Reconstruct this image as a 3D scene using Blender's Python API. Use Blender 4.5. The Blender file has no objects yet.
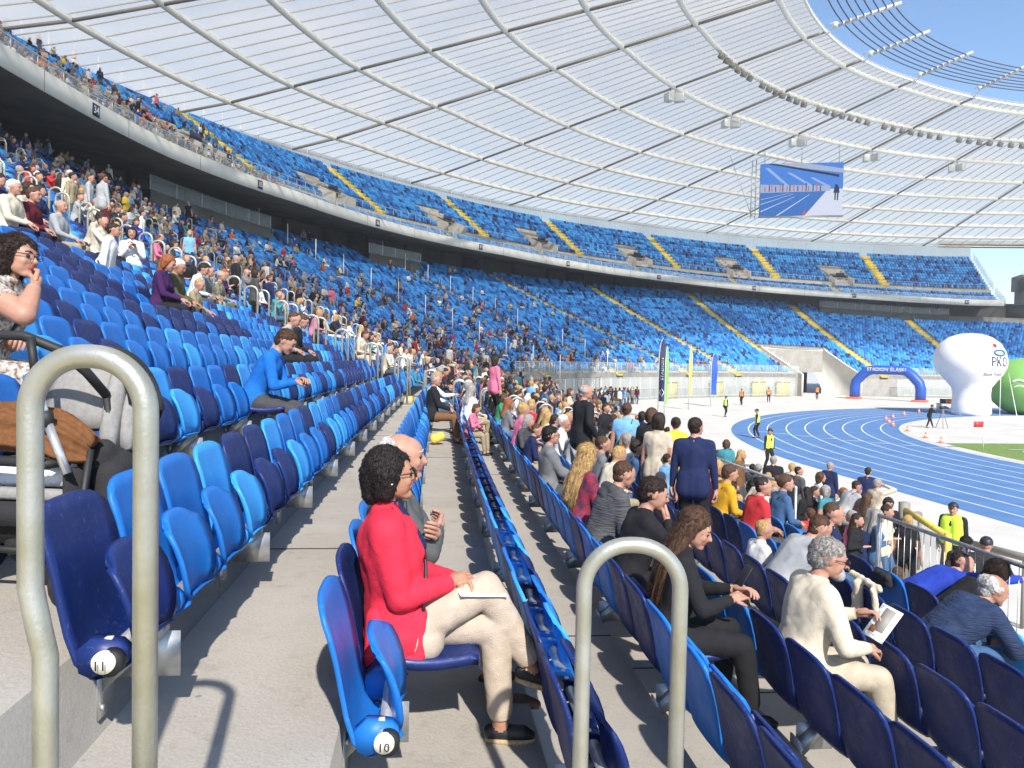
import bpy, bmesh, math, random
import numpy as np
from mathutils import Vector, Matrix, noise
rnd = random.Random(7)
nrg = np.random.default_rng(11)
SC = bpy.context.scene
COL = SC.collection

# ------------------------------------------------------------------ camera, world, sun, exposure
# world axes: +Y runs along the seat rows, +X goes down to the track, the eye is ZC above the track
ZC = 4.4
F = 760.0
YAW = math.atan(85 / 760)
ROLL = math.atan(.02)
PITCH = math.atan((384 - 358.7) / F)
_d = np.array([math.sin(YAW) * math.cos(PITCH), math.cos(YAW) * math.cos(PITCH), -math.sin(PITCH)])
_r0 = np.array([math.cos(YAW), -math.sin(YAW), 0.])
_u0 = np.cross(_r0, _d)
_r = _r0 * math.cos(ROLL) + _u0 * math.sin(ROLL)
_u = _u0 * math.cos(ROLL) - _r0 * math.sin(ROLL)
cam_data = bpy.data.cameras.new('camera')
cam = bpy.data.objects.new('camera', cam_data)
COL.objects.link(cam)
cam.matrix_world = Matrix(((_r[0], _u[0], -_d[0], 0), (_r[1], _u[1], -_d[1], 0), (_r[2], _u[2], -_d[2], ZC), (0, 0, 0, 1)))
cam_data.sensor_width = 36
cam_data.lens = F / 1024 * 36
cam_data.clip_start = .05
cam_data.clip_end = 6000
SC.camera = cam

SUN_EL, SUN_AZ = 39, 172          # azimuth of the sun seen from above, 180 = straight behind the camera
sd = Vector((math.sin(math.radians(SUN_AZ)) * math.cos(math.radians(SUN_EL)), math.cos(math.radians(SUN_AZ)) * math.cos(math.radians(SUN_EL)), math.sin(math.radians(SUN_EL))))
w = bpy.data.worlds.new('World')
SC.world = w
w.use_nodes = True
nt = w.node_tree
bg = nt.nodes['Background']
sky = nt.nodes.new('ShaderNodeTexSky')
sky.sky_type = 'NISHITA'
sky.sun_disc = False
sky.sun_elevation = math.radians(SUN_EL)
sky.sun_rotation = math.radians(SUN_AZ)
sky.air_density = 1.0
sky.dust_density = 0.2
sky.ozone_density = 3.0
nt.links.new(sky.outputs[0], bg.inputs[0])
bg.inputs[1].default_value = .135
sl = bpy.data.lights.new('sun', 'SUN')
sl.energy = 4.6
sl.angle = math.radians(.9)
sl.color = (1, .95, .88)
so = bpy.data.objects.new('sun', sl)
COL.objects.link(so)
so.rotation_euler = sd.to_track_quat('Z', 'Y').to_euler()
SC.view_settings.view_transform = 'Standard'
SC.view_settings.look = 'None'
SC.view_settings.exposure = .68
SC.view_settings.gamma = 1
SC.cycles.max_bounces = 8
SC.cycles.transparent_max_bounces = 12
SC.cycles.use_denoising = True

# ------------------------------------------------------------------ materials
def mat(name, col, rough=.6, metal=0., noise_s=0., noise_a=.25, bump=0., bump_s=40., spec=.5, emit=0., alpha=1., stretch=None, col2=None, detail=4, trans=0., coat=0., obj=True):
    m = bpy.data.materials.new(name)
    m.use_nodes = True
    n = m.node_tree
    b = n.nodes['Principled BSDF']
    b.inputs['Base Color'].default_value = (*col, 1)
    b.inputs['Roughness'].default_value = rough
    b.inputs['Metallic'].default_value = metal
    b.inputs['Specular IOR Level'].default_value = spec
    b.inputs['Alpha'].default_value = alpha
    b.inputs['Coat Weight'].default_value = coat
    if trans: b.inputs['Transmission Weight'].default_value = trans
    if emit:
        b.inputs['Emission Color'].default_value = (*col, 1)
        b.inputs['Emission Strength'].default_value = emit
    if noise_s or bump:
        tc = n.nodes.new('ShaderNodeTexCoord')
        src = tc.outputs['Object']
        if stretch:
            mp = n.nodes.new('ShaderNodeMapping')
            mp.inputs['Scale'].default_value = stretch
            n.links.new(src, mp.inputs[0]); src = mp.outputs[0]
    if noise_s:
        nz = n.nodes.new('ShaderNodeTexNoise')
        nz.inputs['Scale'].default_value = noise_s
        nz.inputs['Detail'].default_value = detail
        n.links.new(src, nz.inputs[0])
        cr = n.nodes.new('ShaderNodeValToRGB')
        c2 = col2 or tuple(c * (1 - noise_a) for c in col)
        c1 = col if col2 else tuple(min(1, c * (1 + noise_a * .6)) for c in col)
        cr.color_ramp.elements[0].position = .32; cr.color_ramp.elements[1].position = .68
        cr.color_ramp.elements[0].color = (*c2, 1); cr.color_ramp.elements[1].color = (*c1, 1)
        n.links.new(nz.outputs[0], cr.inputs[0])
        n.links.new(cr.outputs[0], b.inputs['Base Color'])
    if bump:
        nb = n.nodes.new('ShaderNodeTexNoise')
        nb.inputs['Scale'].default_value = bump_s
        nb.inputs['Detail'].default_value = 5
        n.links.new(src, nb.inputs[0])
        bp = n.nodes.new('ShaderNodeBump')
        bp.inputs['Strength'].default_value = bump
        bp.inputs['Distance'].default_value = .02
        n.links.new(nb.outputs[0], bp.inputs['Height'])
        n.links.new(bp.outputs[0], b.inputs['Normal'])
    return m

M = {}
M['concrete'] = mat('terrace_concrete', (.44, .40, .345), .9, noise_s=1.6, noise_a=.22, bump=.10, bump_s=45, detail=12, spec=.25)
M['concrete_dark'] = mat('riser_concrete', (.27, .26, .24), .85, noise_s=2, noise_a=.3, bump=.12, bump_s=30, detail=8)
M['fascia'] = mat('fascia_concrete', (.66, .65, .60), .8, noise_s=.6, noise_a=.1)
M['soffit'] = mat('soffit_concrete', (.13, .125, .11), .9, noise_s=.5, noise_a=.25)  # darkened colour adds to the shade under the upper tier and on its platforms
M['darkwall'] = mat('recess_wall', (.075, .075, .072), .9, noise_s=.4, noise_a=.2)  # shade of the recess put into the wall colour
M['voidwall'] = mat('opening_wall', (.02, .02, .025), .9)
M['vom'] = mat('vomitory_concrete', (.42, .40, .36), .85, noise_s=.8, noise_a=.15)
M['yellow'] = mat('stair_paint_yellow', (.72, .55, .08), .7, noise_s=6, noise_a=.2)
M['galv'] = mat('galvanised_steel', (.50, .51, .50), .42, metal=.7, noise_s=14, noise_a=.25, bump=.05)
M['railtube'] = mat('weathered_galvanised_tube', (.44, .45, .43), .40, metal=.55, noise_s=9, noise_a=.28, bump=.08, bump_s=120, col2=(.33, .325, .26), detail=9)
M['thinrail'] = mat('light_steel', (.62, .63, .62), .45, metal=.3)
M['cable'] = mat('dark_cable', (.06, .06, .09), .6)
M['purlin'] = mat('purlin_grey_white', (.62, .61, .58), .5)
M['white'] = mat('white_steel', (.80, .79, .75), .45)
M['trussgrey'] = mat('truss_grey', (.26, .245, .22), .6)
M['navy'] = mat('navy_plastic', (.007, .022, .125), .48, noise_s=5, noise_a=.15, spec=.35)
M['blue'] = mat('blue_plastic', (.010, .145, .50), .42, noise_s=5, noise_a=.12, spec=.35)
M['azure'] = mat('light_blue_plastic', (.035, .30, .74), .42, noise_s=5, noise_a=.1, spec=.35)
M['cream'] = mat('cream_disc', (.75, .72, .6), .5)
M['ink'] = mat('black_ink', (.015, .015, .02), .5)
M['whiteink'] = mat('white_lettering', (.85, .85, .85), .5)
M['signnavy'] = mat('sign_navy', (.02, .02, .07), .4)
M['apron'] = mat('apron_paving', (.56, .54, .50), .85, noise_s=.6, noise_a=.10, detail=12, bump=.05, bump_s=80)
M['track'] = mat('blue_track', (.075, .185, .40), .8, noise_s=.9, noise_a=.16, bump=.1, bump_s=200, detail=12)
M['line'] = mat('white_line_paint', (.80, .80, .80), .7)
M['grass'] = mat('pitch_grass', (.15, .24, .045), .9, noise_s=3, noise_a=.25, bump=.3, bump_s=30)
M['black'] = mat('black_rubber', (.015, .015, .015), .6)
M['greycloth'] = mat('grey_cloth', (.27, .26, .25), .9, noise_s=60, noise_a=.12, bump=.3, bump_s=300)
M['blackcloth'] = mat('black_cloth', (.018, .018, .02), .9, bump=.3, bump_s=120)
M['brownfleece'] = mat('brown_fleece', (.17, .075, .032), .98, noise_s=60, noise_a=.2, bump=.35, bump_s=260, spec=.1)
M['alu'] = mat('aluminium_tube', (.75, .75, .75), .3, metal=.8)
M['whitecloth'] = mat('white_cloth', (.75, .77, .8), .9, bump=.5, bump_s=40)
M['orange'] = mat('orange_plastic', (.9, .16, .05), .5)
M['hivis'] = mat('hi_vis_yellow', (.55, .85, .05), .7)
M['hivis_orange'] = mat('hi_vis_orange', (.95, .22, .02), .7)
M['archblue'] = mat('inflatable_blue', (.015, .08, .42), .45, bump=.15, bump_s=2)
M['infwhite'] = mat('inflatable_white', (.80, .78, .80), .5, bump=.12, bump_s=1.2)
M['infgreen'] = mat('inflatable_green', (.20, .44, .10), .5, bump=.12, bump_s=1.2)
M['logoblue'] = mat('logo_blue', (.02, .13, .45), .5)
M['logonavy'] = mat('logo_navy', (.02, .025, .10), .5)
M['logored'] = mat('logo_red', (.75, .03, .03), .5)

def concrete_mat(name, base, warm, joint=0.):
    m = mat(name, base, .9, bump=.12, bump_s=55, spec=.25); n = m.node_tree; b = n.nodes['Principled BSDF']; L = n.links.new
    tc = n.nodes.new('ShaderNodeTexCoord')
    def nz(sc, det, rough=.6):
        q = n.nodes.new('ShaderNodeTexNoise'); q.inputs['Scale'].default_value = sc; q.inputs['Detail'].default_value = det; q.inputs['Roughness'].default_value = rough; L(tc.outputs['Object'], q.inputs[0]); return q
    def ramp(src, p0, c0, p1, c1):
        r = n.nodes.new('ShaderNodeValToRGB'); r.color_ramp.elements[0].position = p0; r.color_ramp.elements[1].position = p1; r.color_ramp.elements[0].color = (*c0, 1); r.color_ramp.elements[1].color = (*c1, 1); L(src, r.inputs[0]); return r.outputs[0]
    def mul(a, c, f=1.):
        x = n.nodes.new('ShaderNodeMix'); x.data_type = 'RGBA'; x.blend_type = 'MULTIPLY'; x.inputs[0].default_value = f; L(a, x.inputs[6]); L(c, x.inputs[7]); return x.outputs[2]
    c = ramp(nz(.9, 12, .65).outputs[0], .35, base, .68, warm)
    c = mul(c, ramp(nz(140, 3).outputs[0], .30, (.88, .88, .88), .60, (1.03, 1.03, 1.03)))
    c = mul(c, ramp(nz(5, 9, .75).outputs[0], .30, (.80, .78, .76), .46, (1, 1, 1)))
    v = n.nodes.new('ShaderNodeTexVoronoi'); v.inputs['Scale'].default_value = 3.2; L(tc.outputs['Object'], v.inputs[0]); c = mul(c, ramp(v.outputs['Distance'], .02, (.62, .60, .57), .055, (1, 1, 1)))
    v = n.nodes.new('ShaderNodeTexVoronoi'); v.inputs['Scale'].default_value = 17; L(tc.outputs['Object'], v.inputs[0]); c = mul(c, ramp(v.outputs['Distance'], .03, (.75, .73, .7), .09, (1, 1, 1)))
    L(c, b.inputs['Base Color']); return m
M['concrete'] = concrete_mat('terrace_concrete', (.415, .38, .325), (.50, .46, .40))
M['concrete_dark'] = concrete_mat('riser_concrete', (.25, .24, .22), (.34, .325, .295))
def worn(m):
    n = m.node_tree; b = n.nodes['Principled BSDF']; tc = n.nodes.new('ShaderNodeTexCoord'); oi = n.nodes.new('ShaderNodeObjectInfo'); ad = n.nodes.new('ShaderNodeVectorMath'); n.links.new(tc.outputs['Object'], ad.inputs[0]); n.links.new(oi.outputs['Location'], ad.inputs[1])
    q = n.nodes.new('ShaderNodeTexNoise'); q.inputs['Scale'].default_value = 7; q.inputs['Detail'].default_value = 12; q.inputs['Roughness'].default_value = .75; n.links.new(ad.outputs[0], q.inputs[0])
    r = n.nodes.new('ShaderNodeMapRange'); r.inputs[1].default_value = .3; r.inputs[2].default_value = .7; r.inputs[3].default_value = .30; r.inputs[4].default_value = .66; n.links.new(q.outputs[0], r.inputs[0]); n.links.new(r.outputs[0], b.inputs['Roughness'])
    # dust specks and pale scuffs
    q2 = n.nodes.new('ShaderNodeTexNoise'); q2.inputs['Scale'].default_value = 55; q2.inputs['Detail'].default_value = 6; n.links.new(ad.outputs[0], q2.inputs[0])
    r2 = n.nodes.new('ShaderNodeMapRange'); r2.inputs[1].default_value = .60; r2.inputs[2].default_value = .74; r2.inputs[3].default_value = 0; r2.inputs[4].default_value = .22; n.links.new(q2.outputs[0], r2.inputs[0])
    mx = n.nodes.new('ShaderNodeMix'); mx.data_type = 'RGBA'; src = b.inputs['Base Color'].links[0].from_socket; n.links.new(r2.outputs[0], mx.inputs[0]); n.links.new(src, mx.inputs[6]); mx.inputs[7].default_value = (.22, .27, .36, 1); n.links.new(mx.outputs[2], b.inputs['Base Color'])
for k_ in ('navy', 'blue', 'azure'): worn(M[k_])
def glass(name, col, a):
    m = bpy.data.materials.new(name); m.use_nodes = True
    n = m.node_tree; n.nodes.clear()
    out = n.nodes.new('ShaderNodeOutputMaterial'); mx = n.nodes.new('ShaderNodeMixShader')
    t = n.nodes.new('ShaderNodeBsdfTransparent'); g = n.nodes.new('ShaderNodeBsdfPrincipled')
    g.inputs['Base Color'].default_value = (*col, 1); g.inputs['Roughness'].default_value = .12
    mx.inputs[0].default_value = a
    n.links.new(t.outputs[0], mx.inputs[1]); n.links.new(g.outputs[0], mx.inputs[2]); n.links.new(mx.outputs[0], out.inputs[0])
    return m
M['glass'] = glass('clear_glass', (.55, .65, .66), .28)

def roof_mat():
    m = bpy.data.materials.new('translucent_polycarbonate'); m.use_nodes = True
    n = m.node_tree; n.nodes.clear()
    out = n.nodes.new('ShaderNodeOutputMaterial')
    mx = n.nodes.new('ShaderNodeMixShader'); mx2 = n.nodes.new('ShaderNodeMixShader')
    t = n.nodes.new('ShaderNodeBsdfTransparent'); t.inputs[0].default_value = (.90, .85, .76, 1)
    tl = n.nodes.new('ShaderNodeBsdfTranslucent'); df = n.nodes.new('ShaderNodeBsdfDiffuse')
    tl.inputs[0].default_value = (.66, .62, .555, 1); df.inputs[0].default_value = (.60, .59, .55, 1)
    tc = n.nodes.new('ShaderNodeTexCoord'); nz = n.nodes.new('ShaderNodeTexNoise'); nz.inputs['Scale'].default_value = .12
    nz.inputs['Detail'].default_value = 6
    mr = n.nodes.new('ShaderNodeMapRange'); mr.inputs[1].default_value = .35; mr.inputs[2].default_value = .65
    mr.inputs[3].default_value = .52; mr.inputs[4].default_value = .74
    n.links.new(tc.outputs['Object'], nz.inputs[0]); n.links.new(nz.outputs[0], mr.inputs[0])
    mx2.inputs[0].default_value = .25
    n.links.new(tl.outputs[0], mx2.inputs[1]); n.links.new(df.outputs[0], mx2.inputs[2])
    n.links.new(mr.outputs[0], mx.inputs[0])
    n.links.new(t.outputs[0], mx.inputs[1]); n.links.new(mx2.outputs[0], mx.inputs[2]); n.links.new(mx.outputs[0], out.inputs[0])
    return m
M['roof'] = roof_mat()
def translucent_white(name):      # purlins made translucent so their undersides look bright against the roof
    m = bpy.data.materials.new(name); m.use_nodes = True; n = m.node_tree; n.nodes.clear(); o_ = n.nodes.new('ShaderNodeOutputMaterial'); mx = n.nodes.new('ShaderNodeMixShader'); t = n.nodes.new('ShaderNodeBsdfTranslucent'); d = n.nodes.new('ShaderNodeBsdfDiffuse')
    t.inputs[0].default_value = (.80, .79, .76, 1); d.inputs[0].default_value = (.8, .79, .76, 1); mx.inputs[0].default_value = .45
    n.links.new(t.outputs[0], mx.inputs[1]); n.links.new(d.outputs[0], mx.inputs[2]); n.links.new(mx.outputs[0], o_.inputs[0]); return m
M['purlin'] = translucent_white('brightened_purlin')

# ------------------------------------------------------------------ mesh helpers
class MB:
    def __init__(s): s.v = []; s.f = []; s.m = []; s.n = 0
    def add(s, v, f, m=0):
        v = np.asarray(v, float); s.v.append(v)
        for q in f: s.f.append(tuple(i + s.n for i in q))
        s.m += ([m] * len(f) if isinstance(m, int) else list(m))
        s.n += len(v)
    def box(s, c, size, m=0, R=None, taper=None):
        h = np.array(size) / 2
        v = np.array([[x, y, z] for z in (-1, 1) for y in (-1, 1) for x in (-1, 1)], float) * h
        if taper: v[4:, :2] *= taper
        if R is not None: v = v @ np.array(R).T
        s.add(v + np.array(c), [(0, 2, 3, 1), (4, 5, 7, 6), (0, 1, 5, 4), (2, 6, 7, 3), (0, 4, 6, 2), (1, 3, 7, 5)], m)
    def hexa(s, v, m=0):
        s.add(v, [(0, 3, 2, 1), (4, 5, 6, 7), (0, 1, 5, 4), (1, 2, 6, 5), (2, 3, 7, 6), (3, 0, 4, 7)], m)
    def tube(s, path, r, n=8, m=0, cap=True, closed=False):
        P = np.array(path, float); k = len(P)
        rr = np.full(k, r) if np.isscalar(r) else np.array(r)
        T = np.gradient(P, axis=0) if not closed else (np.roll(P, -1, 0) - np.roll(P, 1, 0))
        T /= np.linalg.norm(T, axis=1)[:, None] + 1e-12
        up = np.array([0, 0, 1.]) if abs(T[0][2]) < .9 else np.array([1., 0, 0])
        a = np.cross(T[0], up); a /= np.linalg.norm(a)
        V = []
        for i in range(k):
            a = a - T[i] * (a @ T[i]); a /= np.linalg.norm(a) + 1e-12
            b = np.cross(T[i], a)
            for q in range(n):
                t = 2 * math.pi * q / n
                V.append(P[i] + rr[i] * (a * math.cos(t) + b * math.sin(t)))
        Fc = []
        for i in range(k if closed else k - 1):
            j = (i + 1) % k
            for q in range(n):
                q2 = (q + 1) % n
                Fc.append((i * n + q, i * n + q2, j * n + q2, j * n + q))
        if cap and not closed:
            Fc.append(tuple(range(n))[::-1]); Fc.append(tuple((k - 1) * n + q for q in range(n)))
        s.add(V, Fc, m)
    def lathe(s, prof, n=16, m=0, c=(0, 0, 0), axis='z'):
        V = []; Fc = []
        for (r, z) in prof:
            for q in range(n):
                t = 2 * math.pi * q / n
                V.append((r * math.cos(t), r * math.sin(t), z))
        V = np.array(V)
        if axis == 'y': V = V[:, [0, 2, 1]] * [1, 1, -1]
        if axis == 'x': V = V[:, [2, 0, 1]]
        k = len(prof)
        for i in range(k - 1):
            for q in range(n):
                q2 = (q + 1) % n
                Fc.append((i * n + q, i * n + q2, (i + 1) * n + q2, (i + 1) * n + q))
        Fc.append(tuple(range(n))[::-1]); Fc.append(tuple((k - 1) * n + q for q in range(n)))
        s.add(V + np.array(c), Fc, m)
    def mesh(s, name, mats, smooth=False):
        me = bpy.data.meshes.new(name)
        V = np.concatenate(s.v) if s.v else np.zeros((0, 3))
        me.vertices.add(len(V)); me.vertices.foreach_set('co', V.ravel())
        L = np.fromiter((len(q) for q in s.f), int, len(s.f))
        idx = np.fromiter((i for q in s.f for i in q), int, int(L.sum()))
        me.loops.add(len(idx)); me.loops.foreach_set('vertex_index', idx)
        me.polygons.add(len(L)); st = np.concatenate([[0], np.cumsum(L)[:-1]]) if len(L) else L
        me.polygons.foreach_set('loop_start', st); me.polygons.foreach_set('loop_total', L)
        me.polygons.foreach_set('material_index', np.array(s.m, int))
        if smooth: me.polygons.foreach_set('use_smooth', np.ones(len(L), bool))
        for mm in mats: me.materials.append(mm)
        me.update(calc_edges=True); me.validate()
        return me

def link(o, parent=None, loc=None, rz=None):
    COL.objects.link(o)
    if loc is not None: o.location = loc
    if rz is not None: o.rotation_euler = (0, 0, rz)
    if parent is not None: o.parent = parent
    else: o.location.z += ZC
    return o
def tag(o, label=None, cat=None, group=None, kind=None):
    if label:
        nw = len(label.replace(',', ' ').split())
        if nw > 16 or nw < 4: print('LABEL LENGTH', nw, label)
        o['label'] = label
    if cat: o['category'] = cat
    if group: o['group'] = group
    if kind: o['kind'] = kind
    return o
def mobj(name, mb, mats, parent=None, loc=None, rz=None, smooth=False, bevel=0):
    if isinstance(mats, (str, bpy.types.Material)): mats = [mats]
    me = mb if isinstance(mb, bpy.types.Mesh) else mb.mesh(name, [M[x] if isinstance(x, str) else x for x in mats], smooth)
    o = bpy.data.objects.new(name, me)
    link(o, parent, loc, rz)
    if bevel:
        b = o.modifiers.new('bevel', 'BEVEL'); b.width = bevel; b.segments = 2; b.limit_method = 'ANGLE'
    return o
def empty(name, loc, rz=0, label=None, cat=None, group=None):
    o = bpy.data.objects.new(name, None); o.empty_display_size = .1
    link(o, None, loc, rz)
    return tag(o, label, cat, group)
def children_of(o, table): return table.get(o.name, [])
def dup(o, loc, rz, label, group=None, scale=None):
    c = o.copy(); COL.objects.link(c); c.location = (loc[0], loc[1], loc[2] + ZC); c.rotation_euler = (0, 0, rz)
    c['label'] = label
    if group: c['group'] = group
    if scale: c.scale = (scale,) * 3
    for ch in [q for q in o.children]:
        d = ch.copy(); COL.objects.link(d); d.parent = c
        for g in [q for q in ch.children]:
            e = g.copy(); COL.objects.link(e); e.parent = d
    return c
def rotz(a):
    c, s = math.cos(a), math.sin(a); return np.array([[c, -s, 0], [s, c, 0], [0, 0, 1.]])
def text_mesh(body, size, extrude=.002, warp=None, res=3):
    cu = bpy.data.curves.new('txt', 'FONT'); cu.body = body; cu.size = size; cu.extrude = extrude
    cu.align_x = 'CENTER'; cu.align_y = 'CENTER'; cu.resolution_u = res
    o = bpy.data.objects.new('txt', cu); COL.objects.link(o)
    dg = bpy.context.evaluated_depsgraph_get()
    me = bpy.data.meshes.new_from_object(o.evaluated_get(dg)); bpy.data.objects.remove(o)
    n = len(me.vertices); co = np.empty(n * 3); me.vertices.foreach_get('co', co); co = co.reshape(-1, 3)
    fs = [tuple(p.vertices) for p in me.polygons]
    bpy.data.meshes.remove(me)
    return co, fs

# projection helpers used only to measure where things stand
def project(p):
    v = np.asarray(p, float)
    x, y, z = v @ _r, v @ _u, v @ _d
    return 512 + F * x / z, 384 - F * y / z, z

def px_to(px, d): # plan position at camera depth d on image column px (level)
    x = (px - 512) / F * d; c_, s_ = math.cos(YAW), math.sin(YAW); return np.array([x * c_ + d * s_, -x * s_ + d * c_])

# ------------------------------------------------------------------ plan of the bowl: a row curve and its offsets
DS = .25
S0, S1 = -14., 190.
sv = np.arange(S0, S1 + DS, DS)
kap = np.where(sv < 2, 0, np.where(sv < 34, .0018, np.where(sv < 44, .0018 + (sv - 34) / 10 * (1 / 69 - .0018), 1 / 69)))
phi = np.cumsum(kap) * DS; phi -= np.interp(0, sv, phi)
bx = np.cumsum(np.sin(phi)) * DS; by = np.cumsum(np.cos(phi)) * DS
bx -= np.interp(0, sv, bx); by -= np.interp(0, sv, by)
def heading(s): return np.interp(s, sv, phi)
def P(s, o, z=0.):
    h = np.interp(s, sv, phi)
    return np.stack([np.interp(s, sv, bx) - np.cos(h) * o, np.interp(s, sv, by) + np.sin(h) * o, np.zeros_like(h) + z], -1)
def arc_step(s, o):   # metres walked along offset o per metre of s
    return 1 + o * np.interp(s, sv, kap)
RIS = [.28, .24, .20, .17, .15, .13]
def floor_z(j):     # row 0 is the walkway the camera stands on, rows above it positive
    if j >= 0: return -1.66 + .35 * j + .0035 * j * (j - 1) / 2
    return -1.66 - sum(RIS[:-j])
def zscale(s): return np.interp(s, [0, 122, 154, 170], [1, 1, .82, .78])
def fz(j, s):
    z = floor_z(j)
    return z if j <= 0 else -1.66 + (z + 1.66) * float(zscale(s))
FB = ([-14, 0, 30, 48, 62, 77, 91, 105, 118, 132, 146, 160, 190], [12.3, 12.35, 12.4, 12.7, 13.35, 13.4, 13.5, 13.05, 12.6, 11.9, 11.35, 10.6, 10.2])
def fasc(s): return np.interp(s, *FB)
JTOP = 32
AISLES = [.9, 21.2, 34.8, 49.2, 64., 78.8, 93.6, 108.4, 123.2, 138., 152.8, 167.6]
def skew(s): return float(np.interp(s, [0, 34, 49, 64, 79, 94, 108, 123], [0, .5, 4, 8, 10, 9.6, 4.3, 0]))
def aisle_s(a, o): return a + skew(a) * (1 - o / 26.)
# ------------------------------------------------------------------ ground, apron, track, pitch
def sheet(name, pts, z, m, label=None):
    mb = MB(); mb.add([(x, y, z) for x, y in pts], [tuple(range(len(pts)))]); o = mobj(name, mb, m); o['kind'] = 'structure'
    if label: o['label'] = label
    return o
sheet('ground', [(-480, -480), (1100, -480), (1100, 1100), (-480, 1100)], -4.42, 'apron', 'pale paving around the track and beyond the stadium')
CX, CY = 64.0, 30.5      # centre of the track's bend
def stadium_loop(R, n=64, y0=-60):
    a = [(CX - R, y0), (CX - R, CY)]
    a += [(CX - R * math.cos(t), CY + R * math.sin(t)) for t in np.linspace(0, math.pi, n)][1:]
    a += [(CX + R, y0)]
    return a
def band(mb, R0, R1, z, n=96, y0=-60, m=0):
    A = stadium_loop(R0, n, y0); B = stadium_loop(R1, n, y0)
    v = [(x, y, z) for x, y in A] + [(x, y, z) for x, y in B]; k = len(A)
    mb.add(v, [(i, i + 1, k + i + 1, k + i) for i in range(k - 1)], m)
mb = MB(); band(mb, 36.5, 47.4, -4.412); o = mobj('running_track', mb, 'track'); o['kind'] = 'structure'; o['label'] = 'blue running track bending round the infield'
mb = MB()
for i in range(9): band(mb, 36.5 + 1.22 * i, 36.5 + 1.22 * i + .065, -4.406, 96)
for yy in (4, 13, 26): # stagger marks
    for i in range(8):
        x = CX - 36.5 - 1.22 * i - .61; y = yy - i * .9
        mb.box((x, y, -4.406), (1.1, .06, .003)); mb.box((x, y - 1.6, -4.406), (.4, .05, .003))
for i in range(8):
    t = .22 + i * .022; R = 37.1 + 1.22 * i
    mb.box((CX - R * math.cos(t), CY + R * math.sin(t), -4.406), (1.1, .07, .003), R=rotz(-t))
o = mobj('track_markings', mb, 'line'); o['kind'] = 'structure'
L = stadium_loop(36.3); sheet('infield', L, -4.410, 'apron', 'pale infield surface inside the bend')
sheet('grass', [(CX - 35.6, -60), (CX - 35.6, 30)] + [(CX - 35.6 * math.cos(t), CY + 35.6 * math.sin(t)) for t in np.linspace(0, .30, 8)] + [(CX + 34, CY + 10.6), (CX + 35.6, -60)], -4.402, 'grass')
bpy.data.objects['grass']['kind'] = 'structure'
mb = MB()
for i in range(96):    # touch line and corner marks on the pitch
    pass
mb.box((CX - 32.6, -2, -4.396), (.12, 80, .003)); mb.box((CX, 38, -4.396), (65, .12, .003))
q = [(CX - 32.6 + 1.2 * math.cos(t), 38 - 1.2 * math.sin(t)) for t in np.linspace(0, math.pi / 2, 10)]
mb.tube([(x, y, -4.396) for x, y in q], .06, 4)
o = mobj('pitch_markings', mb, 'line'); o['kind'] = 'structure'
# dark service cable and channel on the apron
mb = MB(); mb.tube([(P(s, -8.6 + .8 * math.sin(s * .11), -4.40)) for s in np.arange(14, 62, 1.5)], .05, 5)
o = mobj('ground_cable', mb, 'black', smooth=True); tag(o, 'black cable lying in a curve on the pale apron', 'cable')

# ------------------------------------------------------------------ terraces
def strip(mb, s_arr, sec, m):
    """sweep section points sec(s)->[(o,z)...] along s; m = material index per section edge"""
    rows = [np.array([P(s, o, z) for o, z in sec(s)]) for s in s_arr]
    k = len(rows[0]); V = np.concatenate(rows); Fc = []; mi = []
    for i in range(len(rows) - 1):
        for q in range(k - 1):
            Fc.append((i * k + q, (i + 1) * k + q, (i + 1) * k + q + 1, i * k + q + 1)); mi.append(m[q])
    mb.add(V, Fc, mi)
s_near = np.concatenate([np.arange(-13, 34, 3.), np.arange(34, 188, 1.6)])
def low_sec(jmin, jmax, base):
    def f(s):
        out = [(.29 + .8 * (jmin - 1), base)]
        for j in range(jmin, jmax + 1):
            out.append((.29 + .8 * (j - 1), fz(j, s))); out.append((.29 + .8 * j, fz(j, s)))
        return out
    return f
mb = MB()
mset = lambda n: [1] + [0, 1] * n
ms = []
for j in range(-6, JTOP + 2): ms += [1, 0]
S_END_LOW = 58.
sA = s_near[s_near <= S_END_LOW + .1]; sB = s_near[s_near >= sA[-1] - .01]
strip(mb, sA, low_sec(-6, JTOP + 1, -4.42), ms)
ms2 = []
for j in range(1, JTOP + 2): ms2 += [1, 0]
# leave the gap of the athletes' gate between s = GA and GB for rows up to 12
GA, GB = 123.5, 134.
s1 = sB[sB <= GA]; s1 = np.append(s1, GA); s2 = np.append([GB], sB[sB >= GB]); sg = np.linspace(GA, GB, 7)
strip(mb, s1, low_sec(1, JTOP + 1, -4.42), ms2); strip(mb, s2, low_sec(1, JTOP + 1, -4.42), ms2)
ms3 = []
for j in range(11, JTOP + 2): ms3 += [1, 0]
strip(mb, sg, low_sec(11, JTOP + 1, -1.2), ms3)
# end cap wall where the low rows stop
e = [P(S_END_LOW, .29 + .8 * (j - 1), 0) for j in (-6, 1)]
for j in range(-6, 1):
    a, b = P(sA[-1], .29 + .8 * (j - 1)), P(sA[-1], .29 + .8 * j); z = floor_z(j)
    mb.add([(a[0], a[1], -4.42), (b[0], b[1], -4.42), (b[0], b[1], z), (a[0], a[1], z)], [(0, 1, 2, 3)], 1)
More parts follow.
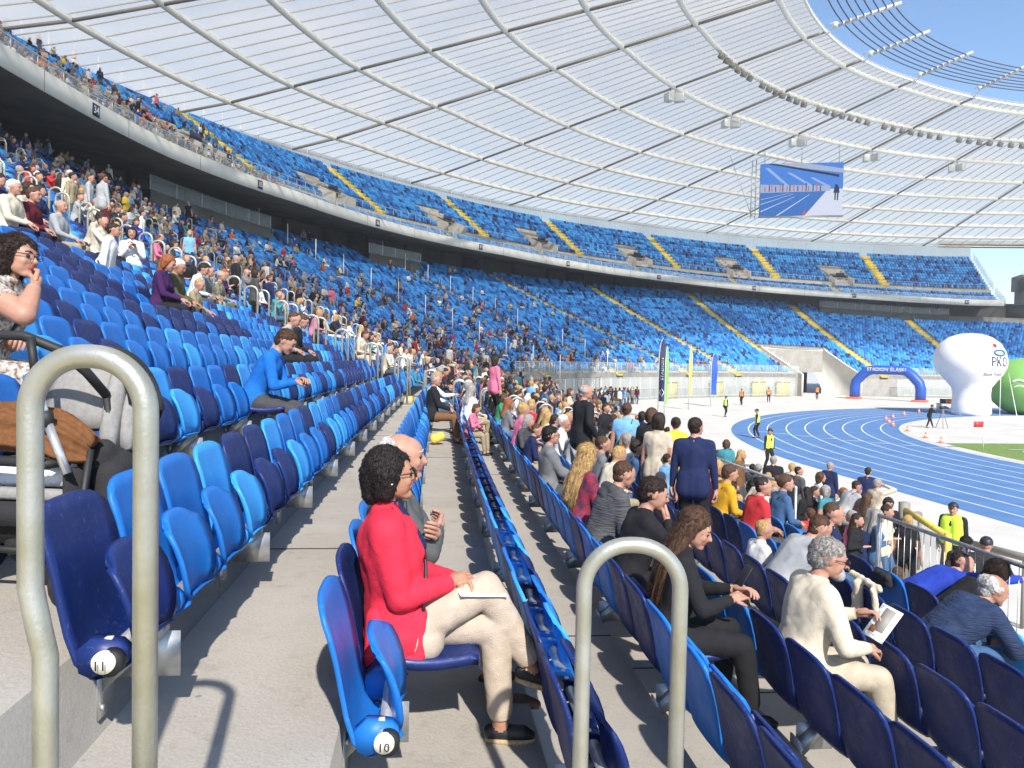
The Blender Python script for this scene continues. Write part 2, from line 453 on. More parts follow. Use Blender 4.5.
# expansion joints across the treads
for sj in np.arange(-9.6, 60, 7.4):
    for j in range(-6, 14):
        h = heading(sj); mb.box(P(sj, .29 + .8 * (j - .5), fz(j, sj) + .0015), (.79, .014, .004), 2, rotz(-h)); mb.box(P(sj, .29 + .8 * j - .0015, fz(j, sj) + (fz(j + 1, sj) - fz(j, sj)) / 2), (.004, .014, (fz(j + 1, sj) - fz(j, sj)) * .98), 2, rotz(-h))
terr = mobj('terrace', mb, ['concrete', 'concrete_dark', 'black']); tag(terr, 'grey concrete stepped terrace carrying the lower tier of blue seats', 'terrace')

# aisle steps with yellow paint
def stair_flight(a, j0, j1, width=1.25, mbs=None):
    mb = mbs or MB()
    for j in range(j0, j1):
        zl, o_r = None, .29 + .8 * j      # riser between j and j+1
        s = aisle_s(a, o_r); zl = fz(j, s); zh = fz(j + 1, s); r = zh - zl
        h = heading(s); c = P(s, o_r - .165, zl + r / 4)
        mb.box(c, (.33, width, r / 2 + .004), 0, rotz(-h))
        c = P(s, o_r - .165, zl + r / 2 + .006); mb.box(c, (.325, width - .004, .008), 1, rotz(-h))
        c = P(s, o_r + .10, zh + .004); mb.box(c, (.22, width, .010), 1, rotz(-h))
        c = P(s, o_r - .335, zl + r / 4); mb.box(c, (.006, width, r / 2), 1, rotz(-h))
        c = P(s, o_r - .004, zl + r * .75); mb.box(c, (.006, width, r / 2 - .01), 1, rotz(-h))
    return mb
ORD = ['first', 'second', 'third', 'fourth', 'fifth', 'sixth', 'seventh', 'eighth', 'ninth', 'tenth', 'eleventh', 'twelfth', 'thirteenth', 'fourteenth', 'fifteenth', 'sixteenth', 'seventeenth', 'eighteenth', 'nineteenth', 'twentieth']
for i, a in enumerate(AISLES):
    j0 = -6 if a < S_END_LOW - 12 else 0
    if GA - 3 < aisle_s(a, 0) < GB + 3: j0 = 10
    mb = stair_flight(a, j0, JTOP)
    o = mobj('stair_flight', mb, ['concrete', 'yellow'])
    tag(o, 'yellow-edged steps between grey rails at the photographer\'s feet' if i == 0 else 'yellow painted lower tier stair, %s along the curve from the camera' % ORD[i - 1], 'stairs', 'yellow stairs of the lower tier')

# ------------------------------------------------------------------ rear recess, fascia, upper tier
WT = .29 + .8 * (JTOP + 1)     # outer end of the top lower tread
ztop = lambda s: fz(JTOP + 1, s)
sU = s_near[s_near <= 164.5]; S_END_UP = sU[-1]
mb = MB()
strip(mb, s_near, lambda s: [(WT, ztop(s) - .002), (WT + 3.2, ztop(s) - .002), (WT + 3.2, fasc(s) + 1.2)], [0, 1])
# piers and dark doors in the recess
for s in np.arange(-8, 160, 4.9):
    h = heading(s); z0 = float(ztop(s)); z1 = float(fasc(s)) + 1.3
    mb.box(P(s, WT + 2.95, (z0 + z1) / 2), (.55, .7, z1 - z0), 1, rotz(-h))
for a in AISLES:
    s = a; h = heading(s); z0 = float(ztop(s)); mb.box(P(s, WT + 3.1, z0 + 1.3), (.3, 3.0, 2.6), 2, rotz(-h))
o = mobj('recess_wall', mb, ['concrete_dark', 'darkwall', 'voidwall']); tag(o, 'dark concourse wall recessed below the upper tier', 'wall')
mb = MB()
def up_sec(s):
    z = float(fasc(s)); return [(WT + 3.25, z + 1.1), (20.9, z - .05), (20.25, z - .02), (20.05, z), (20.0, z + .02), (20.0, z + 1.02), (20.25, z + 1.02), (20.25, z + .75)]
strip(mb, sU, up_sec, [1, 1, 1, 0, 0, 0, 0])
for i in range(-1, 13):   # panel joints
    s = 41.2 + i * 7.0 if i < 3 else 48.2 + (i - 2) * 14
for s in np.arange(-8, 164, 6.6):
    h = heading(s); z = float(fasc(s)); mb.box(P(s, 19.998, z + .52), (.012, .035, 1.0), 1, rotz(-h))
# end cap of the fascia
sec = up_sec(S_END_UP); pts = [P(S_END_UP, o_, z_) for o_, z_ in sec]; mb.add(pts, [tuple(range(len(pts)))], 1)
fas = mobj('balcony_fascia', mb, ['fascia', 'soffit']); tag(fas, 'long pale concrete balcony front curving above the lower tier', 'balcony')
# sector signs
def sign(s, txt):
    h = float(heading(s)); z = float(fasc(s)) + .52; b = P(s, 19.97, z)
    o = empty('sector_sign', (b[0], b[1], z - .34), -h, 'square navy sign %s, %s from the left on the balcony front' % (txt, ORD[int(txt) - 34]), 'sign', 'sector signs along the balcony')
    mb = MB(); mb.box((0, 0, .34), (.03, .68, .68)); mobj('sign_plate', mb, 'signnavy', o)
    v, f = text_mesh(txt, .55, .004); mb = MB(); v = np.stack([v[:, 2] + .022, -v[:, 0] * -1, v[:, 1] + .34], 1)
    v[:, 1] *= 1; mb.add(v, f); mobj('sign_number', mb, 'whiteink', o)
def ang_s(theta): return 44 + 69 * (math.radians(180 - theta) - .155)
for th, t in zip((173.6, 160.6, 148.3, 135.9, 124.7, 112.9, 100.8, 88.8, 76.5), range(34, 43)): sign(ang_s(th) + 1.1, str(t))
mb = MB()
for (s, o_) in ((58.5, 19.97), (72, 19.97)):
    pass

UP_R1 = 5
def up_floor(i, s):
    z = float(fasc(s)) + .15
    if i <= UP_R1: return z + .42 * i
    return z + .42 * UP_R1 + 1.0 + .575 * (i - UP_R1 - 1)
UPN = 18
def up_o(i): return 20.3 + .8 * i + (.5 if i > UP_R1 else 0)
mb = MB()
def utier(s):
    out = []
    for i in range(UPN):
        z = up_floor(i, s); out += [(up_o(i), z), (up_o(i + 1) if i != UP_R1 else up_o(i) + 1.3, z)]
    return out
msu = []
for i in range(UPN): msu += [0, 1]
strip(mb, sU, utier, msu[:-1])
zt = lambda s: up_floor(UPN - 1, s)
strip(mb, sU, lambda s: [(up_o(UPN), zt(s)), (up_o(UPN), zt(s) - 3), (WT + 3.3, fasc(s) + 1.1)], [1, 1])
# closing wall at the far end
sec = utier(S_END_UP); pts = [P(S_END_UP + .01, a, z) for a, z in sec]
mb.add(pts + [P(S_END_UP + .01, up_o(UPN), sec[0][1]), ], [tuple(range(len(pts) + 1))], 1)
o = mobj('upper_terrace', mb, ['concrete', 'vom']); tag(o, 'grey concrete steps of the upper tier under the roof', 'terrace')
UA = [s + 0. for s in (ang_s(167.1), ang_s(154.4), ang_s(142.1), ang_s(130.3), ang_s(118.8), ang_s(106.8), ang_s(94.8), ang_s(82.6))]
UA = [6., 26.] + UA
for i, a in enumerate(UA):
    mb = MB(); h = heading(a)
    for q in range(UP_R1 + 1, UPN - 1):
        z = up_floor(q, a); zn = up_floor(q + 1, a); mb.box(P(a, up_o(q) + .4, z + .005), (.8, 1.5, .012), 0, rotz(-h))
        mb.box(P(a, up_o(q + 1) - .15, (z + zn) / 2), (.34, 1.5, zn - z), 0, rotz(-h)); 
    o = mobj('stair_flight', mb, ['yellow']); tag(o, 'yellow painted upper tier stair, %s from the left of the picture' % ORD[i], 'stairs', 'yellow stairs of the upper tier')
UB = [ang_s(t) for t in (173.6 - 1.4, 160.6 - 1.4, 148.3 - 1.4, 135.9 - 1.4, 124.7 - 1.4, 112.9 - 1.4, 100.8 - 1.4, 88.8 - 1.4)]
UB = [-4., 16., 33.] + UB
for i, a in enumerate(UB):
    h = float(heading(a)); z = up_floor(UP_R1, a); b = P(a, up_o(UP_R1) + .7, z)
    o = empty('vomitory', tuple(b), -h, 'concrete stair exit in the upper tier, %s from the left' % ORD[i], 'stair exit', 'concrete exits of the upper tier')
    mb = MB()
    # local: +X inwards; a wedge rising outward from the walkway wall
    for yy in (-1.7, 1.7):
        v = [(.2, yy - .12, 0), (.2, yy + .12, 0), (-4.6, yy + .12, 0), (-4.6, yy - .12, 0), (.2, yy - .12, 1.6), (.2, yy + .12, 1.6), (-4.6, yy + .12, 3.7), (-4.6, yy - .12, 3.7)]
        mb.hexa(v, 0)
    mb.box((-3.1, 0, 2.65), (3.0, 3.2, .25), 0)
    mobj('side_wall', mb, ['vom'], o)
    mb = MB(); mb.box((-2.4, 0, 1.15), (.1, 3.1, 2.4)); mobj('doorway', mb, 'voidwall', o)
    mb = MB(); mb.box((-1.5, 0, 2.65), (.08, 1.5, .5)); mobj('number_board', mb, 'signnavy', o)
    mb = MB()
    for q in range(1, UP_R1 + 1):
        zz = up_floor(q, a) - z; mb.box((.7 + (UP_R1 - q) * .8 - .1, -2.5, zz + .01), (.8, 1.1, .02)); 
        mb.box((.7 + (UP_R1 - q) * .8 + .25, -2.5, zz - .1), (.02, 1.1, .3))
    mobj('yellow_steps', mb, 'yellow', o)

RZ_ALL0 = 24.9
def rdrop(s): return float(np.interp(s, [0, 50, 62, 78, 118, 160, 190], [-2.2, -2., -1.5, 0, 0, -1.4, -2.4]))
def posts(e, name, me, places):
    """each post a part of its own, sharing one mesh"""
    for p, a in places:
        o = bpy.data.objects.new(name, me); COL.objects.link(o); o.parent = e; o.location = tuple(p); o.rotation_euler = (0, 0, a)
# glass balustrade on the balcony front and posts
mb = MB(); mg = MB()
strip(mg, sU, lambda s: [(20.12, fasc(s) + 1.03), (20.12, fasc(s) + 1.58)], [0])
mb.tube([P(s, 20.12, float(fasc(s)) + 1.62) for s in sU], .03, 5, 0)
bal = tag(empty('balustrade', (0, 0, 0)), 'low glass balustrade running along the top of the balcony front', 'balustrade')
mp = MB(); mp.box((0, 0, .3), (.04, .05, .62)); posts(bal, 'post', mp.mesh('post', [M['thinrail']]), [(P(s, 20.12, float(fasc(s)) + 1.02), -float(heading(s))) for s in np.arange(-2, 164, 1.9)]); mobj('handrail', mb, 'thinrail', bal); mobj('glass_panel', mg, 'glass', bal)
mb = MB(); mg = MB()
for s in np.arange(-12, 164, 1.0):
    h = heading(s); z = up_floor(UP_R1, s); mb.box(P(s, up_o(UP_R1) + 1.25, z + 1.45), (.03, .04, .9), 0, rotz(-h))
mb.tube([P(s, up_o(UP_R1) + 1.25, up_floor(UP_R1, s) + 1.9) for s in sU], .025, 5, 0)
o = mobj('railing', mb, 'thinrail'); tag(o, 'thin steel railing on the wall halfway up the upper tier', 'railing')
# rear screen of the upper tier
mb = MB(); mg = MB()
strip(mg, sU, lambda s: [(up_o(UPN) - .05, zt(s)), (up_o(UPN) + .35, RZ_ALL0 + rdrop(s))], [0])
mb.box((0, 0, 1.0), (.06, .07, 2.2))
sc_ = tag(empty('rear_screen', (0, 0, 0)), 'glazed rear screen with thin posts behind the top row of the upper tier', 'screen')
posts(sc_, 'screen_post', mb.mesh('screen_post', [M['thinrail']]), [(P(s, up_o(UPN) - .15, zt(s)), -float(heading(s))) for s in np.arange(-2, 164, 1.75)]); mobj('screen_glazing', mg, 'roof', sc_)
# stepped end fence of the upper tier
mb = MB(); mg = MB(); EP = []; mb.box((0, 0, .75), (.04, .04, 1.5))
for i in range(0, UPN):
    z = up_floor(i, S_END_UP); p = P(S_END_UP + .2, up_o(i) + .4, z); h = heading(S_END_UP)
    EP += [(P(S_END_UP + .25, up_o(i) + q, z - .05), -float(h)) for q in (0, .4)]
    a, b = P(S_END_UP + .25, up_o(i), z), P(S_END_UP + .25, up_o(i) + .8, z)
    mg.add([(a[0], a[1], z), (b[0], b[1], z), (b[0], b[1], z + 1.4), (a[0], a[1], z + 1.4)], [(0, 1, 2, 3)])
ef = tag(empty('end_fence', (0, 0, 0)), 'stepped glass fence closing the right end of the upper tier', 'fence')
posts(ef, 'fence_post', mb.mesh('fence_post', [M['thinrail']]), EP); mobj('glass_panel', mg, 'glass', ef)
# columns + tower at the far right
mb = MB()
sT = S_END_UP + 9; h = float(heading(sT))
for (oo, zz0, zz1, dx, dy) in ((24.5, -4.4, 15.4, 5, 5.), (25.5, 15.4, 18.3, 6, 6.)):
    c = (*px_to(1029, 150), (zz0 + zz1) / 2); mb.box(c, (dx, dy, zz1 - zz0), 0, rotz(-h))
for q in range(5): c = px_to(1018 + q * 4, 147); mb.tube([(c[0], c[1], 18.3), (c[0], c[1], 20)], .05, 5, 1)
o = mobj('concrete_tower', mb, ['soffit', 'thinrail']); tag(o, 'grey concrete tower at the right edge beyond the upper tier', 'tower')

# glass boxes on the rear rows
def glassbox(s0, s1_, lab):
    mb = MB(); mg = MB(); ss = np.linspace(s0, s1_, max(3, int((s1_ - s0) / 2)))
    jz = JTOP - 3; oo = .29 + .8 * jz
    strip(mb, ss, lambda s: [(oo - .05, fz(jz, s)), (oo - .05, fz(jz, s) + 1.5), (WT, fz(jz, s) + 1.5)], [0, 0])
    strip(mg, ss, lambda s: [(oo - .02, fz(jz, s) + 1.5), (oo - .02, fz(jz, s) + 2.6)], [0])
    for s in ss: p = P(s, oo - .02, fz(jz, s) + 2.05); mb.box(p, (.05, .06, 1.1), 1, rotz(-heading(s)))
    e_ = tag(empty('viewing_platform', (0, 0, 0)), lab, 'platform', 'glass fronted platforms')
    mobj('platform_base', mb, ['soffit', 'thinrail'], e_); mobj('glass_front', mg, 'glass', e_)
glassbox(51, 63, 'glass-fronted platform in the dark recess below sign 35'); glassbox(75, 82, 'short glass-fronted platform in the recess below sign 36')
glassbox(141, 158, 'glass-fronted platform at the far right rear of the lower tier')

M['gatewhite'] = mat('gate_pale_render', (.66, .64, .58), .8, noise_s=.5, noise_a=.12, detail=8)
# ------------------------------------------------------------------ athletes' gate in the far stand
mb = MB()
h1, h2 = float(heading(GA)), float(heading(GB))
def gp(s, o, z): return tuple(P(s, o, z))
for s in (GA, GB):      # side walls following the rake
    pts = [gp(s, .29 - .8 * 1, -4.42)]
    for j in range(0, 11): pts.append(gp(s, .29 + .8 * j - .8, max(fz(j, s) + .35, -2.2)))
    pts += [gp(s, .29 + .8 * 10, fz(10, s) + .9), gp(s, .29 + .8 * 10, -4.42)]
    off = np.array(P(s + (.3 if s == GA else -.3), 5)) - np.array(P(s, 5)); k = len(pts)
    A = np.array(pts); B = A + off
    mb.add(np.concatenate([A, B]), [tuple(range(k)), tuple(range(2 * k - 1, k - 1, -1))] + [(i, (i + 1) % k, k + (i + 1) % k, k + i) for i in range(k)], 0)
# back wall with arched opening
n = 12; A = []; B = []
for i in range(n + 1):
    t = i / n; s = GA + (GB - GA) * t
    arch = -4.42 + (5.3 * math.sqrt(max(0, 1 - ((t - .5) / .46) ** 2)) if abs(t - .5) < .46 else 0)
    A.append(gp(s, 8.3, arch)); B.append(gp(s, 8.3, fz(11, s) + .2))
mb.add(A + B, [(i, i + 1, n + 2 + i, n + 1 + i) for i in range(n)], 0)
A2 = [gp(GA + (GB - GA) * i / n, 12.5, -4.42) for i in range(n + 1)]; B2 = [gp(GA + (GB - GA) * i / n, 12.5, 1.) for i in range(n + 1)]
mb.add(A2 + B2, [(i, i + 1, n + 2 + i, n + 1 + i) for i in range(n)], 1)
mb.add([gp(GA, 8.3, fz(11, GA) + .2), gp(GB, 8.3, fz(11, GB) + .2), gp(GB, 9.2, fz(11, GB) + .2), gp(GA, 9.2, fz(11, GA) + .2)], [(0, 1, 2, 3)], 0)
o = mobj('gate_tunnel', mb, ['gatewhite', 'voidwall']); tag(o, 'pale concrete athletes\' gate with arched opening cut into far stand', 'gate')

# ------------------------------------------------------------------ roof
RO = [29 - 6.85 * i for i in range(8)] + [-20.8]
RZ = [25 + .875 * i for i in range(8)] + [31.3]
RO_ALL = [35.6] + RO; RZ_ALL = [24.5] + RZ
roof = tag(empty('canopy_roof', (0, 0, 0)), 'huge translucent white canopy roof with curved ring beams over the stands', 'roof')
sR = np.arange(8, 188, 2.0)
mb = MB()
strip(mb, sR, lambda s: [(o_, z_ + rdrop(s) + .35) for o_, z_ in zip(RO_ALL, RZ_ALL)], [0] * (len(RO_ALL) - 1))
pur = 1.42
for s in np.arange(9, 187, pur):     # purlins under the sheets
    for i in range(len(RO_ALL) - 1):
        a = P(s, RO_ALL[i], RZ_ALL[i] + rdrop(s) + .25); b = P(s, RO_ALL[i + 1], RZ_ALL[i + 1] + rdrop(s) + .25)
        d = (b - a) / np.linalg.norm(b - a); sd_ = np.cross(d, [0, 0, 1]); sd_ /= np.linalg.norm(sd_); u = np.array([0, 0, 1.])
        w_, h_ = .024, .055
        v = [a + sd_ * w_ - u * h_, a - sd_ * w_ - u * h_, a - sd_ * w_ + u * h_, a + sd_ * w_ + u * h_]
        v += [b + sd_ * w_ - u * h_, b - sd_ * w_ - u * h_, b - sd_ * w_ + u * h_, b + sd_ * w_ + u * h_]
        mb.add(v, [(0, 1, 5, 4), (1, 2, 6, 5), (2, 3, 7, 6), (3, 0, 4, 7)], 1)
mobj('roof_sheeting', mb, ['roof', 'purlin'], roof)
for i, (o_, z_) in enumerate(zip(RO_ALL, RZ_ALL)):
    mb = MB(); r = .25 if 0 < i < 9 else .12
    mb.tube([P(s, o_, z_ + rdrop(s) - .05) for s in np.arange(8, 188, 1.5)], r, 8, 0)
    if 1 <= i < 9:
        mb.tube([P(s, o_ + .05, z_ + rdrop(s) + .28) for s in np.arange(8, 188, 3)], .06, 5, 0)
    mobj('ring_beam', mb, 'white', roof, smooth=True)
for s in [22.5, 36.5, 50.4] + [ang_s(t) for t in (154.6, 145., 133.5, 122.7, 111.2, 99.8, 88.0, 76.4, 64.8)]:
    mb = MB()
    for i in range(len(RO_ALL) - 1):
        a = P(s, RO_ALL[i], RZ_ALL[i] + rdrop(s) - .1); b = P(s, RO_ALL[i + 1], RZ_ALL[i + 1] + rdrop(s) - .1)
        mb.tube([a, b], .13, 6, 0)
    mobj('radial_truss', mb, 'trussgrey', roof, smooth=True)
mb = MB()   # outer edge beam
strip(mb, np.arange(160, 188, 2.), lambda s: [(35.7, 25.5 + rdrop(s)), (36., 25.5 + rdrop(s)), (36., 24.2 + rdrop(s)), (35.7, 24.2 + rdrop(s)), (35.7, 25.5 + rdrop(s))], [0] * 4)
mobj('edge_beam', mb, 'soffit', roof)
# raking columns behind the upper tier carry the roof
for s in ():
    c = tag(mobj('roof_column', (lambda b: (b.tube([P(s, 36.2, -4.4), P(s, 35.8, 25.)], .35, 8), b)[1])(MB()), 'white'), 'white roof column standing behind the stand', 'column', 'roof columns behind the stands')

# tension ring cables inside the roof edge with clamp brackets
mb = MB()
tens = tag(empty('tension_ring', (0, 0, 0)), 'bundle of dark steel ring cables hanging in the open sky inside the roof', 'cable ring')
TO = -22.3; TZ = 31.6
for q in range(8):
    mb = MB(); mb.tube([P(s, TO - .1 - q * .62, TZ + .06 * q) for s in np.arange(48, 188, 2)], .06, 5)
    mobj('ring_cable', mb, 'cable', tens)
for s in [ang_s(t) for t in (145., 133.5, 122.7, 111.2, 99.8, 88.0, 76.4)]:
    mb = MB(); h = float(heading(s))
    mb.tube([P(s, TO + .8, TZ - .1), P(s, TO - 5.0, TZ + .5)], .16, 6)
    for q in range(8): mb.box(P(s, TO - .1 - q * .62, TZ + .06 * q), (.22, .32, .30), 0, rotz(-h))
    mb.lathe([(.05, -.3), (.28, -.2), (.28, .2), (.05, .3)], 10, 0, P(s, TO + .6, TZ))
    for dz in (-.4, .5): mb.tube([P(s, TO + .6, TZ + dz * .6), P(s, -20.9, 31.3 + dz)], .05, 5)
    mobj('cable_clamp', mb, 'thinrail', tens, smooth=False)
# loudspeaker boxes under ring six, lamp strip under ring seven
for k, s in enumerate([ang_s(t) for t in (133.5, 127.5, 122.7, 111.2, 99.8, 88.0, 76.4)]):
    for dd in ((0,) if k != 1 else ()):
        c = P(s, RO[5], RZ[5] - 1.0 + rdrop(s)); h = float(heading(s))
        e_ = empty('loudspeaker', tuple(c), -h, 'grey loudspeaker cluster under the roof ring, %s from the left' % ORD[k if k < 2 else k - 1], 'loudspeaker', 'loudspeakers hanging from the roof')
        mb = MB(); mb.box((.5, .3, -.2), (1.1, .7, .9), 0, rotz(.3)); mb.box((-.3, -.5, -.2), (1.0, .7, .9), 0, rotz(-.5)); mobj('speaker_box', mb, 'thinrail', e_, bevel=.04)
        mb = MB(); mb.tube([(0, 0, 1.), (.2, .1, .2)], .05, 5); mb.tube([(0, -.4, 1.), (-.3, -.4, .2)], .05, 5); mobj('hanger', mb, 'galv', e_)
k = 0
fl0 = None
for s in np.arange(ang_s(138), ang_s(64), 1.75):
    if (k % 8) in (6,): k += 1; continue
    c = P(s, RO[6] - .3, RZ[6] - .75 + rdrop(s)); h = float(heading(s))
    lab = 'small grey floodlight hung below a white roof ring beam'
    if fl0 is None:
        fl0 = empty('floodlight', tuple(c), -h, lab, 'floodlight', lab)
        mb = MB(); mb.box((0, 0, 0), (.45, .5, .55), 0, np.array(Matrix.Rotation(.5, 3, 'Y'))); mobj('lamp_housing', mb, 'trussgrey', fl0)
        mb = MB(); mb.tube([(0, 0, .6), (0, 0, .1)], .03, 4); mobj('lamp_bracket', mb, 'trussgrey', fl0)
    else: dup(fl0, c, -h + rnd.uniform(-.3, .3), lab)
    k += 1
# ------------------------------------------------------------------ seats
def shell(mb, prof, hw, topround, thick, lip, m=0, nu=9, hwf=None):
    """curved moulded shell: prof (x,z) from bottom to top; rounded at the top (and bottom) by shrinking the width"""
    k = len(prof); A = []; B = []
    pr = np.array(prof, float); T = np.gradient(pr, axis=0); T /= np.linalg.norm(T, axis=1)[:, None]; N = np.stack([-T[:, 1], T[:, 0]], 1)  # outward (back)
    for i in range(k):
        v = i / (k - 1); wdt = hw * (hwf[i] if hwf else 1)
        for q in range(nu):
            u = -1 + 2 * q / (nu - 1)
            e = abs(u) ** 3
            x = pr[i, 0] + lip * e + .012; z = pr[i, 1]
            # round the upper corners
            zz = z - topround * (abs(u) ** 4) * max(0, (v - .55) / .45) ** 1.5
            A.append((x, u * wdt, zz)); B.append((x - thick * (1), u * wdt * .985, zz - .0))
    n = nu * k; Fc = []
    for i in range(k - 1):
        for q in range(nu - 1):
            a = i * nu + q; Fc.append((a, a + nu, a + nu + 1, a + 1)); Fc.append((n + a, n + a + 1, n + a + nu + 1, n + a + nu))
    for q in range(nu - 1):
        Fc.append((q, q + 1, n + q + 1, n + q)); a = (k - 1) * nu + q; Fc.append((a, n + a, n + a + 1, a + 1))
    for i in range(k - 1):
        a = i * nu; Fc.append((a, n + a, n + a + nu, a + nu)); a = i * nu + nu - 1; Fc.append((a, a + nu, n + a + nu, n + a))
    mb.add(A + B, Fc, m)
BACK = [(.030, .376), (-.025, .338), (-.080, .325), (-.122, .375), (-.148, .46), (-.165, .55), (-.182, .64), (-.203, .73), (-.224, .80), (-.238, .845)]
BACKW = [.72, .84, .90, .95, .98, 1.0, 1., 1., .985, .86]
PANU = [(.012, .385), (.018, .43), (.014, .48), (.002, .535), (-.018, .59), (-.040, .64), (-.058, .675), (-.070, .695)]
PANW = [.75, .9, .98, 1, 1, .98, .92, .76]
PAND = [(-.06, .455), (.02, .435), (.10, .425), (.18, .425), (.26, .435), (.31, .445), (.345, .435), (.36, .41)]
def ss_mesh(me, lv=1):
    return me
def seat_meshes():
    out = {}
    for cn in ('navy', 'blue', 'azure'):
        mb = MB(); shell(mb, BACK, .234, .030, .018, .020, 0, 9, BACKW); back = mb.mesh('backrest_' + cn, [M[cn]], True)
        mb = MB(); shell(mb, PANU, .190, .05, .022, .030, 0, 9, PANW)
        # hollow underside rim
        pan = mb.mesh('pan_up_' + cn, [M[cn]], True)
        mb = MB(); pr = PAND; k = len(pr); A = []; B = []; nu = 9
        for i in range(k):
            for q in range(nu):
                u = -1 + 2 * q / (nu - 1); wd = .20 * (1 if i < k - 2 else .9); A.append((pr[i][0] - .03 * abs(u) ** 4 * (i == k - 1), u * wd, pr[i][1] + .018 * abs(u) ** 3)); B.append((pr[i][0], u * wd * .97, pr[i][1] - .028))
        n = nu * k; Fc = []
        for i in range(k - 1):
            for q in range(nu - 1):
                a = i * nu + q; Fc.append((a, a + nu, a + nu + 1, a + 1)); Fc.append((n + a, n + a + 1, n + a + nu + 1, n + a + nu))
        for q in range(nu - 1):
            Fc.append((q, q + 1, n + q + 1, n + q)); a = (k - 1) * nu + q; Fc.append((a, n + a, n + a + 1, a + 1))
        for i in range(k - 1):
            a = i * nu; Fc.append((a, n + a, n + a + nu, a + nu)); a = i * nu + nu - 1; Fc.append((a, a + nu, n + a + nu, n + a))
        mb.add(A + B, Fc); pand = mb.mesh('pan_down_' + cn, [M[cn]], True)
        mb = MB()      # moulded arm that wraps the support tube
        prof = [(-.10, .42), (-.06, .455), (-.02, .452), (.022, .445), (.042, .425), (.047, .40), (.038, .375), (.015, .358), (-.02, .352), (-.06, .34), (-.09, .355)]
        for yy in (-.027, .027): pass
        V = [(x, -.026, z) for x, z in prof] + [(x, .026, z) for x, z in prof]; n = len(prof)
        mb.add(V, [tuple(range(n)), tuple(range(2 * n - 1, n - 1, -1))] + [(i, n + i, n + (i + 1) % n, (i + 1) % n) for i in range(n)], 0)
        mb.box((-.012, 0, .452), (.020, .024, .006), 1)
        arm = mb.mesh('hinge_' + cn, [M[cn], M['cream']])
        out[cn] = (back, pan, pand, arm)
    return out
SEATM = seat_meshes()
def seat_frame(j, s):
    o_ = .12 + .8 * j; h = float(heading(s)); p = P(s, o_, fz(j, s)); return p, -h
# distribution of seats along a row
def row_positions(j, a0, a1):
    """s values of seats of row j between aisles a0 and a1"""
    o_ = .12 + .8 * j; lo = aisle_s(a0, o_) + .62 / arc_step(aisle_s(a0, o_), o_) + .28; hi = aisle_s(a1, o_) - .62 - .28
    if a0 == AISLES[0]:
        lo = {-1: 2.75, 0: 2.73, 1: 2.57, -2: 2.5, 2: 2.6}.get(j, 2.4)
    out = []; s = lo
    while s < hi:
        out.append(s); s += .5 / float(arc_step(s, o_))
    return out
def seat_colour(j=9, far=False):
    r = rnd.random()
    if far: return 'navy' if r < .12 else ('blue' if r < .52 else 'azure')  # light blue share raised here, standing in for bright sunlight on distant seats
    if j < 0: return 'navy' if r < .62 else ('blue' if r < .94 else 'azure')  # extra navy deepens the shade on the seat backs of the lower rows
    return 'navy' if r < .34 else ('blue' if r < .78 else 'azure')
OCC = {}     # (j, index in block 0) -> occupied, pan down
ALLSEATS = []
blocks = [(-14.5, AISLES[0])] + list(zip(AISLES[:-1], AISLES[1:])) + [(AISLES[-1], 184)]
for bi, (a0, a1) in enumerate(blocks):
    if bi == 0: continue
    for j in range(-6, JTOP + 1):
        for n_, s in enumerate(row_positions(j, a0, a1)):
            if j <= 0 and s > S_END_LOW - .4: continue
            if j <= 11 and GA - .4 < s < GB + .4: continue
            if j >= JTOP - 3 and (51 < s < 63 or 75 < s < 82 or s > 141): continue
            ALLSEATS.append([bi, j, n_, s, seat_colour(j, s > 55)])
def seat_px(q):
    p, _ = seat_frame(q[1], q[3]); return project(p + np.array([0, 0, .6]))
infr = []
for q in ALLSEATS:
    x, y, z = seat_px(q)
    if z > .3 and -70 < x < 1100 and -50 < y < 900: infr.append((z, q))
infr.sort(key=lambda t: t[0])
NEAR = [q for z, q in infr[:298]]
near_ids = set(id(q) for q in NEAR)
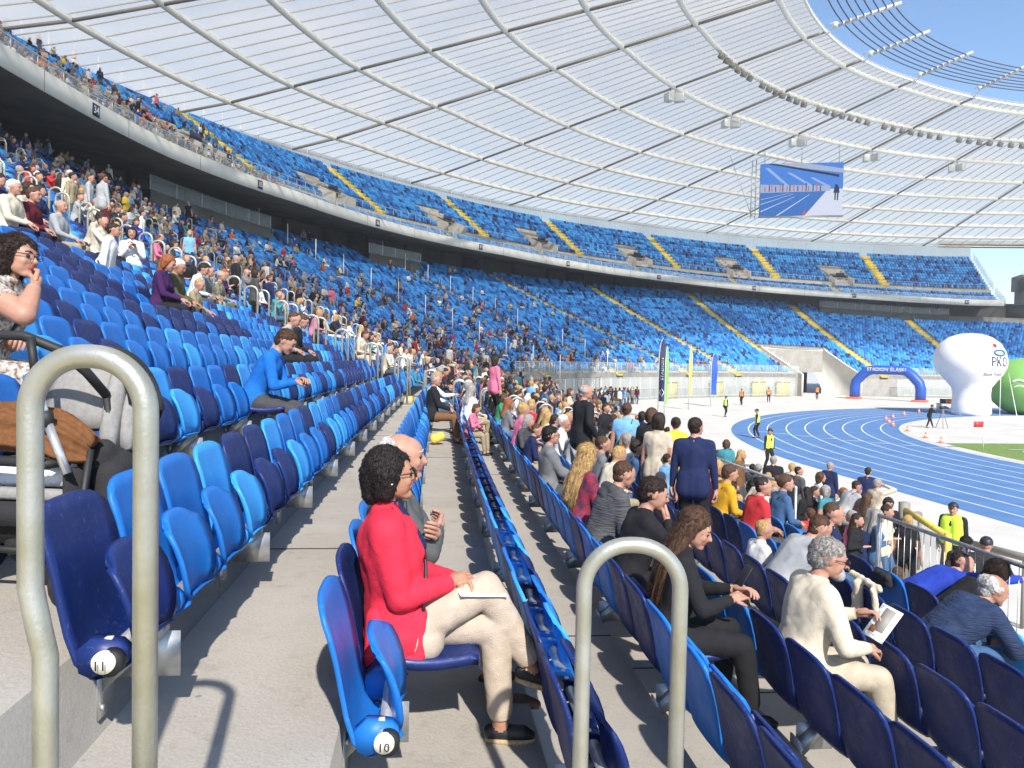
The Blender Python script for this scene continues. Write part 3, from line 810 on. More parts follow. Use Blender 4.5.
# ------------------------------------------------------------------ people
def ik(a, b, l1, l2, pole):
    a, b, pole = map(lambda v: np.array(v, float), (a, b, pole))
    d = b - a; L = np.linalg.norm(d); Lc = min(L, (l1 + l2) * .999); u = d / (L + 1e-9)
    x = (l1 * l1 - l2 * l2 + Lc * Lc) / (2 * Lc); h = math.sqrt(max(1e-6, l1 * l1 - x * x))
    n = pole - u * (pole @ u); n /= np.linalg.norm(n) + 1e-9
    return a + u * x + n * h, a + u * Lc
SKIN, TOP, BOT, SHOE, HAIR, EYE, LIP, INNER = range(8)
def R3(yaw=0, pitch=0, roll=0):
    return np.array(Matrix.Rotation(yaw, 3, 'Z') @ Matrix.Rotation(pitch, 3, 'Y') @ Matrix.Rotation(roll, 3, 'X'))
def build_prims(p):
    """p: pose dict. forward +X, left +Y. Returns list of (a, b, ra, rb, mat)"""
    sit = p.get('sit', True); fem = p.get('fem', False); bk = p.get('bulk', 1.)
    pr = []
    def C(a, b, ra, rb, m): pr.append((np.array(a, float), np.array(b, float), ra, rb, m))
    def S(a, r, m): C(a, np.array(a) + [0, 0, .001], r, r, m)
    lean = p.get('lean', .12 if sit else .03); side = p.get('side', 0.); tw = p.get('twist', 0.)
    pel = np.array([0, 0, .115 + .43 if sit else .93]); 
    Rt = np.array(Matrix.Rotation(lean, 3, 'Y') @ Matrix.Rotation(side, 3, 'X'))
    Rs = Rt @ np.array(Matrix.Rotation(tw, 3, 'Z'))
    bend = p.get('bend', 0.)   # extra upper back bend
    Rs = Rs @ np.array(Matrix.Rotation(bend, 3, 'Y'))
    waist = pel + Rt @ [0, 0, .17]; chest = waist + Rs @ [0, 0, .17]; neck = chest + Rs @ [0, 0, .175]
    sw = .165 if fem else .185
    shL = neck + Rs @ [0, sw, -.055]; shR = neck + Rs @ [0, -sw, -.055]
    hw = .085
    # torso
    for sg in (-1, 1):
        C(pel + Rt @ [-.015, sg * .075, -.01], waist + Rs @ [0, sg * .055, 0], .115 * bk * (1.03 if fem else 1), .098 * bk * (.92 if fem else 1), TOP if p.get('long_top', True) else BOT)
        C(waist + Rs @ [0.01, sg * .055, 0], chest + Rs @ [.012, sg * .075, .02], .10 * bk, .112 * bk * (.93 if fem else 1), TOP)
        C(chest + Rs @ [0, sg * .07, .03], neck + Rs @ [-.01, sg * .09, -.075], .108 * bk, .075 * bk, TOP)
        C(pel + [(.02 if sit else 0), sg * .08, -.02], pel + [(.10 if sit else 0), sg * .09, -.04], .10, .09, BOT)
        if fem: S(chest + Rs @ [.085, sg * .07, -.01], .06, TOP)
    C(pel + Rt @ [-.012, 0, .02], waist + Rs @ [-.012, 0, 0], .118 * bk, .104 * bk, TOP); C(waist + Rs @ [-.008, 0, 0], chest + Rs @ [-.004, 0, .05], .104 * bk, .116 * bk, TOP); C(chest + Rs @ [-.004, 0, .05], neck + Rs @ [-.012, 0, -.09], .114 * bk, .072 * bk, TOP)
    for sg, sh_ in ((1, shL), (-1, shR)): C(sh_ + Rs @ [-.005, -sg * .035, -.07], waist + Rs @ [-.005, sg * .075, .01], .070 * bk, .078 * bk, TOP)
    if not sit and not p.get('skirt') and p.get('long_top', True):
        for sg in (-1, 0, 1): C(pel + [-.012, sg * .075, .06], pel + [-.012, sg * .082, -.075], .112 * bk, .122 * bk, TOP)
    C(shL + Rs @ [0, -.03, .0], shR + Rs @ [0, .03, .0], .066 * bk, .066 * bk, TOP)
    C(neck + Rs @ [0, .09, -.045], neck + Rs @ [0, .01, .0], .052, .058, TOP); C(neck + Rs @ [0, -.09, -.045], neck + Rs @ [0, -.01, .0], .052, .058, TOP)
    if p.get('vneck'): C(chest + Rs @ [.095, 0, .0], neck + Rs @ [.045, 0, -.02], .035, .045, INNER)
    # head
    Rh = Rs @ R3(p.get('hyaw', 0), p.get('hpitch', 0) - lean * .5 - bend * .6, p.get('hroll', 0))
    ht = neck + Rs @ [.012, 0, .055]; hc = ht + Rh @ [.022, 0, .10]
    H = lambda x, y, z: hc + Rh @ np.array([x, y, z])
    C(neck + Rs @ [-.005, 0, -.03], H(-.02, 0, -.06), .056 if not fem else .046, .052 if not fem else .043, SKIN)
    hs = .96 if fem else 1.
    S(H(-.020, 0, .022), .092 * hs, SKIN); S(H(.018, 0, .020), .080 * hs, SKIN); C(H(.03, .018, .0), H(.038, .02, -.045), .056 * hs, .044, SKIN); C(H(.03, -.018, .0), H(.038, -.02, -.045), .056 * hs, .044, SKIN)
    for sg in (-1, 1):
        C(H(-.015, sg * .047, -.045), H(.060, sg * .015, -.088), .026, .020, SKIN)
        C(H(-.002, sg * .083, .012), H(-.010, sg * .083, -.020), .014, .010, SKIN)
        S(H(.072, sg * .030, .022), .022, SKIN); S(H(.066, sg * .036, -.022), .024, SKIN)
    C(H(.092, 0, .012), H(.110, 0, -.022), .009, .014, SKIN); C(H(.078, 0, .02), H(.098, 0, -.02), .012, .015, SKIN)
    C(H(.088, -.014, -.053), H(.088, .014, -.053), .010, .010, LIP); S(H(.072, 0, -.088), .022, SKIN)
    p['_head'] = (hc, Rh); p['_neck'] = (neck, Rs); p['_chest'] = (chest, Rs)
    # legs
    hipL, hipR = pel + [0, hw, -.02], pel + [0, -hw, -.02]
    l1, l2 = .43, .43
    if sit:
        fL = p.get('footL', (.47, .12, .09)); fR = p.get('footR', (.47, -.12, .09))
    else:
        fL = p.get('footL', (.02, .11, .09)); fR = p.get('footR', (-.04, -.11, .09))
    lb = p.get('legr', 1.)
    ends = []
    for sg, hp, ft, ko in ((1, hipL, fL, p.get('kpL')), (-1, hipR, fR, p.get('kpR'))):
        pole = np.array(ko if ko is not None else ((.4, sg * .15, 1.) if sit else (1, sg * .1, 0)), float)
        kn, an = ik(hp, ft, l1, l2, pole)
        if sit or True:
            C(hp, hp + (kn - hp) * .6, .092 * lb, .078 * lb, BOT); C(hp + (kn - hp) * .6, kn, .078 * lb, .064 * lb, BOT)
        C(kn, kn + (an - kn) * .35, .062 * lb, .060 * lb, BOT); C(kn + (an - kn) * .35, kn + (an - kn) * .86, .060 * lb, .05 * lb, BOT)
        C(kn + (an - kn) * .84, an + [0, 0, -.02], .036, .036, SKIN)
        td = p.get('toe' + ('L' if sg > 0 else 'R'), (1, sg * .15, 0)); td = np.array(td, float); td /= np.linalg.norm(td)
        C(an + [0, 0, -.045] - td * .045, an + np.array([0, 0, -.052]) + td * .10, .036, .038, SHOE); C(an + np.array([0, 0, -.052]) + td * .10, an + np.array([0, 0, -.062]) + td * (.135 if fem else .16), .038, .026, SHOE)
        ends.append((an, td))
    p['_feet'] = ends
    if p.get('skirt'):
        for sg in (-1, 1): C(pel + [0, sg * .06, 0], pel + [(.25 if sit else 0), sg * .09, -.35 if not sit else -.05], .12, .15, BOT)
    # arms
    u1, u2 = .285, .255
    hands = []
    MOUTH = H(.135, -.02, -.155)
    if sit: hL = p.get('handL', (.34, .08, .66)); hR = p.get('handR', (.34, -.06, .66))
    else: hL = p.get('handL', (.05, .27, .80)); hR = p.get('handR', (.05, -.27, .80))
    if isinstance(hL, str): hL = H(.135, .02, -.155)
    if isinstance(hR, str): hR = MOUTH
    for sg, sh, hd, po in ((1, shL, hL, p.get('poL')), (-1, shR, hR, p.get('poR'))):
        pole = np.array(po if po is not None else (-.6, sg * .7, -.6), float)
        el, wr = ik(sh, hd, u1, u2, pole); ar = p.get('armr', 1.) * bk
        C(sh, sh + (el - sh) * .5, .060 * ar, .052 * ar, TOP); C(sh + (el - sh) * .5, el, .052 * ar, .045 * ar, SKIN if p.get('short') else TOP)
        fm = SKIN if p.get('short') else TOP; C(el, el + (wr - el) * .4, .043 * ar, .041 * ar, fm); C(el + (wr - el) * .4, el + (wr - el) * .9, .040 * ar, .030 * ar, fm)
        C(el + (wr - el) * .9, wr, .025, .024, SKIN)
        hands.append((wr, (wr - el) / np.linalg.norm(wr - el), sg))
        dr = hands[-1][1]; C(wr, wr + dr * .055, .027, .031, SKIN)
        if p.get('coarse'): C(wr + dr * .05, wr + dr * .13, .03, .022, SKIN)
    p['_hands'] = hands
    return pr
def capsule_mesh(mb, a, b, ra, rb, n=12, rings=5):
    d = b - a; L = np.linalg.norm(d); t = d / (L + 1e-9) if L > 1e-6 else np.array([0, 0, 1.])
    up = np.array([0, 0, 1.]) if abs(t[2]) < .9 else np.array([1., 0, 0]); x = np.cross(t, up); x /= np.linalg.norm(x); y = np.cross(t, x)
    V = [a - t * ra]; 
    prof = [(-math.cos(q) * ra, math.sin(q) * ra, a) for q in np.linspace(0, math.pi / 2, rings)[1:]] + [(math.sin(q) * rb, math.cos(q) * rb, b) for q in np.linspace(0, math.pi / 2, rings)[:-1]]
    for (h, r, c) in prof:
        for k in range(n):
            g = 2 * math.pi * k / n; V.append(c + t * h + (x * math.cos(g) + y * math.sin(g)) * r)
    V.append(b + t * rb); Fc = []; m = len(prof)
    for k in range(n): Fc.append((0, 1 + (k + 1) % n, 1 + k)); Fc.append((len(V) - 1, 1 + (m - 1) * n + k, 1 + (m - 1) * n + (k + 1) % n))
    for i in range(m - 1):
        for k in range(n): Fc.append((1 + i * n + k, 1 + i * n + (k + 1) % n, 1 + (i + 1) * n + (k + 1) % n, 1 + (i + 1) * n + k))
    mb.add(V, Fc, 0)
def remesh(prims, vox, smooth=3):
    mb = MB()
    for a, b, ra, rb, m in prims: capsule_mesh(mb, a, b, ra, rb)
    me = mb.mesh('tmp', [])
    o = bpy.data.objects.new('tmp', me); COL.objects.link(o)
    r = o.modifiers.new('r', 'REMESH'); r.mode = 'VOXEL'; r.voxel_size = vox
    if smooth:
        q = o.modifiers.new('s', 'SMOOTH'); q.factor = .5; q.iterations = smooth
    dg = bpy.context.evaluated_depsgraph_get(); out = bpy.data.meshes.new_from_object(o.evaluated_get(dg))
    bpy.data.objects.remove(o); bpy.data.meshes.remove(me)
    return out
def nearest_prim(pts, prims):
    best = np.full(len(pts), 1e9); mi = np.zeros(len(pts), int)
    for a, b, ra, rb, m in prims:
        d = b - a; L2 = d @ d + 1e-12; t = np.clip(((pts - a) @ d) / L2, 0, 1)
        dist = np.linalg.norm(pts - (a + t[:, None] * d), axis=1) - (ra + (rb - ra) * t)
        k = dist < best; best[k] = dist[k]; mi[k] = m
    return mi
def wave_noise(p, sc, seed=0.):
    x, y, z = (p * sc).T
    n = np.sin(x * 1.1 + 2.3 * np.sin(y * .7 + seed) + seed) * np.sin(z * 1.3 + 1.7 * np.sin(x * .9 + 1.3 * seed)) + .6 * np.sin(y * 2.1 + 1.9 * np.sin(z * 1.7 + seed)) * np.sin(x * 1.9 + z * .8)
    return n
def body_mesh(p, vox, mats, fold=.006, name='person'):
    prims = build_prims(p)
    me = remesh(prims, vox)
    n = len(me.vertices); co = np.empty(n * 3); me.vertices.foreach_get('co', co); co = co.reshape(-1, 3)
    nf = len(me.polygons); cen = np.empty(nf * 3); me.polygons.foreach_get('center', cen); mi = nearest_prim(cen.reshape(-1, 3), prims)
    if fold:
        no = np.empty(n * 3); me.vertices.foreach_get('normal', no); no = no.reshape(-1, 3)
        vm = nearest_prim(co, prims); cl = np.isin(vm, (TOP, BOT))
        # cloth hangs over the body: relax the clothed surface only, then let it out a little
        ne = len(me.edges); ed = np.empty(ne * 2, int); me.edges.foreach_get('vertices', ed); ed = ed.reshape(-1, 2); deg = np.bincount(ed.ravel(), minlength=n).astype(float)[:, None] + 1e-9
        soft = (vm == TOP).astype(float)[:, None] * .6 + (vm == BOT).astype(float)[:, None] * .4
        for _ in range(p.get('relax', int(18 * (.009 / vox) ** 2) if vox < .0115 else 6)):
            acc = np.zeros((n, 3))
            for k_ in range(3): acc[:, k_] = np.bincount(ed[:, 0], weights=co[ed[:, 1], k_], minlength=n) + np.bincount(ed[:, 1], weights=co[ed[:, 0], k_], minlength=n)
            co = co + soft * (acc / deg - co)
        co = co + no * (cl * (.007 if vox < .0115 else .003))[:, None]
        sd_ = p.get('seed', 1.)
        amp = fold * (wave_noise(co @ R3(.5, .4, .3), 19, sd_) * .40 + wave_noise(co @ R3(1.1, -.6, .2), 37, sd_ + 2) * .22)
        co = co + no * (amp * cl)[:, None] + no * (cl * .004)[:, None]
        me.vertices.foreach_set('co', co.ravel())
    me.polygons.foreach_set('material_index', mi); me.polygons.foreach_set('use_smooth', np.ones(nf, bool))
    for m in mats: me.materials.append(m)
    me.name = name; me.update()
    return me
def add_mesh(me, mb_list):
    """append extra geometry (MB whose material indices match) to a mesh"""
    bm = bmesh.new(); bm.from_mesh(me)
    for mb in mb_list:
        V = np.concatenate(mb.v); vs = [bm.verts.new(v) for v in V]
        for f, m in zip(mb.f, mb.m):
            try:
                q = bm.faces.new([vs[i] for i in f]); q.material_index = m; q.smooth = True
            except ValueError: pass
    bm.to_mesh(me); bm.free(); me.update()
def hand_geo(mb, wr, d, sg, curl=.6, pal=None, scale=1.):
    """palm and five bent fingers; pal = direction the palm faces"""
    d = np.array(d); pal = np.array(pal if pal is not None else (0, -sg * .4, -1.), float); pal -= d * (pal @ d); pal /= np.linalg.norm(pal)
    side = np.cross(d, pal) * sg      # towards the thumb
    s_ = scale
    c0 = wr + d * .015
    for q, (off, ln) in enumerate(((.030, .072), (.010, .080), (-.010, .075), (-.029, .060))):
        b0 = c0 + side * off * .8 * s_; b1 = b0 + d * .075 * s_ + side * off * .25 * s_
        capsule_mesh(mb, b0, b1, .0155 * s_, .0125 * s_, 7, 3)
        a = curl * (.75 + .12 * q); v = d * math.cos(a) + pal * math.sin(a); k1 = b1 + v * ln * .45 * s_
        v2 = d * math.cos(a * 2) + pal * math.sin(a * 2); k2 = k1 + v2 * ln * .32 * s_; v3 = d * math.cos(a * 2.7) + pal * math.sin(a * 2.7); k3 = k2 + v3 * ln * .26 * s_
        capsule_mesh(mb, b1, k1, .0105 * s_, .0095 * s_, 7, 3); capsule_mesh(mb, k1, k2, .0095 * s_, .0085 * s_, 7, 3); capsule_mesh(mb, k2, k3, .0085 * s_, .007 * s_, 7, 3)
    t0 = c0 + side * .022 * s_ + pal * .006; t1 = t0 + (side * .7 + d * .6 + pal * .3) * .038 * s_; t2 = t1 + (side * .25 + d * .85 + pal * .45) * .032 * s_; t3 = t2 + (d * .8 + pal * .5) * .022 * s_
    capsule_mesh(mb, t0, t1, .015 * s_, .012 * s_, 7, 3); capsule_mesh(mb, t1, t2, .0115 * s_, .010 * s_, 7, 3); capsule_mesh(mb, t2, t3, .010 * s_, .008 * s_, 7, 3)
def eyes_geo(p, glasses=None):
    hc, Rh = p['_head']; mb = MB(); H = lambda x, y, z: hc + Rh @ np.array([x, y, z])
    for sg in (-1, 1):
        c = H(.083, sg * .031, .008); capsule_mesh(mb, c, c + Rh @ [0, sg * .004, 0], .0105, .010, 8, 4)
    mb.m = [EYE] * len(mb.f); b2 = MB()
    for sg in (-1, 1): b2.tube([H(.094, sg * .016, .030), H(.094, sg * .034, .035), H(.080, sg * .052, .030)], .003, 5)
    b2.m = [HAIR] * len(b2.f)
    return [mb, b2]
def hair_mesh(p, style, vox=.009, amp=.0045, m=None, name='hair'):
    hc, Rh = p['_head']; H = lambda x, y, z: hc + Rh @ np.array([x, y, z]); neck, Rs = p['_neck']
    pr = []
    def C(a, b, ra, rb): pr.append((np.array(a, float), np.array(b, float), ra, rb, 0))
    if style in ('short', 'tuft', 'fringe'):
        C(H(-.035, 0, .040), H(-.030, 0, .041), .093, .093); C(H(.012, 0, .068), H(.03, 0, .070), .058, .050); C(H(-.052, 0, -.010), H(-.050, 0, .01), .075, .08)
        for sg in (-1, 1): C(H(-.022, sg * .040, .03), H(-.028, sg * .040, -.005), .055, .045); C(H(.02, sg * .05, .06), H(-.02, sg * .05, .05), .035, .04)
        if style == 'tuft': C(H(.04, 0, .085), H(.075, 0, .070), .035, .022)
        if style == 'fringe': C(H(.03, .03, .075), H(.078, .02, .052), .035, .02); C(H(.03, -.03, .075), H(.078, -.02, .052), .035, .02)
    if style == 'bald_side':
        for sg in (-1, 1): C(H(-.05, sg * .050, .018), H(-.012, sg * .070, .012), .048, .030)
        C(H(-.062, .03, .040), H(-.062, -.03, .040), .060, .060); C(H(-.07, .02, -.03), H(-.07, -.02, -.03), .040, .040)
    if style == 'crop':
        C(H(-.028, 0, .034), H(-.024, 0, .034), .0905, .0905); C(H(-.03, 0, .0), H(-.035, 0, -.02), .083, .07)
    if style in ('bob', 'full'):
        C(H(-.028, 0, .042), H(-.022, 0, .046), .098, .096); C(H(.03, 0, .072), H(.056, .01, .066), .048, .034)
        for sg in (-1, 1): C(H(-.03, sg * .045, .02), H(-.035, sg * .050, -.055), .068, .052); C(H(.012, sg * .06, .045), H(.012, sg * .068, .00), .038, .024)
        C(H(-.07, 0, .01), H(-.075, 0, -.07), .07, .055)
        if style == 'bob': C(H(-.06, .03, -.07), H(-.055, .04, -.14), .06, .045); C(H(-.06, -.03, -.07), H(-.055, -.04, -.14), .06, .045)
    if style == 'long':
        C(H(-.028, 0, .042), H(-.018, 0, .048), .101, .098); C(H(.02, 0, .075), H(.03, 0, .07), .045, .04)
        for sg in (-1, 1):
            C(H(-.035, sg * .045, .01), H(-.055, sg * .055, -.10), .062, .055); C(H(.005, sg * .066, .04), H(-.005, sg * .072, -.04), .030, .026)
            q = neck + Rs @ [-.075, sg * .055, -.06]; C(H(-.055, sg * .055, -.10), q, .055, .055); C(q, neck + Rs @ [-.125, sg * .05, -.26], .055, .035)
        C(H(-.06, 0, 0), neck + Rs @ [-.10, 0, -.08], .07, .06); C(neck + Rs @ [-.10, 0, -.08], neck + Rs @ [-.14, 0, -.28], .06, .04)
    if style == 'cap':
        C(H(-.02, 0, .045), H(-.015, 0, .05), .098, .096); C(H(.05, 0, .055), H(.125, 0, .045), .045, .035)
    if style == 'bun':
        C(H(-.032, 0, .040), H(-.025, 0, .045), .097, .095); C(H(-.06, 0, .0), H(-.06, 0, .01), .07, .07); C(H(-.125, 0, .05), H(-.13, 0, .055), .042, .042)
    me = remesh(pr, vox, 2)
    n = len(me.vertices); co = np.empty(n * 3); me.vertices.foreach_get('co', co); co = co.reshape(-1, 3); no = np.empty(n * 3); me.vertices.foreach_get('normal', no); no = no.reshape(-1, 3)
    loc = (co - hc) @ Rh
    a = amp * (wave_noise(loc * [1, 1, .45] if style in ('long', 'bob') else loc, 75, p.get('seed', 1)) * .5 + wave_noise(loc, 160, 3) * .25)
    co = co + no * a[:, None]; me.vertices.foreach_set('co', co.ravel()); me.polygons.foreach_set('use_smooth', np.ones(len(me.polygons), bool))
    me.materials.append(m); me.name = name; me.update()
    return me
def fuzz(me, p, n=1500, L=.028, seed=1, r=.0011, down=.5):
    """fine tapered locks standing off a hair mesh, so that its edge breaks up"""
    hc, Rh = p['_head']; nv = len(me.vertices); co = np.empty(nv * 3); me.vertices.foreach_get('co', co); co = co.reshape(-1, 3); no = np.empty(nv * 3); me.vertices.foreach_get('normal', no); no = no.reshape(-1, 3)
    rr = np.random.default_rng(seed); idx = rr.integers(0, nv, n); mb = MB(); back = -Rh[:, 0]; dn = -Rh[:, 2]
    V = []; Fc = []
    for q in idx:
        c, nn = co[q], no[q]; t = back * .6 + dn * down + rr.normal(0, .35, 3); t = t - nn * (t @ nn); t /= np.linalg.norm(t) + 1e-9; l = L * rr.uniform(.5, 1.3)
        sd_ = np.cross(t, nn) * r; a = c - nn * .002; b = a + (t * .75 + nn * .38) * l * .5; e = b + (t * .95 + nn * .02) * l * .5; k = len(V)
        V += [a - sd_ * 1.5, a + sd_ * 1.5, a + nn * r * 2, b - sd_, b + sd_, b + nn * r, e]; Fc += [(k, k + 1, k + 4, k + 3), (k + 1, k + 2, k + 5, k + 4), (k + 2, k, k + 3, k + 5), (k + 3, k + 4, k + 6), (k + 4, k + 5, k + 6), (k + 5, k + 3, k + 6)]
    mb.add(V, Fc); add_mesh(me, [mb])
def strands(p, m, n=420, length=.32, col_seed=3, r=.0021):
    """long hair as many thin tapered locks from the crown down the back"""
    hc, Rh = p['_head']; neck, Rs = p['_neck']; H = lambda x, y, z: hc + Rh @ np.array([x, y, z]); rr = random.Random(col_seed); mb = MB()
    for i in range(n):
        a = rr.uniform(-2.0, 2.0); a0 = a
        y = math.sin(a); x = -math.cos(a) * .9
        pts = [H(-.02 + x * .035, y * .035, .142), H(-.022 + x * .085, y * .082, .09), H(-.022 + x * .108, y * .096, .02), H(-.03 + x * .105, y * .098, -.07)]
        ee = neck + Rs @ np.array([-.105 - .02 * rr.random() + (0.03 if abs(y) > .85 else 0), y * .13 + rr.uniform(-.02, .02), -.06])
        pts.append(ee); L = length * rr.uniform(.45, 1.1)
        pts.append(ee + Rs @ np.array([-.03 + rr.uniform(-.015, .01), -y * .02 + rr.uniform(-.02, .02), -L * .5])); pts.append(ee + Rs @ np.array([-.02 + rr.uniform(-.02, .02), -y * .05 + rr.uniform(-.03, .03), -L]))
        pts = np.array(pts); t = np.linspace(0, len(pts) - 1, 16); q = np.stack([np.interp(t, range(len(pts)), pts[:, k]) for k in range(3)], 1)
        for _ in range(2): q[1:-1] = (q[:-2] + 2 * q[1:-1] + q[2:]) / 4
        w_ = np.array([math.sin(k * .9 + i * .07) * min(1, k / 6) for k in range(16)]) * .007; q[:, 1] += w_; q[:, 0] += w_ * .5
        mb.tube(q, np.concatenate([np.full(11, r * 1.5), np.linspace(r * 1.5, r * .4, 5)]), 5)
    return mb.mesh('locks', [m], True)
def cloth(name, col, **k):
    a = dict(rough=.85, bump=.35, bump_s=180, noise_s=18, noise_a=.12, spec=.25); a.update(k); return mat(name, col, **a)
SK = {'fair': mat('skin_fair', (.42, .22, .155), .5, noise_s=25, noise_a=.12, spec=.4), 'tan': mat('skin_tan', (.38, .19, .12), .5, noise_s=25, noise_a=.12, spec=.4)}
HR = {'black': (.012, .008, .007), 'brown': (.075, .036, .017), 'dark brown': (.025, .013, .008), 'blonde': (.42, .26, .10), 'grey': (.30, .28, .26), 'white': (.62, .60, .57), 'red': (.26, .08, .025)}
HR = {k: mat('hair_' + k.replace(' ', '_'), v, .55, noise_s=60, noise_a=.5, bump=.6, bump_s=140, stretch=(1, 1, .25), spec=.35) for k, v in HR.items()}
LIPM = mat('lips', (.30, .08, .07), .5); SHOEM = {'black': mat('shoe_black', (.012, .012, .014), .5), 'brown': mat('shoe_brown', (.09, .045, .02), .5), 'white': mat('shoe_white', (.6, .6, .6), .5)}
CL = {}
for k, v in {'red': (.50, .03, .035), 'coral red': (.70, .028, .060), 'white': (.72, .72, .70), 'cream': (.62, .55, .42), 'black': (.014, .014, .016), 'navy': (.012, .02, .07), 'grey': (.16, .165, .17), 'dark grey': (.055, .057, .06), 'light grey': (.34, .35, .36), 'royal blue': (.02, .05, .36), 'light blue': (.16, .36, .62), 'bright blue': (.01, .14, .50), 'denim': (.05, .11, .22), 'khaki': (.30, .25, .16), 'beige': (.50, .43, .33), 'olive': (.08, .08, .035), 'maroon': (.12, .012, .022), 'purple': (.045, .012, .07), 'pink': (.62, .16, .26), 'yellow': (.75, .52, .04), 'mustard': (.62, .33, .02), 'brown': (.16, .08, .035), 'green': (.04, .22, .10), 'orange': (.75, .16, .02), 'teal': (.05, .22, .26)}.items():
    CL[k] = cloth('cloth_' + k.replace(' ', '_'), v)
def person(p, label, loc, face, top, bot, skin='fair', hair='brown', style='short', shoe='black', vox=.010, inner=None, group=None, hands=True, extra=None, curl=.6, scale=1., hairname='hair', hairmat=None, glasses=None):
    """loc: world rel point of the floor under the pelvis, face: heading angle of the body's forward (+X = 0)"""
    mats = [SK[skin], CL[top] if isinstance(top, str) else top, CL[bot] if isinstance(bot, str) else bot, SHOEM[shoe], HR[hair], M['ink'], LIPM, CL[inner] if inner else SK[skin]]
    p.setdefault('seed', rnd.random() * 9)
    me = body_mesh(p, vox, mats, fold=p.get('fold', .005 if vox < .0115 else .0028))
    add = eyes_geo(p)
    if hands:
        for i, (wr, d, sg) in enumerate(p['_hands']):
            mb = MB(); hand_geo(mb, wr + d * .01, d, sg, p.get('curl', [curl, curl])[i], (p.get('palm') or [None, None])[i]); mb.m = [SKIN] * len(mb.f); add.append(mb)
    add_mesh(me, add)
    o = bpy.data.objects.new('person', me); link(o, None, loc, face); o.scale = (scale,) * 3
    tag(o, label, 'person', group)
    if style != 'none':
        hm_ = hair_mesh(p, style, max(.008, vox * .9), m=hairmat or HR[hair])
        if style != 'cap' and vox < .0125: fuzz(hm_, p, {'long': 1500, 'full': 2400, 'bob': 2600, 'bald_side': 1100}.get(style, 2200), {'crop': .012, 'full': .020, 'long': .05, 'bob': .04}.get(style, .022), r=.0012)
        h = bpy.data.objects.new('cap' if style == 'cap' else 'hair', hm_); link(h, o)
    if style == 'long' and vox < .012:
        h2 = bpy.data.objects.new('hair_locks', strands(p, HR[hair])); link(h2, o)
    if glasses:
        hc, Rh = p['_head']; H = lambda x, y, z: hc + Rh @ np.array([x, y, z]); mb = MB()
        for sg in (-1, 1):
            if glasses == 'sun':
                c = H(.104, sg * .032, .010); v = [c + Rh @ np.array(q) for q in ((0, -.026, -.017), (0, .026, -.017), (0, .026, .017), (0, -.026, .017), (.006, -.024, -.015), (.006, .024, -.015), (.006, .024, .015), (.006, -.024, .015))]; mb.hexa(v)
            else: mb.tube([H(.104, sg * .032 + .024 * math.cos(t), .008 + .017 * math.sin(t)) for t in np.linspace(0, 2 * math.pi, 13)], .0022, 4, cap=False)
            mb.tube([H(.104, sg * .056, .014), H(.05, sg * .088, .014), H(-.005, sg * .090, .010)], .0026, 4)
        mb.tube([H(.106, -.01, .012), H(.106, .01, .012)], .0026, 4)
        mobj('glasses', mb, 'ink', o)
    if extra: extra(o, p)
    return o
def seat_pt(j, s, lift=0.):
    """floor point under the pelvis of someone on a seat"""
    return P(s, .10 + .8 * j, fz(j, s) + lift)
def s_for_px(j, px, z=.9, o_=None):
    lo, hi = 1., 60.
    f = lambda s: project(P(s, .02 + .8 * j if o_ is None else o_, (fz(j, s) if j is not None else 0) + z))[0]
    g = [(abs(f(s) - px), s) for s in np.arange(1.5, 60, .1) if project(P(s, .02 + .8 * j if o_ is None else o_, 0))[2] > .5]
    return min(g)[1]
# ------------------------------------------------------------------ near people: who sits where (row, position along the row)
PEOPLE_SEATS = {}      # (j) -> list of s taken
NEARP = []             # deferred builders
def reserve(j, s): PEOPLE_SEATS.setdefault(j, []).append(s)
#            key               row  px of head or fixed s
SPOT = {}
def spot(key, j, s=None, px=None, z=1.1):
    s = s if s is not None else s_for_px(j, px, z)
    # snap to the nearest seat of that row
    c = [q for q in ALLSEATS if q[1] == j and abs(q[3] - s) < .6]
    if c: s = min(c, key=lambda q: abs(q[3] - s))[3]
    SPOT[key] = (j, s); reserve(j, s)
spot('woman_coral', 0, s=3.2); spot('man_bald_grey', 0, s=3.73)
spot('man_suit', -2, px=556); spot('woman_blonde', -2, px=588); spot('man_hooded', -2, px=610); spot('man_black', -2, px=636); spot('woman_phone', -2, px=684)
spot('man_cream', -3, px=806); spot('man_navy', -5, px=945); spot('man_royal', -6, px=930); spot('woman_dark', -6, px=966)
spot('boy_red', -2, px=519); spot('boy_navy', -2, px=533); spot('woman_leather', -1, px=474); spot('man_jacket', 0, s=14.6); spot('man_jeans', 0, s=16.6)
spot('boy_blue', 2, px=268); spot('man_stripe', 3, px=284); spot('man_dark', 3, px=295)
spot('woman_red_hair', 5, px=165); spot('man_grey_hair', 5, px=179); spot('man_phone', 5, px=193)
spot('man_white_shirt', 6, px=198); spot('man_mid', 6, px=208); spot('man_camo', 6, px=222)
spot('woman_pattern', 3, s=3.75)
spot('man_beige_cap', 8, px=8); spot('man_maroon', 8, px=36); spot('woman_white', 9, px=25); spot('man_dark2', 9, px=33); spot('man_bald2', 8, px=60)
spot('boy_white', -4, px=768); spot('man_sweat', -4, px=790); spot('man_polo', -5, px=750); spot('man_mustard', -5, px=728); spot('woman_pink', -5, px=712); spot('woman_denim', -6, px=783); spot('man_hoodie', -5, px=822)
spot('man_greyjkt', -3, px=604)

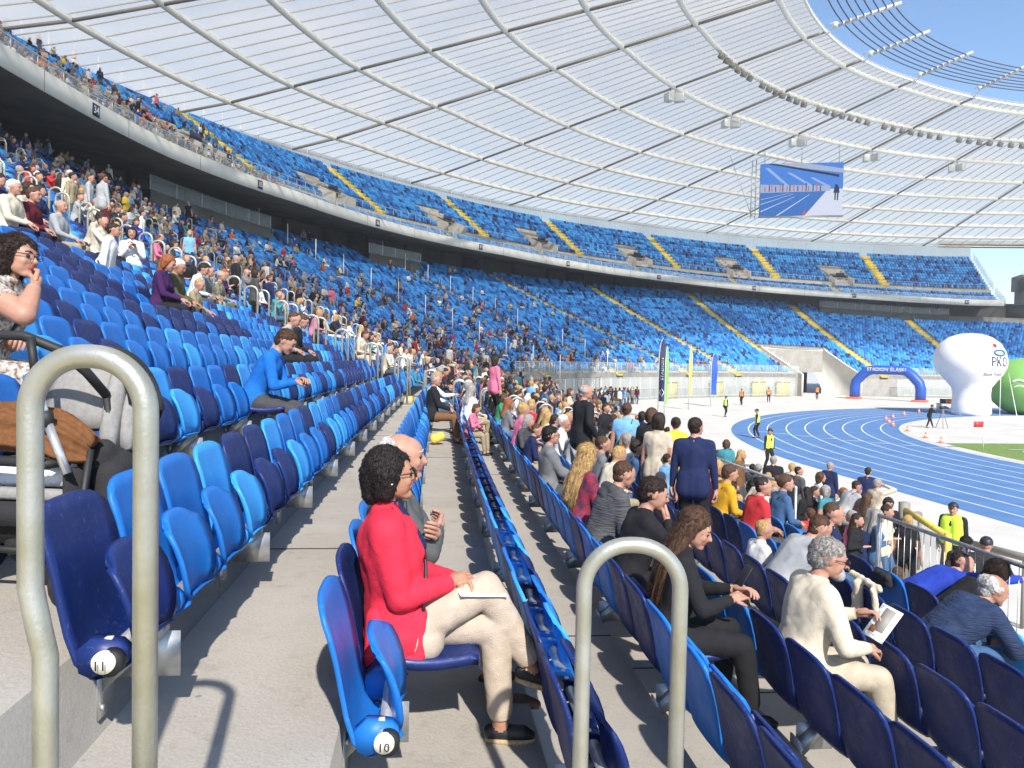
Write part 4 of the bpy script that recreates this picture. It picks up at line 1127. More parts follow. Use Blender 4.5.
# ------------------------------------------------------------------ seats, the nearest one by one
ROWNAME = {0: 'the woman in red\'s row', 1: 'the row of disc eleven', 2: 'the blue-jacket boy\'s row', 3: 'the patterned blouse row', -1: 'the row below the woman in red', -2: 'the blonde woman\'s row', -3: 'the cream-sweater man\'s row', -4: 'the row below the cream sweater', -5: 'the quilted navy jacket row', -6: 'the fenced front row',
           4: 'the row above the patterned blouse', 5: 'the red-haired woman\'s row', 6: 'the camouflage-jacket man\'s row', 7: 'the white-vest man\'s row', 8: 'the maroon-jacket man\'s row'}
def ordw(n):
    return ORD[n] if n < 20 else ('twenty-' + ORD[n - 20] if n < 29 else ('thirtieth' if n == 29 else ('thirty-' + ORD[n - 30] if n < 39 else 'fortieth')))
CNAME = {'navy': 'navy', 'blue': 'mid blue', 'azure': 'light blue'}
# colours read off the photograph for the first seats of the nearest rows
FIXC = {1: ['navy', 'blue', 'blue', 'azure', 'navy', 'navy', 'azure', 'blue', 'blue', 'navy', 'azure', 'azure', 'blue'], 0: ['blue', 'navy', 'blue', 'blue'], -1: ['navy', 'navy', 'azure', 'blue', 'navy', 'azure', 'blue', 'azure', 'blue'], 2: ['navy', 'blue', 'blue', 'blue', 'navy', 'navy', 'azure', 'navy', 'blue', 'blue'],
        -2: ['navy', 'navy', 'blue', 'blue', 'navy', 'navy', 'blue'], 3: ['blue', 'navy', 'blue', 'navy', 'blue', 'azure', 'azure', 'blue', 'navy', 'blue'], -3: ['blue', 'navy', 'navy', 'navy', 'navy'], -4: ['blue', 'navy', 'navy', 'navy', 'navy', 'navy'], -5: ['blue', 'blue', 'navy', 'blue', 'navy', 'navy', 'navy']}  # lower rows mostly navy, colour carrying the shade on their backs
for q in ALLSEATS:
    if q[0] == 1 and q[1] in FIXC and q[2] < len(FIXC[q[1]]): q[4] = FIXC[q[1]][q[2]]
def occupied(j, s): return any(abs(s - t) < .2 for t in PEOPLE_SEATS.get(j, []))
SEATSRC = {}
for q in NEAR:
    bi, j, n_, s, c = q
    p, a = seat_frame(j, s); occ = occupied(j, s)
    lab = '%s seat, %s from the %s in %s' % (CNAME[c], ordw(n_), 'rail' if bi == 1 else 'next stair', ROWNAME.get(j, 'the %s row up' % ordw(j)))
    if (c, occ) not in SEATSRC:
        e = empty('stadium_seat', tuple(p), a, lab, 'seat', 'blue stadium seats nearest the camera')
        b_, pu, pdn, ar = SEATM[c]
        mobj('backrest', b_, [], e); mobj('seat_pan', pdn if occ else pu, [], e)
        for yy in (-.205, .205): mobj('hinge', ar, [], e, loc=(0, yy, 0))
        SEATSRC[(c, occ)] = e
    else: dup(SEATSRC[(c, occ)], p, a, lab)

# the rest of the seats: two closed moulded pieces each, one mesh per tier
def seat_block(mb, p, a, c, lod, down=False):
    R = rotz(a)
    if lod == 0:
        sec = [(-.07, .30, .12), (-.14, .45, .21), (-.175, .62, .22), (-.225, .80, .215), (-.238, .845, .17)]
    else: sec = [(-.07, .32, .18), (-.16, .58, .22), (-.238, .84, .20)]
    V = []; k = len(sec)
    for x, z, w_ in sec: V += [(x + .02, -w_, z), (x + .02, w_, z), (x - .015, w_, z), (x - .015, -w_, z)]
    Fc = []
    for i in range(k - 1):
        b = i * 4; Fc += [(b, b + 1, b + 5, b + 4), (b + 1, b + 2, b + 6, b + 5), (b + 2, b + 3, b + 7, b + 6), (b + 3, b, b + 4, b + 7)]
    Fc.append((4 * k - 4, 4 * k - 3, 4 * k - 2, 4 * k - 1))
    mb.add(np.array(V) @ R.T + p, Fc, c)
    sec = [(.012, .39, .18), (.0, .54, .19), (-.065, .695, .14)] if not down else [(-.05, .46, .19), (.15, .43, .2), (.35, .43, .17)]
    V = []; k = len(sec)
    for x, z, w_ in sec:
        if down: V += [(x, -w_, z), (x, w_, z), (x, w_, z - .03), (x, -w_, z - .03)]
        else: V += [(x + .02, -w_, z), (x + .02, w_, z), (x - .02, w_, z), (x - .02, -w_, z)]
    Fc = []
    for i in range(k - 1):
        b = i * 4; Fc += [(b, b + 1, b + 5, b + 4), (b + 1, b + 2, b + 6, b + 5), (b + 2, b + 3, b + 7, b + 6), (b + 3, b, b + 4, b + 7)]
    Fc.append((4 * k - 4, 4 * k - 3, 4 * k - 2, 4 * k - 1))
    mb.add(np.array(V) @ R.T + p, Fc, c)
CI = {'navy': 0, 'blue': 1, 'azure': 2}
mb = MB()
for z, q in infr:
    if id(q) in near_ids: continue
    p, a = seat_frame(q[1], q[3]); seat_block(mb, p, a, CI[q[4]], 0 if z < 45 else 1)
o = mobj('lower_tier_seats', mb, ['navy', 'blue', 'azure']); tag(o, 'thousands of blue folding seats filling the lower tier beyond the near rows', 'seating', kind='stuff')
mb = MB()
for i in range(UPN):
    if i == UP_R1: continue
    o_ = up_o(i) + (.62 if i < UPN - 1 else .6); s = -10.
    while s < S_END_UP - .6:
        st = .5 / float(arc_step(s, o_)); s += st
        if any(abs(s - a) * (1 + o_ / 69.) < .95 for a in UA) and i > UP_R1: continue
        if any(abs(s - a) < (1.6 if i > UP_R1 else .0) for a in UB) and UP_R1 < i <= UP_R1 + 6: continue
        if any(abs(s + 2.5 / 1.3 - a) < .5 for a in UB) and i < UP_R1: continue
        p = P(s, o_, up_floor(i, s)); x, y, z = project(p)
        if z < 1 or not (-40 < x < 1070 and -40 < y < 800): continue
        seat_block(mb, p, -float(heading(s)), CI[seat_colour(9, True)], 1)
o = mobj('upper_tier_seats', mb, ['navy', 'blue', 'azure']); tag(o, 'thousands of blue folding seats filling the upper tier under the roof', 'seating', kind='stuff')

# galvanised support tubes with brackets under the near rows
for j in range(-6, 10):
    row = [q for q in NEAR if q[0] == 1 and q[1] == j]
    if not row: continue
    s0 = row_positions(j, AISLES[0], AISLES[1])[0] - .27; s1_ = AISLES[1] - .9; o_ = .12 + .8 * j; z = fz(j, s0) + .405
    e = empty('seat_support', tuple(P(s0, o_, fz(j, s0))), 0, 'galvanised tube and brackets carrying %s' % ROWNAME.get(j, 'row').replace('the row', 'the seats of the row', 1), 'support frame', 'galvanised seat supports')
    b0 = P(s0, o_, fz(j, s0)); mb = MB()
    mb.tube([P(s, o_, z) - b0 for s in np.append(np.arange(s0, s1_, 1.5), s1_)], .026, 10); mobj('support_tube', mb, 'galv', e, smooth=True)
    k = s0 + .42
    nb = 0
    while k < s1_ and nb < 14:
        h = float(heading(k)); R = rotz(-h); c = P(k, o_, fz(j, k)) - b0; mb = MB(); rz_ = fz(j + 1, k) - fz(j, k)
        # arm from the riser face, flat plate with folded edge
        mb.hexa(np.array([(-.172, -.035, .14), (-.172, .035, .14), (.035, .035, .34), (.035, -.035, .34), (-.172, -.035, .21), (-.172, .035, .21), (.03, .035, .40), (.03, -.035, .40)]) @ R.T + c)
        mb.box(np.array([-.168, 0, .16]) @ R.T + c, (.008, .13, .20), 0, R); mb.box(np.array([-.04, .037, .25]) @ R.T + c, (.22, .005, .16), 0, R)
        for dz in (.10, .22): mb.lathe([(.011, 0), (.011, .012)], 6, 0, np.array([-.164, -.045, dz]) @ R.T + c, 'x')
        mobj('bracket', mb, 'galv', e); k += 1.5; nb += 1

# number discs on the first seats
def disc(j, txt):
    s0 = row_positions(j, AISLES[0], AISLES[1])[0] - .285; o_ = .12 + .8 * j; z = fz(j, s0) + .405; p = P(s0, o_, z)
    e = empty('number_disc', tuple(p), 0, 'round cream end disc %s on the seat tube %s' % (txt, 'beside the big left rail' if txt == '11' else 'below the woman in red'), 'disc')
    mb = MB(); mb.lathe([(.033, 0), (.033, .018), (.030, .022)], 24, 0, (0, 0, 0), 'y'); m_ = mobj('disc_plate', mb, 'cream', e)
    v, f = text_mesh(txt, .040, .001); mb = MB(); mb.add(np.stack([v[:, 0], -.0235 - v[:, 2], v[:, 1]], 1), f); mobj('disc_number', mb, 'ink', e)
    mb = MB(); mb.lathe([(.038, 0.010), (.038, .05)], 20, 0, (.012, 0, -.008), 'y'); mobj('rubber_cap', mb, 'black', e)
disc(1, '11'); disc(0, '10')

# ------------------------------------------------------------------ hairpin rails
def hairpin(mb, w_, h, r=.024, nseg=8, drop=0., kink=None, n=8):
    """U of tube in the local XZ plane, legs at x = -w/2 and w/2"""
    R_ = w_ * .47; pts = [(-w_ / 2, 0, 0)]
    if kink: pts = [(-w_ / 2 + kink[0], 0, 0), (-w_ / 2 + kink[0], 0, kink[1] - .06), (-w_ / 2 + kink[0] * .5, 0, kink[1]), (-w_ / 2, 0, kink[1] + .07)]
    for t in np.linspace(math.pi, math.pi / 2, nseg): pts.append((-w_ / 2 + R_ + R_ * math.cos(t), 0, h - R_ + R_ * math.sin(t)))
    for t in np.linspace(math.pi / 2, 0, nseg): pts.append((w_ / 2 - R_ + R_ * math.cos(t), 0, h - R_ + R_ * math.sin(t)))
    pts.append((w_ / 2, 0, -drop)); mb.tube(pts, r, n)
x0, y0 = [None] * 2
def big_rail(pxl, pxr, d, ytop, r, zf_l, zf_r, kink, lab):
    a, b = px_to(pxl, d), px_to(pxr, d); w_ = np.linalg.norm(b - a); c = (a + b) / 2; ang = math.atan2(b[1] - a[1], b[0] - a[0])
    hz = (358.5 + .02 * ((pxl + pxr) / 2 - 512)); z = (hz - ytop) / F * d - r
    mb = MB(); hairpin(mb, w_, z - zf_l, r, 12, zf_l - zf_r, kink, 18)
    e = empty('hairpin_rail', (c[0], c[1], zf_l), ang, lab, 'handrail')
    mobj('bent_tube', mb, 'railtube', e, smooth=True)
    mb = MB()
    for xx, zz in ((-w_ / 2 + (kink[0] if kink else 0), 0), (w_ / 2, zf_r - zf_l)): mb.lathe([(.055, 0), (.055, .008), (r + .004, .010), (r + .004, .02)], 16, 0, (xx, 0, zz))
    mobj('foot_plate', mb, 'galv', e)
big_rail(30, 146, 1.42, 344, .0225, fz(1, 0), fz(1, 0), (.028, fz(1, 0) * -1 - .52 + .0), 'large weathered hairpin handrail beside the seat marked 11')
big_rail(589, 686, 2.12, 538, .0225, fz(0, 0), fz(-1, 0), (.02, .42), 'large weathered hairpin handrail beside the number 10 row')
# rails in the other aisles
mb = MB(); hairpin(mb, .34, 1.30, .030); hp_me = mb.mesh('hairpin', [M['railtube']], True)
WHICH = {1: 'the second stair', 2: 'the third stair', 3: 'the fourth stair'}
nr = 0
for ai in (1, 2, 3, 4):
    a = AISLES[ai]
    for j in range(-6, JTOP, 1 if ai < 3 else 2):
        o_ = .29 + .8 * j; s = aisle_s(a, o_); 
        for ds in (-.62, .62):
            if ai > 2 and (j % 2 == 0) == (ds > 0): continue
            p = P(s + ds, o_ - .05, fz(j, s)); x, y, z = project(p)
            if not (-30 < x < 1050 and -50 < y < 900): continue
            nr += 1
            lab = 'hairpin rail, %s side of %s, %s step up' % ('near' if ds < 0 else 'far', ('the next stair', 'the second stair ahead', 'the third stair ahead', 'the fourth stair ahead')[ai - 1], ordw(j + 6) if j + 6 < 40 else 'last')
            if nr == 1:
                rail0 = empty('hairpin_rail', tuple(p), -float(heading(s)), lab, 'handrail', 'hairpin rails on the stairs'); mobj('bent_tube', hp_me, [], rail0)
            else: dup(rail0, p, -float(heading(s)), lab, 'hairpin rails on the stairs')
# posts and low railings along farther stairs
for k, ai in enumerate((5, 6, 7, 8, 9, 10)):
    a = AISLES[ai]; mb = MB()
    for j in range(1 if ai > 4 else -6, JTOP, 2):
        o_ = .29 + .8 * j; s = aisle_s(a, o_); h = float(heading(s))
        for ds in (.78,):
            p = P(s + ds, o_, fz(j, s)); mb.tube([p, p + [0, 0, 1.1]], .02, 4); q = P(s + ds, o_ - .3, fz(j, s)); mb.tube([p + [0, 0, 1.1], q + [0, 0, 1.1], q], .02, 4)
    o = mobj('railing', mb, 'thinrail'); tag(o, 'row of thin steel rails on the far lower stair, %s beyond the crowd' % ORD[k], 'railing', 'rails on the far stairs')
k = 0; fp0 = None
for ai in (4, 5):
    a = AISLES[ai]
    for j in range(-2 if ai == 4 else 1, JTOP, 3):
        s = aisle_s(a, .29 + .8 * j) - .9; p = P(s, .29 + .8 * j, fz(j, s)); lab = 'tall thin white post standing along a stair of the lower tier'
        if fp0 is None: 
            mb = MB(); mb.tube([(0, 0, 0), (0, 0, 2.6)], .045, 6); fp0 = mobj('white_post', mb, 'white', loc=tuple(p)); tag(fp0, lab, 'post', lab)
        else: dup(fp0, p, 0, lab)
# front railing below the near rows
def rail_fence(name, pts, h, lab, mats=('galv',), infill=True, step=1.2):
    e = tag(empty(name, tuple(pts[0])), lab, 'fence'); b0 = np.array(pts[0]); mb = MB(); PL = []; mi = MB(); mb2 = MB()
    for a, b in zip(pts[:-1], pts[1:]):
        a = np.array(a) - b0; b = np.array(b) - b0; L = np.linalg.norm(b - a); n = max(1, int(L / step)); 
        mb2.tube([a + [0, 0, h], b + [0, 0, h]], .024, 8); mb2.tube([a + [0, 0, .12], b + [0, 0, .12]], .015, 6)
        for i in range(n + 1): PL.append((a + (b - a) * i / n, 0))
        if infill:
            m_ = int(L / .11)
            for i in range(m_): c = a + (b - a) * (i + .5) / m_; mi.tube([c + [0, 0, .12], c + [0, 0, h]], .0045, 4)
    mobj('top_rail', mb2, mats[0], e, smooth=True)
    if infill: mobj('bars', mi, mats[0], e)
    mb.tube([(0, 0, 0), (0, 0, h)], .022, 8); posts(e, 'post', mb.mesh('post', [M[mats[0]]], True), PL)
rail_fence('front_fence', [tuple(P(s, -5.26, fz(-6, s))) for s in (2.5, 8.4)], 1.08, 'galvanised fence with thin bars along the front row at right')
rail_fence('front_fence', [tuple(P(s, -5.26, fz(-6, s))) for s in np.arange(10.5, 57, 6.)], 1.05, 'galvanised front-row rail running away behind the crowd', infill=False, step=3.)
# barriers on the apron side
mb = MB()
def gate():
    a, b = px_to(909, 15.6), px_to(954, 13.2); e = tag(empty('yellow_gate', (a[0], a[1], -4.4)), 'glass gate with yellow frame on the apron beside the steward in black cap', 'gate')
    L = b - a; mb = MB(); mb.box((0, 0, .8), (.16, .16, 1.6), 0); mobj('gate_post', mb, 'trussgrey', e)
    mb = MB(); mb.tube([(0.0, 0, 1.45), (L[0], L[1], 1.45)], .06, 6); mb.tube([(0.0, 0, .35), (L[0], L[1], .35)], .05, 6); mb.tube([(0.02, 0, .3), (0.02, 0, 1.5)], .05, 6); mb.tube([(L[0], L[1], 0), (L[0], L[1], 1.5)], .06, 6); mobj('gate_frame', mb, 'yellow', e)
    mb = MB(); mb.add([(0, 0, .4), (L[0], L[1], .4), (L[0], L[1], 1.4), (0, 0, 1.4)], [(0, 1, 2, 3)]); mobj('gate_pane', mb, 'glass', e)
gate()
for a_, b_ in (((889, 16.), (925, 16.4)), ((975, 13.8), (1100, 11.8))):
    mb = MB(); pa, pb = px_to(*a_), px_to(*b_)
    mb.tube([(pa[0], pa[1], -3.2), (pb[0], pb[1], -3.2)], .07, 6)
    for t in (0, .5, 1): c = pa + (pb - pa) * t; mb.tube([(c[0], c[1], -4.4), (c[0], c[1], -3.2)], .04, 6)
    o = mobj('barrier_rail', mb, 'trussgrey'); tag(o, 'grey barrier rail %s between the walkway and the apron' % ('left of the yellow gate' if a_[0] < 900 else 'right of the yellow gate'), 'barrier')

# fence in front of the far stand
FP = []
mb = MB(); mg = MB()
sF = np.arange(60, 184, 2.2)
for s in sF:
    if GA - 2 < s < GB + 4 : continue
    h = heading(s); FP.append((P(s, -1.2, -4.4), -float(h)))
for seg in (sF[sF < GA], sF[sF > GB + 4]):
    strip(mg, seg, lambda s: [(-1.2, -4.3), (-1.2, -1.9)], [0])
    for zz in (-1.85, -3.1, -4.1): mb.tube([P(s, -1.2, zz) for s in seg], .03, 4)
e = tag(empty('glass_fence', (0, 0, 0)), 'tall glass and steel fence between the far stand and the apron', 'fence'); mobj('rail', mb, 'thinrail', e); mobj('fence_glass', mg, 'glass', e); mp = MB(); mp.box((0, 0, 1.3), (.07, .07, 2.6)); posts(e, 'fence_post', mp.mesh('fence_post', [M['thinrail']]), FP)
mb = MB(); mg = MB(); sG = np.arange(62, 184, 1.3)
for s in sG:
    if GA - 1 < s < GB + 1: continue
    p = P(s, -.4, fz(1, s)); mb.tube([p, p + [0, 0, 1.1]], .022, 4)
for seg in (sG[sG < GA], sG[sG > GB]):
    mb.tube([P(s, -.4, fz(1, s) + 1.1) for s in seg], .022, 4); strip(mg, seg, lambda s: [(-.4, fz(1, s) + .05), (-.4, fz(1, s) + 1.05)], [0])
e = tag(empty('glass_railing', (0, 0, 0)), 'low glass railing along the front row of the far stand', 'railing'); mobj('railing_post', mb, 'thinrail', e); mobj('railing_glass', mg, 'glass', e)
# yellow service boxes and doors at the foot of the far stand
for k, s in enumerate((99, 108, 116, 120.5)):
    p = P(s, -.2, -4.4); mb = MB(); mb.box((0, 0, 1.0), (.3, 2.2, 2.0)); mb.box((.1, 0, 2.05), (.5, 2.4, .1))
    o = mobj('yellow_gate', mb, 'yellow', loc=tuple(p), rz=-float(heading(s))); tag(o, 'small yellow gate in the far fence, %s from the left' % ORD[k], 'gate', 'yellow gates at the foot of the far stand')
# ------------------------------------------------------------------ the people near the camera, one by one
def at_seat(key): j, s = SPOT[key]; return tuple(seat_pt(j, s)), -float(heading(s))
def put(key, label, pose, top, bot, dx=0., dz=0., turn=0., **k):
    loc, a = at_seat(key); j, s = SPOT[key]
    loc = (loc[0] + dx * math.cos(a), loc[1] + dx * math.sin(a), loc[2] + dz)
    return person(pose, label, loc, a + turn, top, bot, **k)
def strap(o, p, m='ink', sg=1):
    ch, Rs = p['_chest']; nk, _ = p['_neck']; mb = MB()
    pts = [nk + Rs @ [-.095, sg * -.10, -.06], nk + Rs @ [-.02, sg * -.115, .032], nk + Rs @ [.078, sg * -.085, -.05], ch + Rs @ [.142, sg * -.02, .04], ch + Rs @ [.150, sg * .06, -.08], ch + Rs @ [.11, sg * .16, -.24]]
    t = np.linspace(0, 5, 21); pts = np.array(pts); q = np.stack([np.interp(t, range(6), pts[:, k]) for k in range(3)], 1)
    for _ in range(3): q[1:-1] = (q[:-2] + 2 * q[1:-1] + q[2:]) / 4
    mb.tube(q, .0085, 6); mobj('shoulder_strap', mb, m, o, smooth=True)
def collar(o, p, m, r=.05, h=.03):
    nk, Rs = p['_neck']; mb = MB(); c = [nk + Rs @ [.012 + r * 1.12 * math.cos(t), r * math.sin(t), .012 + .012 * math.cos(t) * -1] for t in np.linspace(0, 2 * math.pi, 17)[:-1]]
    mb.tube(c, .012, 6, closed=True); mobj('collar', mb, m, o, smooth=True)
CL['mid grey'] = cloth('cloth_mid_grey', (.095, .10, .10)); CL['cream trousers'] = cloth('cloth_cream_trousers', (.45, .39, .29))
M['ropesole'] = mat('rope_sole', (.45, .33, .19), .9, noise_s=90, noise_a=.3, bump=.4, bump_s=200)
CL['linen'] = cloth('cloth_linen', (.46, .375, .295)); CL['khaki light'] = cloth('cloth_khaki_light', (.34, .30, .20))
def coral_extra(o, p):
    strap(o, p, 'ink', -1)
    # open lapels
    ch, Rs = p['_chest']; nk, _ = p['_neck']; mb = MB()
    for sg in (-1, 1):
        v = [nk + Rs @ q for q in ([.045, sg * .055, .03], [.03, sg * .085, .035], [.125, sg * .105, -.13], [.145, sg * .045, -.24])]
        v2 = [x + Rs @ [.010, 0, .004] for x in v]; mb.hexa(v + v2)
    mobj('lapel', mb, CL['coral red'], o)
    hc, Rh = p['_head']; mb = MB(); c = hc + Rh @ [-.005, -.094, -.022]; mb.lathe([(.001, -.006), (.006, 0), (.001, .006)], 8, 0, c); mobj('earring', mb, 'whitecloth', o)
    for an, td in p['_feet']:      # pale rope soles
        mb = MB(); sd_ = np.cross([0, 0, 1], td); sd_ /= np.linalg.norm(sd_); up_ = np.cross(td, sd_); c0 = an + np.array([0, 0, -.052]) + td * .045; n_ = 20
        ring = [c0 + td * (.118 * math.cos(t)) + sd_ * (.041 * math.sin(t) * (1 + .15 * math.cos(t))) for t in np.linspace(0, 2 * math.pi, n_ + 1)[:-1]]
        V = [q - up_ * .040 for q in ring] + [q - up_ * .018 for q in ring]; mb.add(V, [tuple(range(n_))[::-1], tuple(range(n_, 2 * n_))] + [(i, (i + 1) % n_, n_ + (i + 1) % n_, n_ + i) for i in range(n_)]); mobj('shoe_sole', mb, 'ropesole', o)
    # jacket skirt spread over the hip on the near side
    me = remesh([(np.array([-.09, -.13, .62]), np.array([-.11, -.165, .43]), .055, .035, 0), (np.array([.0, -.14, .62]), np.array([.0, -.185, .42]), .055, .030, 0), (np.array([.08, -.12, .62]), np.array([.09, -.175, .46]), .05, .026, 0), (np.array([-.11, -.165, .43]), np.array([.09, -.175, .46]), .03, .026, 0)], .009, 4)
    me.materials.append(CL['coral red']); me.polygons.foreach_set('use_smooth', np.ones(len(me.polygons), bool)); h = bpy.data.objects.new('jacket_hem', me); link(h, o)
def coral_shirt(o, p):
    ch, Rs = p['_chest']; nk, _ = p['_neck']; me = remesh([(nk + Rs @ [.045, 0, .0], ch + Rs @ [.115, 0, .0], .040, .048, 0), (nk + Rs @ [.03, .03, .02], nk + Rs @ [.03, -.03, .02], .030, .030, 0)], .008)
    me.materials.append(CL['navy']); me.polygons.foreach_set('use_smooth', np.ones(len(me.polygons), bool)); h = bpy.data.objects.new('navy_top', me); link(h, o); coral_extra(o, p)
put('woman_coral', 'woman with short black hair in coral red jacket and linen trousers, legs crossed',
    dict(fem=True, lean=-.14, side=.02, twist=.05, hyaw=.10, hpitch=.02, handL=(.24, .02, .74), handR=(.22, -.06, .75), poR=(-.7, -.5, -.5), footL=(.46, .0, .09), kpL=(.5, -.1, 1), footR=(.60, .02, .34), kpR=(.35, .1, 1.2), toeR=(1, .05, -.3), toeL=(1, -.1, 0), vneck=True, legr=1.02, bulk=1.14, fold=.005, seed=2.2),
    'coral red', 'linen', hair='black', style='full', vox=.0075, inner='navy', skin='tan', scale=.955, dx=.0, extra=coral_shirt, glasses='sun', curl=.7)
put('man_bald_grey', 'old man with bald head and white side hair, grey jacket, arms crossed',
    dict(lean=.02, hyaw=-.05, handL=(.20, -.10, .86), handR=(.22, .09, .84), poL=(.2, 1, -.8), poR=(.2, -1, -.8), footL=(.52, .14, .09), footR=(.55, -.10, .09), seed=4.1, bulk=1.10, palm=[(-1, 0, .2), (-1, 0, .2)]),
    'mid grey', 'khaki light', hair='white', style='bald_side', shoe='brown', vox=.0085, curl=.55, dz=-.045, dx=-.06)
def booklet(name, label, loc, rot, size=(.21, .15), cols=('whitecloth', 'logoblue', 'grass')):
    mb = MB(); mb.box((0, 0, 0), (size[0], size[1], .005), 0); mb.box((.02, 0, .0035), (size[0] * .7, size[1] * .5, .001), 1); mb.box((-.06, .03, .0035), (size[0] * .2, size[1] * .25, .0012), 2)
    o = mobj(name, mb, list(cols)); o.rotation_euler = rot; o.location = (loc[0], loc[1], loc[2] + ZC); tag(o, label, name.replace('_', ' ')); return o
lc, a = at_seat('woman_coral'); booklet('booklet', 'blue and white booklet lying on the lap of the woman in coral red', (lc[0] + .33, lc[1] - .03, lc[2] + .675), (.1, .12, .3))
put('man_suit', 'man with glasses and dark hair in grey suit jacket beside the blonde woman', dict(lean=-.02, hyaw=.12, handL=(.36, .05, .66), handR=(.34, -.05, .66), bulk=1.08), 'grey', 'dark grey', hair='black', style='short', glasses='clear', vox=.011)
PLAID = mat('plaid_shirt', (.30, .015, .03), .85, noise_s=14, noise_a=.8, col2=(.02, .015, .05), bump=.3, bump_s=90)
put('woman_blonde', 'woman with long wavy blonde hair in red plaid shirt, back to camera', dict(fem=True, lean=.10, hyaw=.35, hpitch=.08, twist=.15, seed=5.2), PLAID, 'denim', hair='blonde', style='long', vox=.0095, turn=.15)
def hood(o, p):
    nk, Rs = p['_neck']; me = remesh([(nk + Rs @ [-.06, -.09, .0], nk + Rs @ [-.06, .09, .0], .055, .055, 0), (nk + Rs @ [-.085, -.04, -.06], nk + Rs @ [-.085, .04, -.06], .062, .062, 0), (nk + Rs @ [.03, .085, -.01], nk + Rs @ [-.06, .09, .0], .03, .05, 0), (nk + Rs @ [.03, -.085, -.01], nk + Rs @ [-.06, -.09, .0], .03, .05, 0)], .011)
    me.materials.append(CL['dark grey']); me.polygons.foreach_set('use_smooth', np.ones(len(me.polygons), bool)); h = bpy.data.objects.new('hood', me); link(h, o)
def ribs(name, col): return mat(name, col, .8, bump=1.0, bump_s=16, stretch=(.6, .6, 6), noise_s=9, noise_a=.3)
PUFF = ribs('quilted_dark_grey', (.075, .076, .08)); PUFFN = ribs('quilted_navy', (.012, .03, .085)); PUFFB = ribs('quilted_black', (.014, .014, .016))
def orange_col(o, p): hood(o, p); collar(o, p, CL['orange'], .058)
put('man_hooded', 'man in grey quilted jacket with hood and orange collar, short brown hair', dict(lean=.22, bend=.1, hyaw=.2, bulk=1.2, hpitch=.12), PUFF, 'dark grey', hair='brown', style='crop', vox=.010, extra=orange_col, turn=.1)
put('man_black', 'man with short dark hair in black jacket resting his nose on his hand', dict(lean=.16, bend=.1, hyaw=-.15, hpitch=.12, handR=(.37, -.06, .98), poR=(.2, -.6, -1), handL=(.38, .08, .70), bulk=1.08), 'black', 'black', hair='dark brown', style='short', vox=.010, curl=.9, palm=None) if False else \
put('man_black', 'man with short dark hair in black jacket resting his nose on his hand', dict(lean=.16, bend=.1, hyaw=-.15, hpitch=.12, handR='mouth', poR=(.2, -.6, -1), handL=(.38, .08, .70), bulk=1.08, palm=[None, (-1, 0, .2)]), 'black', 'black', hair='dark brown', style='short', vox=.010, curl=.9)
put('woman_phone', 'woman with long brown hair in black jacket and black trousers looking at phone', dict(fem=True, lean=.14, hyaw=-.25, hpitch=.30, twist=-.1, handR=(.36, -.10, .78), handL=(.42, .06, .80), footR=(.50, -.14, .09), footL=(.36, .1, .09), seed=1.3, bulk=.98), 'black', 'black', hair='brown', style='long', vox=.009, turn=-.12, scale=.97)
lc, a = at_seat('woman_phone'); mb = MB(); mb.box((0, 0, 0), (.009, .075, .15)); o = mobj('smartphone', mb, 'ink', bevel=.004); o.location = (lc[0] + .46, lc[1] - .02, lc[2] + .86 + ZC); o.rotation_euler = (.1, .5, .2); tag(o, 'black smartphone held up by the long-haired woman in black', 'smartphone')
put('man_cream', 'grey-haired man in cream sweater and light trousers with sunglasses, reading a leaflet', dict(lean=.10, bend=.12, hyaw=-.12, hpitch=.16, handR=(.36, -.12, .68), handL=(.40, .10, .82), footR=(.52, -.13, .09), footL=(.58, .1, .09), poR=(-.5, -.8, -.7), bulk=1.16, relax=34, seed=7.1, fold=.0045, legr=1.08), 'cream', 'cream trousers', hair='grey', style='short', vox=.008, glasses='sun', turn=-.06, extra=lambda o, p: collar(o, p, CL['white'], .055))
lc, a = at_seat('man_cream'); booklet('leaflet', 'glossy white leaflet in the hands of the man in cream sweater', (lc[0] + .50, lc[1] - .06, lc[2] + .80), (.35, -.75, .3), (.24, .13), ('whitecloth', 'trussgrey', 'brownfleece'))
put('man_navy', 'man with bald crown and white hair in quilted navy jacket bending forward', dict(lean=.62, bend=.38, hyaw=-.1, hpitch=-.15, handR=(.56, -.08, .52), handL=(.56, .10, .54), poR=(.0, -1, -.4), footR=(.35, -.14, .09), bulk=1.22, seed=3.3), PUFFN, 'denim', hair='white', style='bald_side', vox=.009, skin='tan')
put('man_royal', 'man in royal blue sweater with dark hair raising his arm to the right', dict(lean=.80, bend=.35, twist=-.2, hyaw=-.35, hpitch=-.2, handR=(.95, -.42, .86), poR=(0, -1, -.5), handL=(.4, .1, .66), bulk=1.12), 'royal blue', 'denim', hair='dark brown', style='crop', vox=.010, curl=.3)
put('woman_dark', 'woman with dark brown hair between the royal blue sweater and navy jacket', dict(fem=True, lean=.75, bend=.3, hyaw=.2, hpitch=-.2), 'black', 'black', hair='dark brown', style='bob', vox=.012)
put('boy_red', 'small boy with fair hair in red shirt next to boy in navy jacket', dict(lean=.05), 'red', 'denim', hair='blonde', style='crop', vox=.013, scale=.82)
put('boy_navy', 'boy with short brown hair in navy jacket beside the hairpin rail', dict(lean=.22, hpitch=.2, hyaw=-.1), 'navy', 'khaki', hair='brown', style='crop', vox=.013, scale=.88)
put('woman_leather', 'red-haired woman in black leather jacket sitting on the aisle end', dict(fem=True, lean=.15, hyaw=.1), 'black', 'light grey', hair='red', style='full', vox=.013)
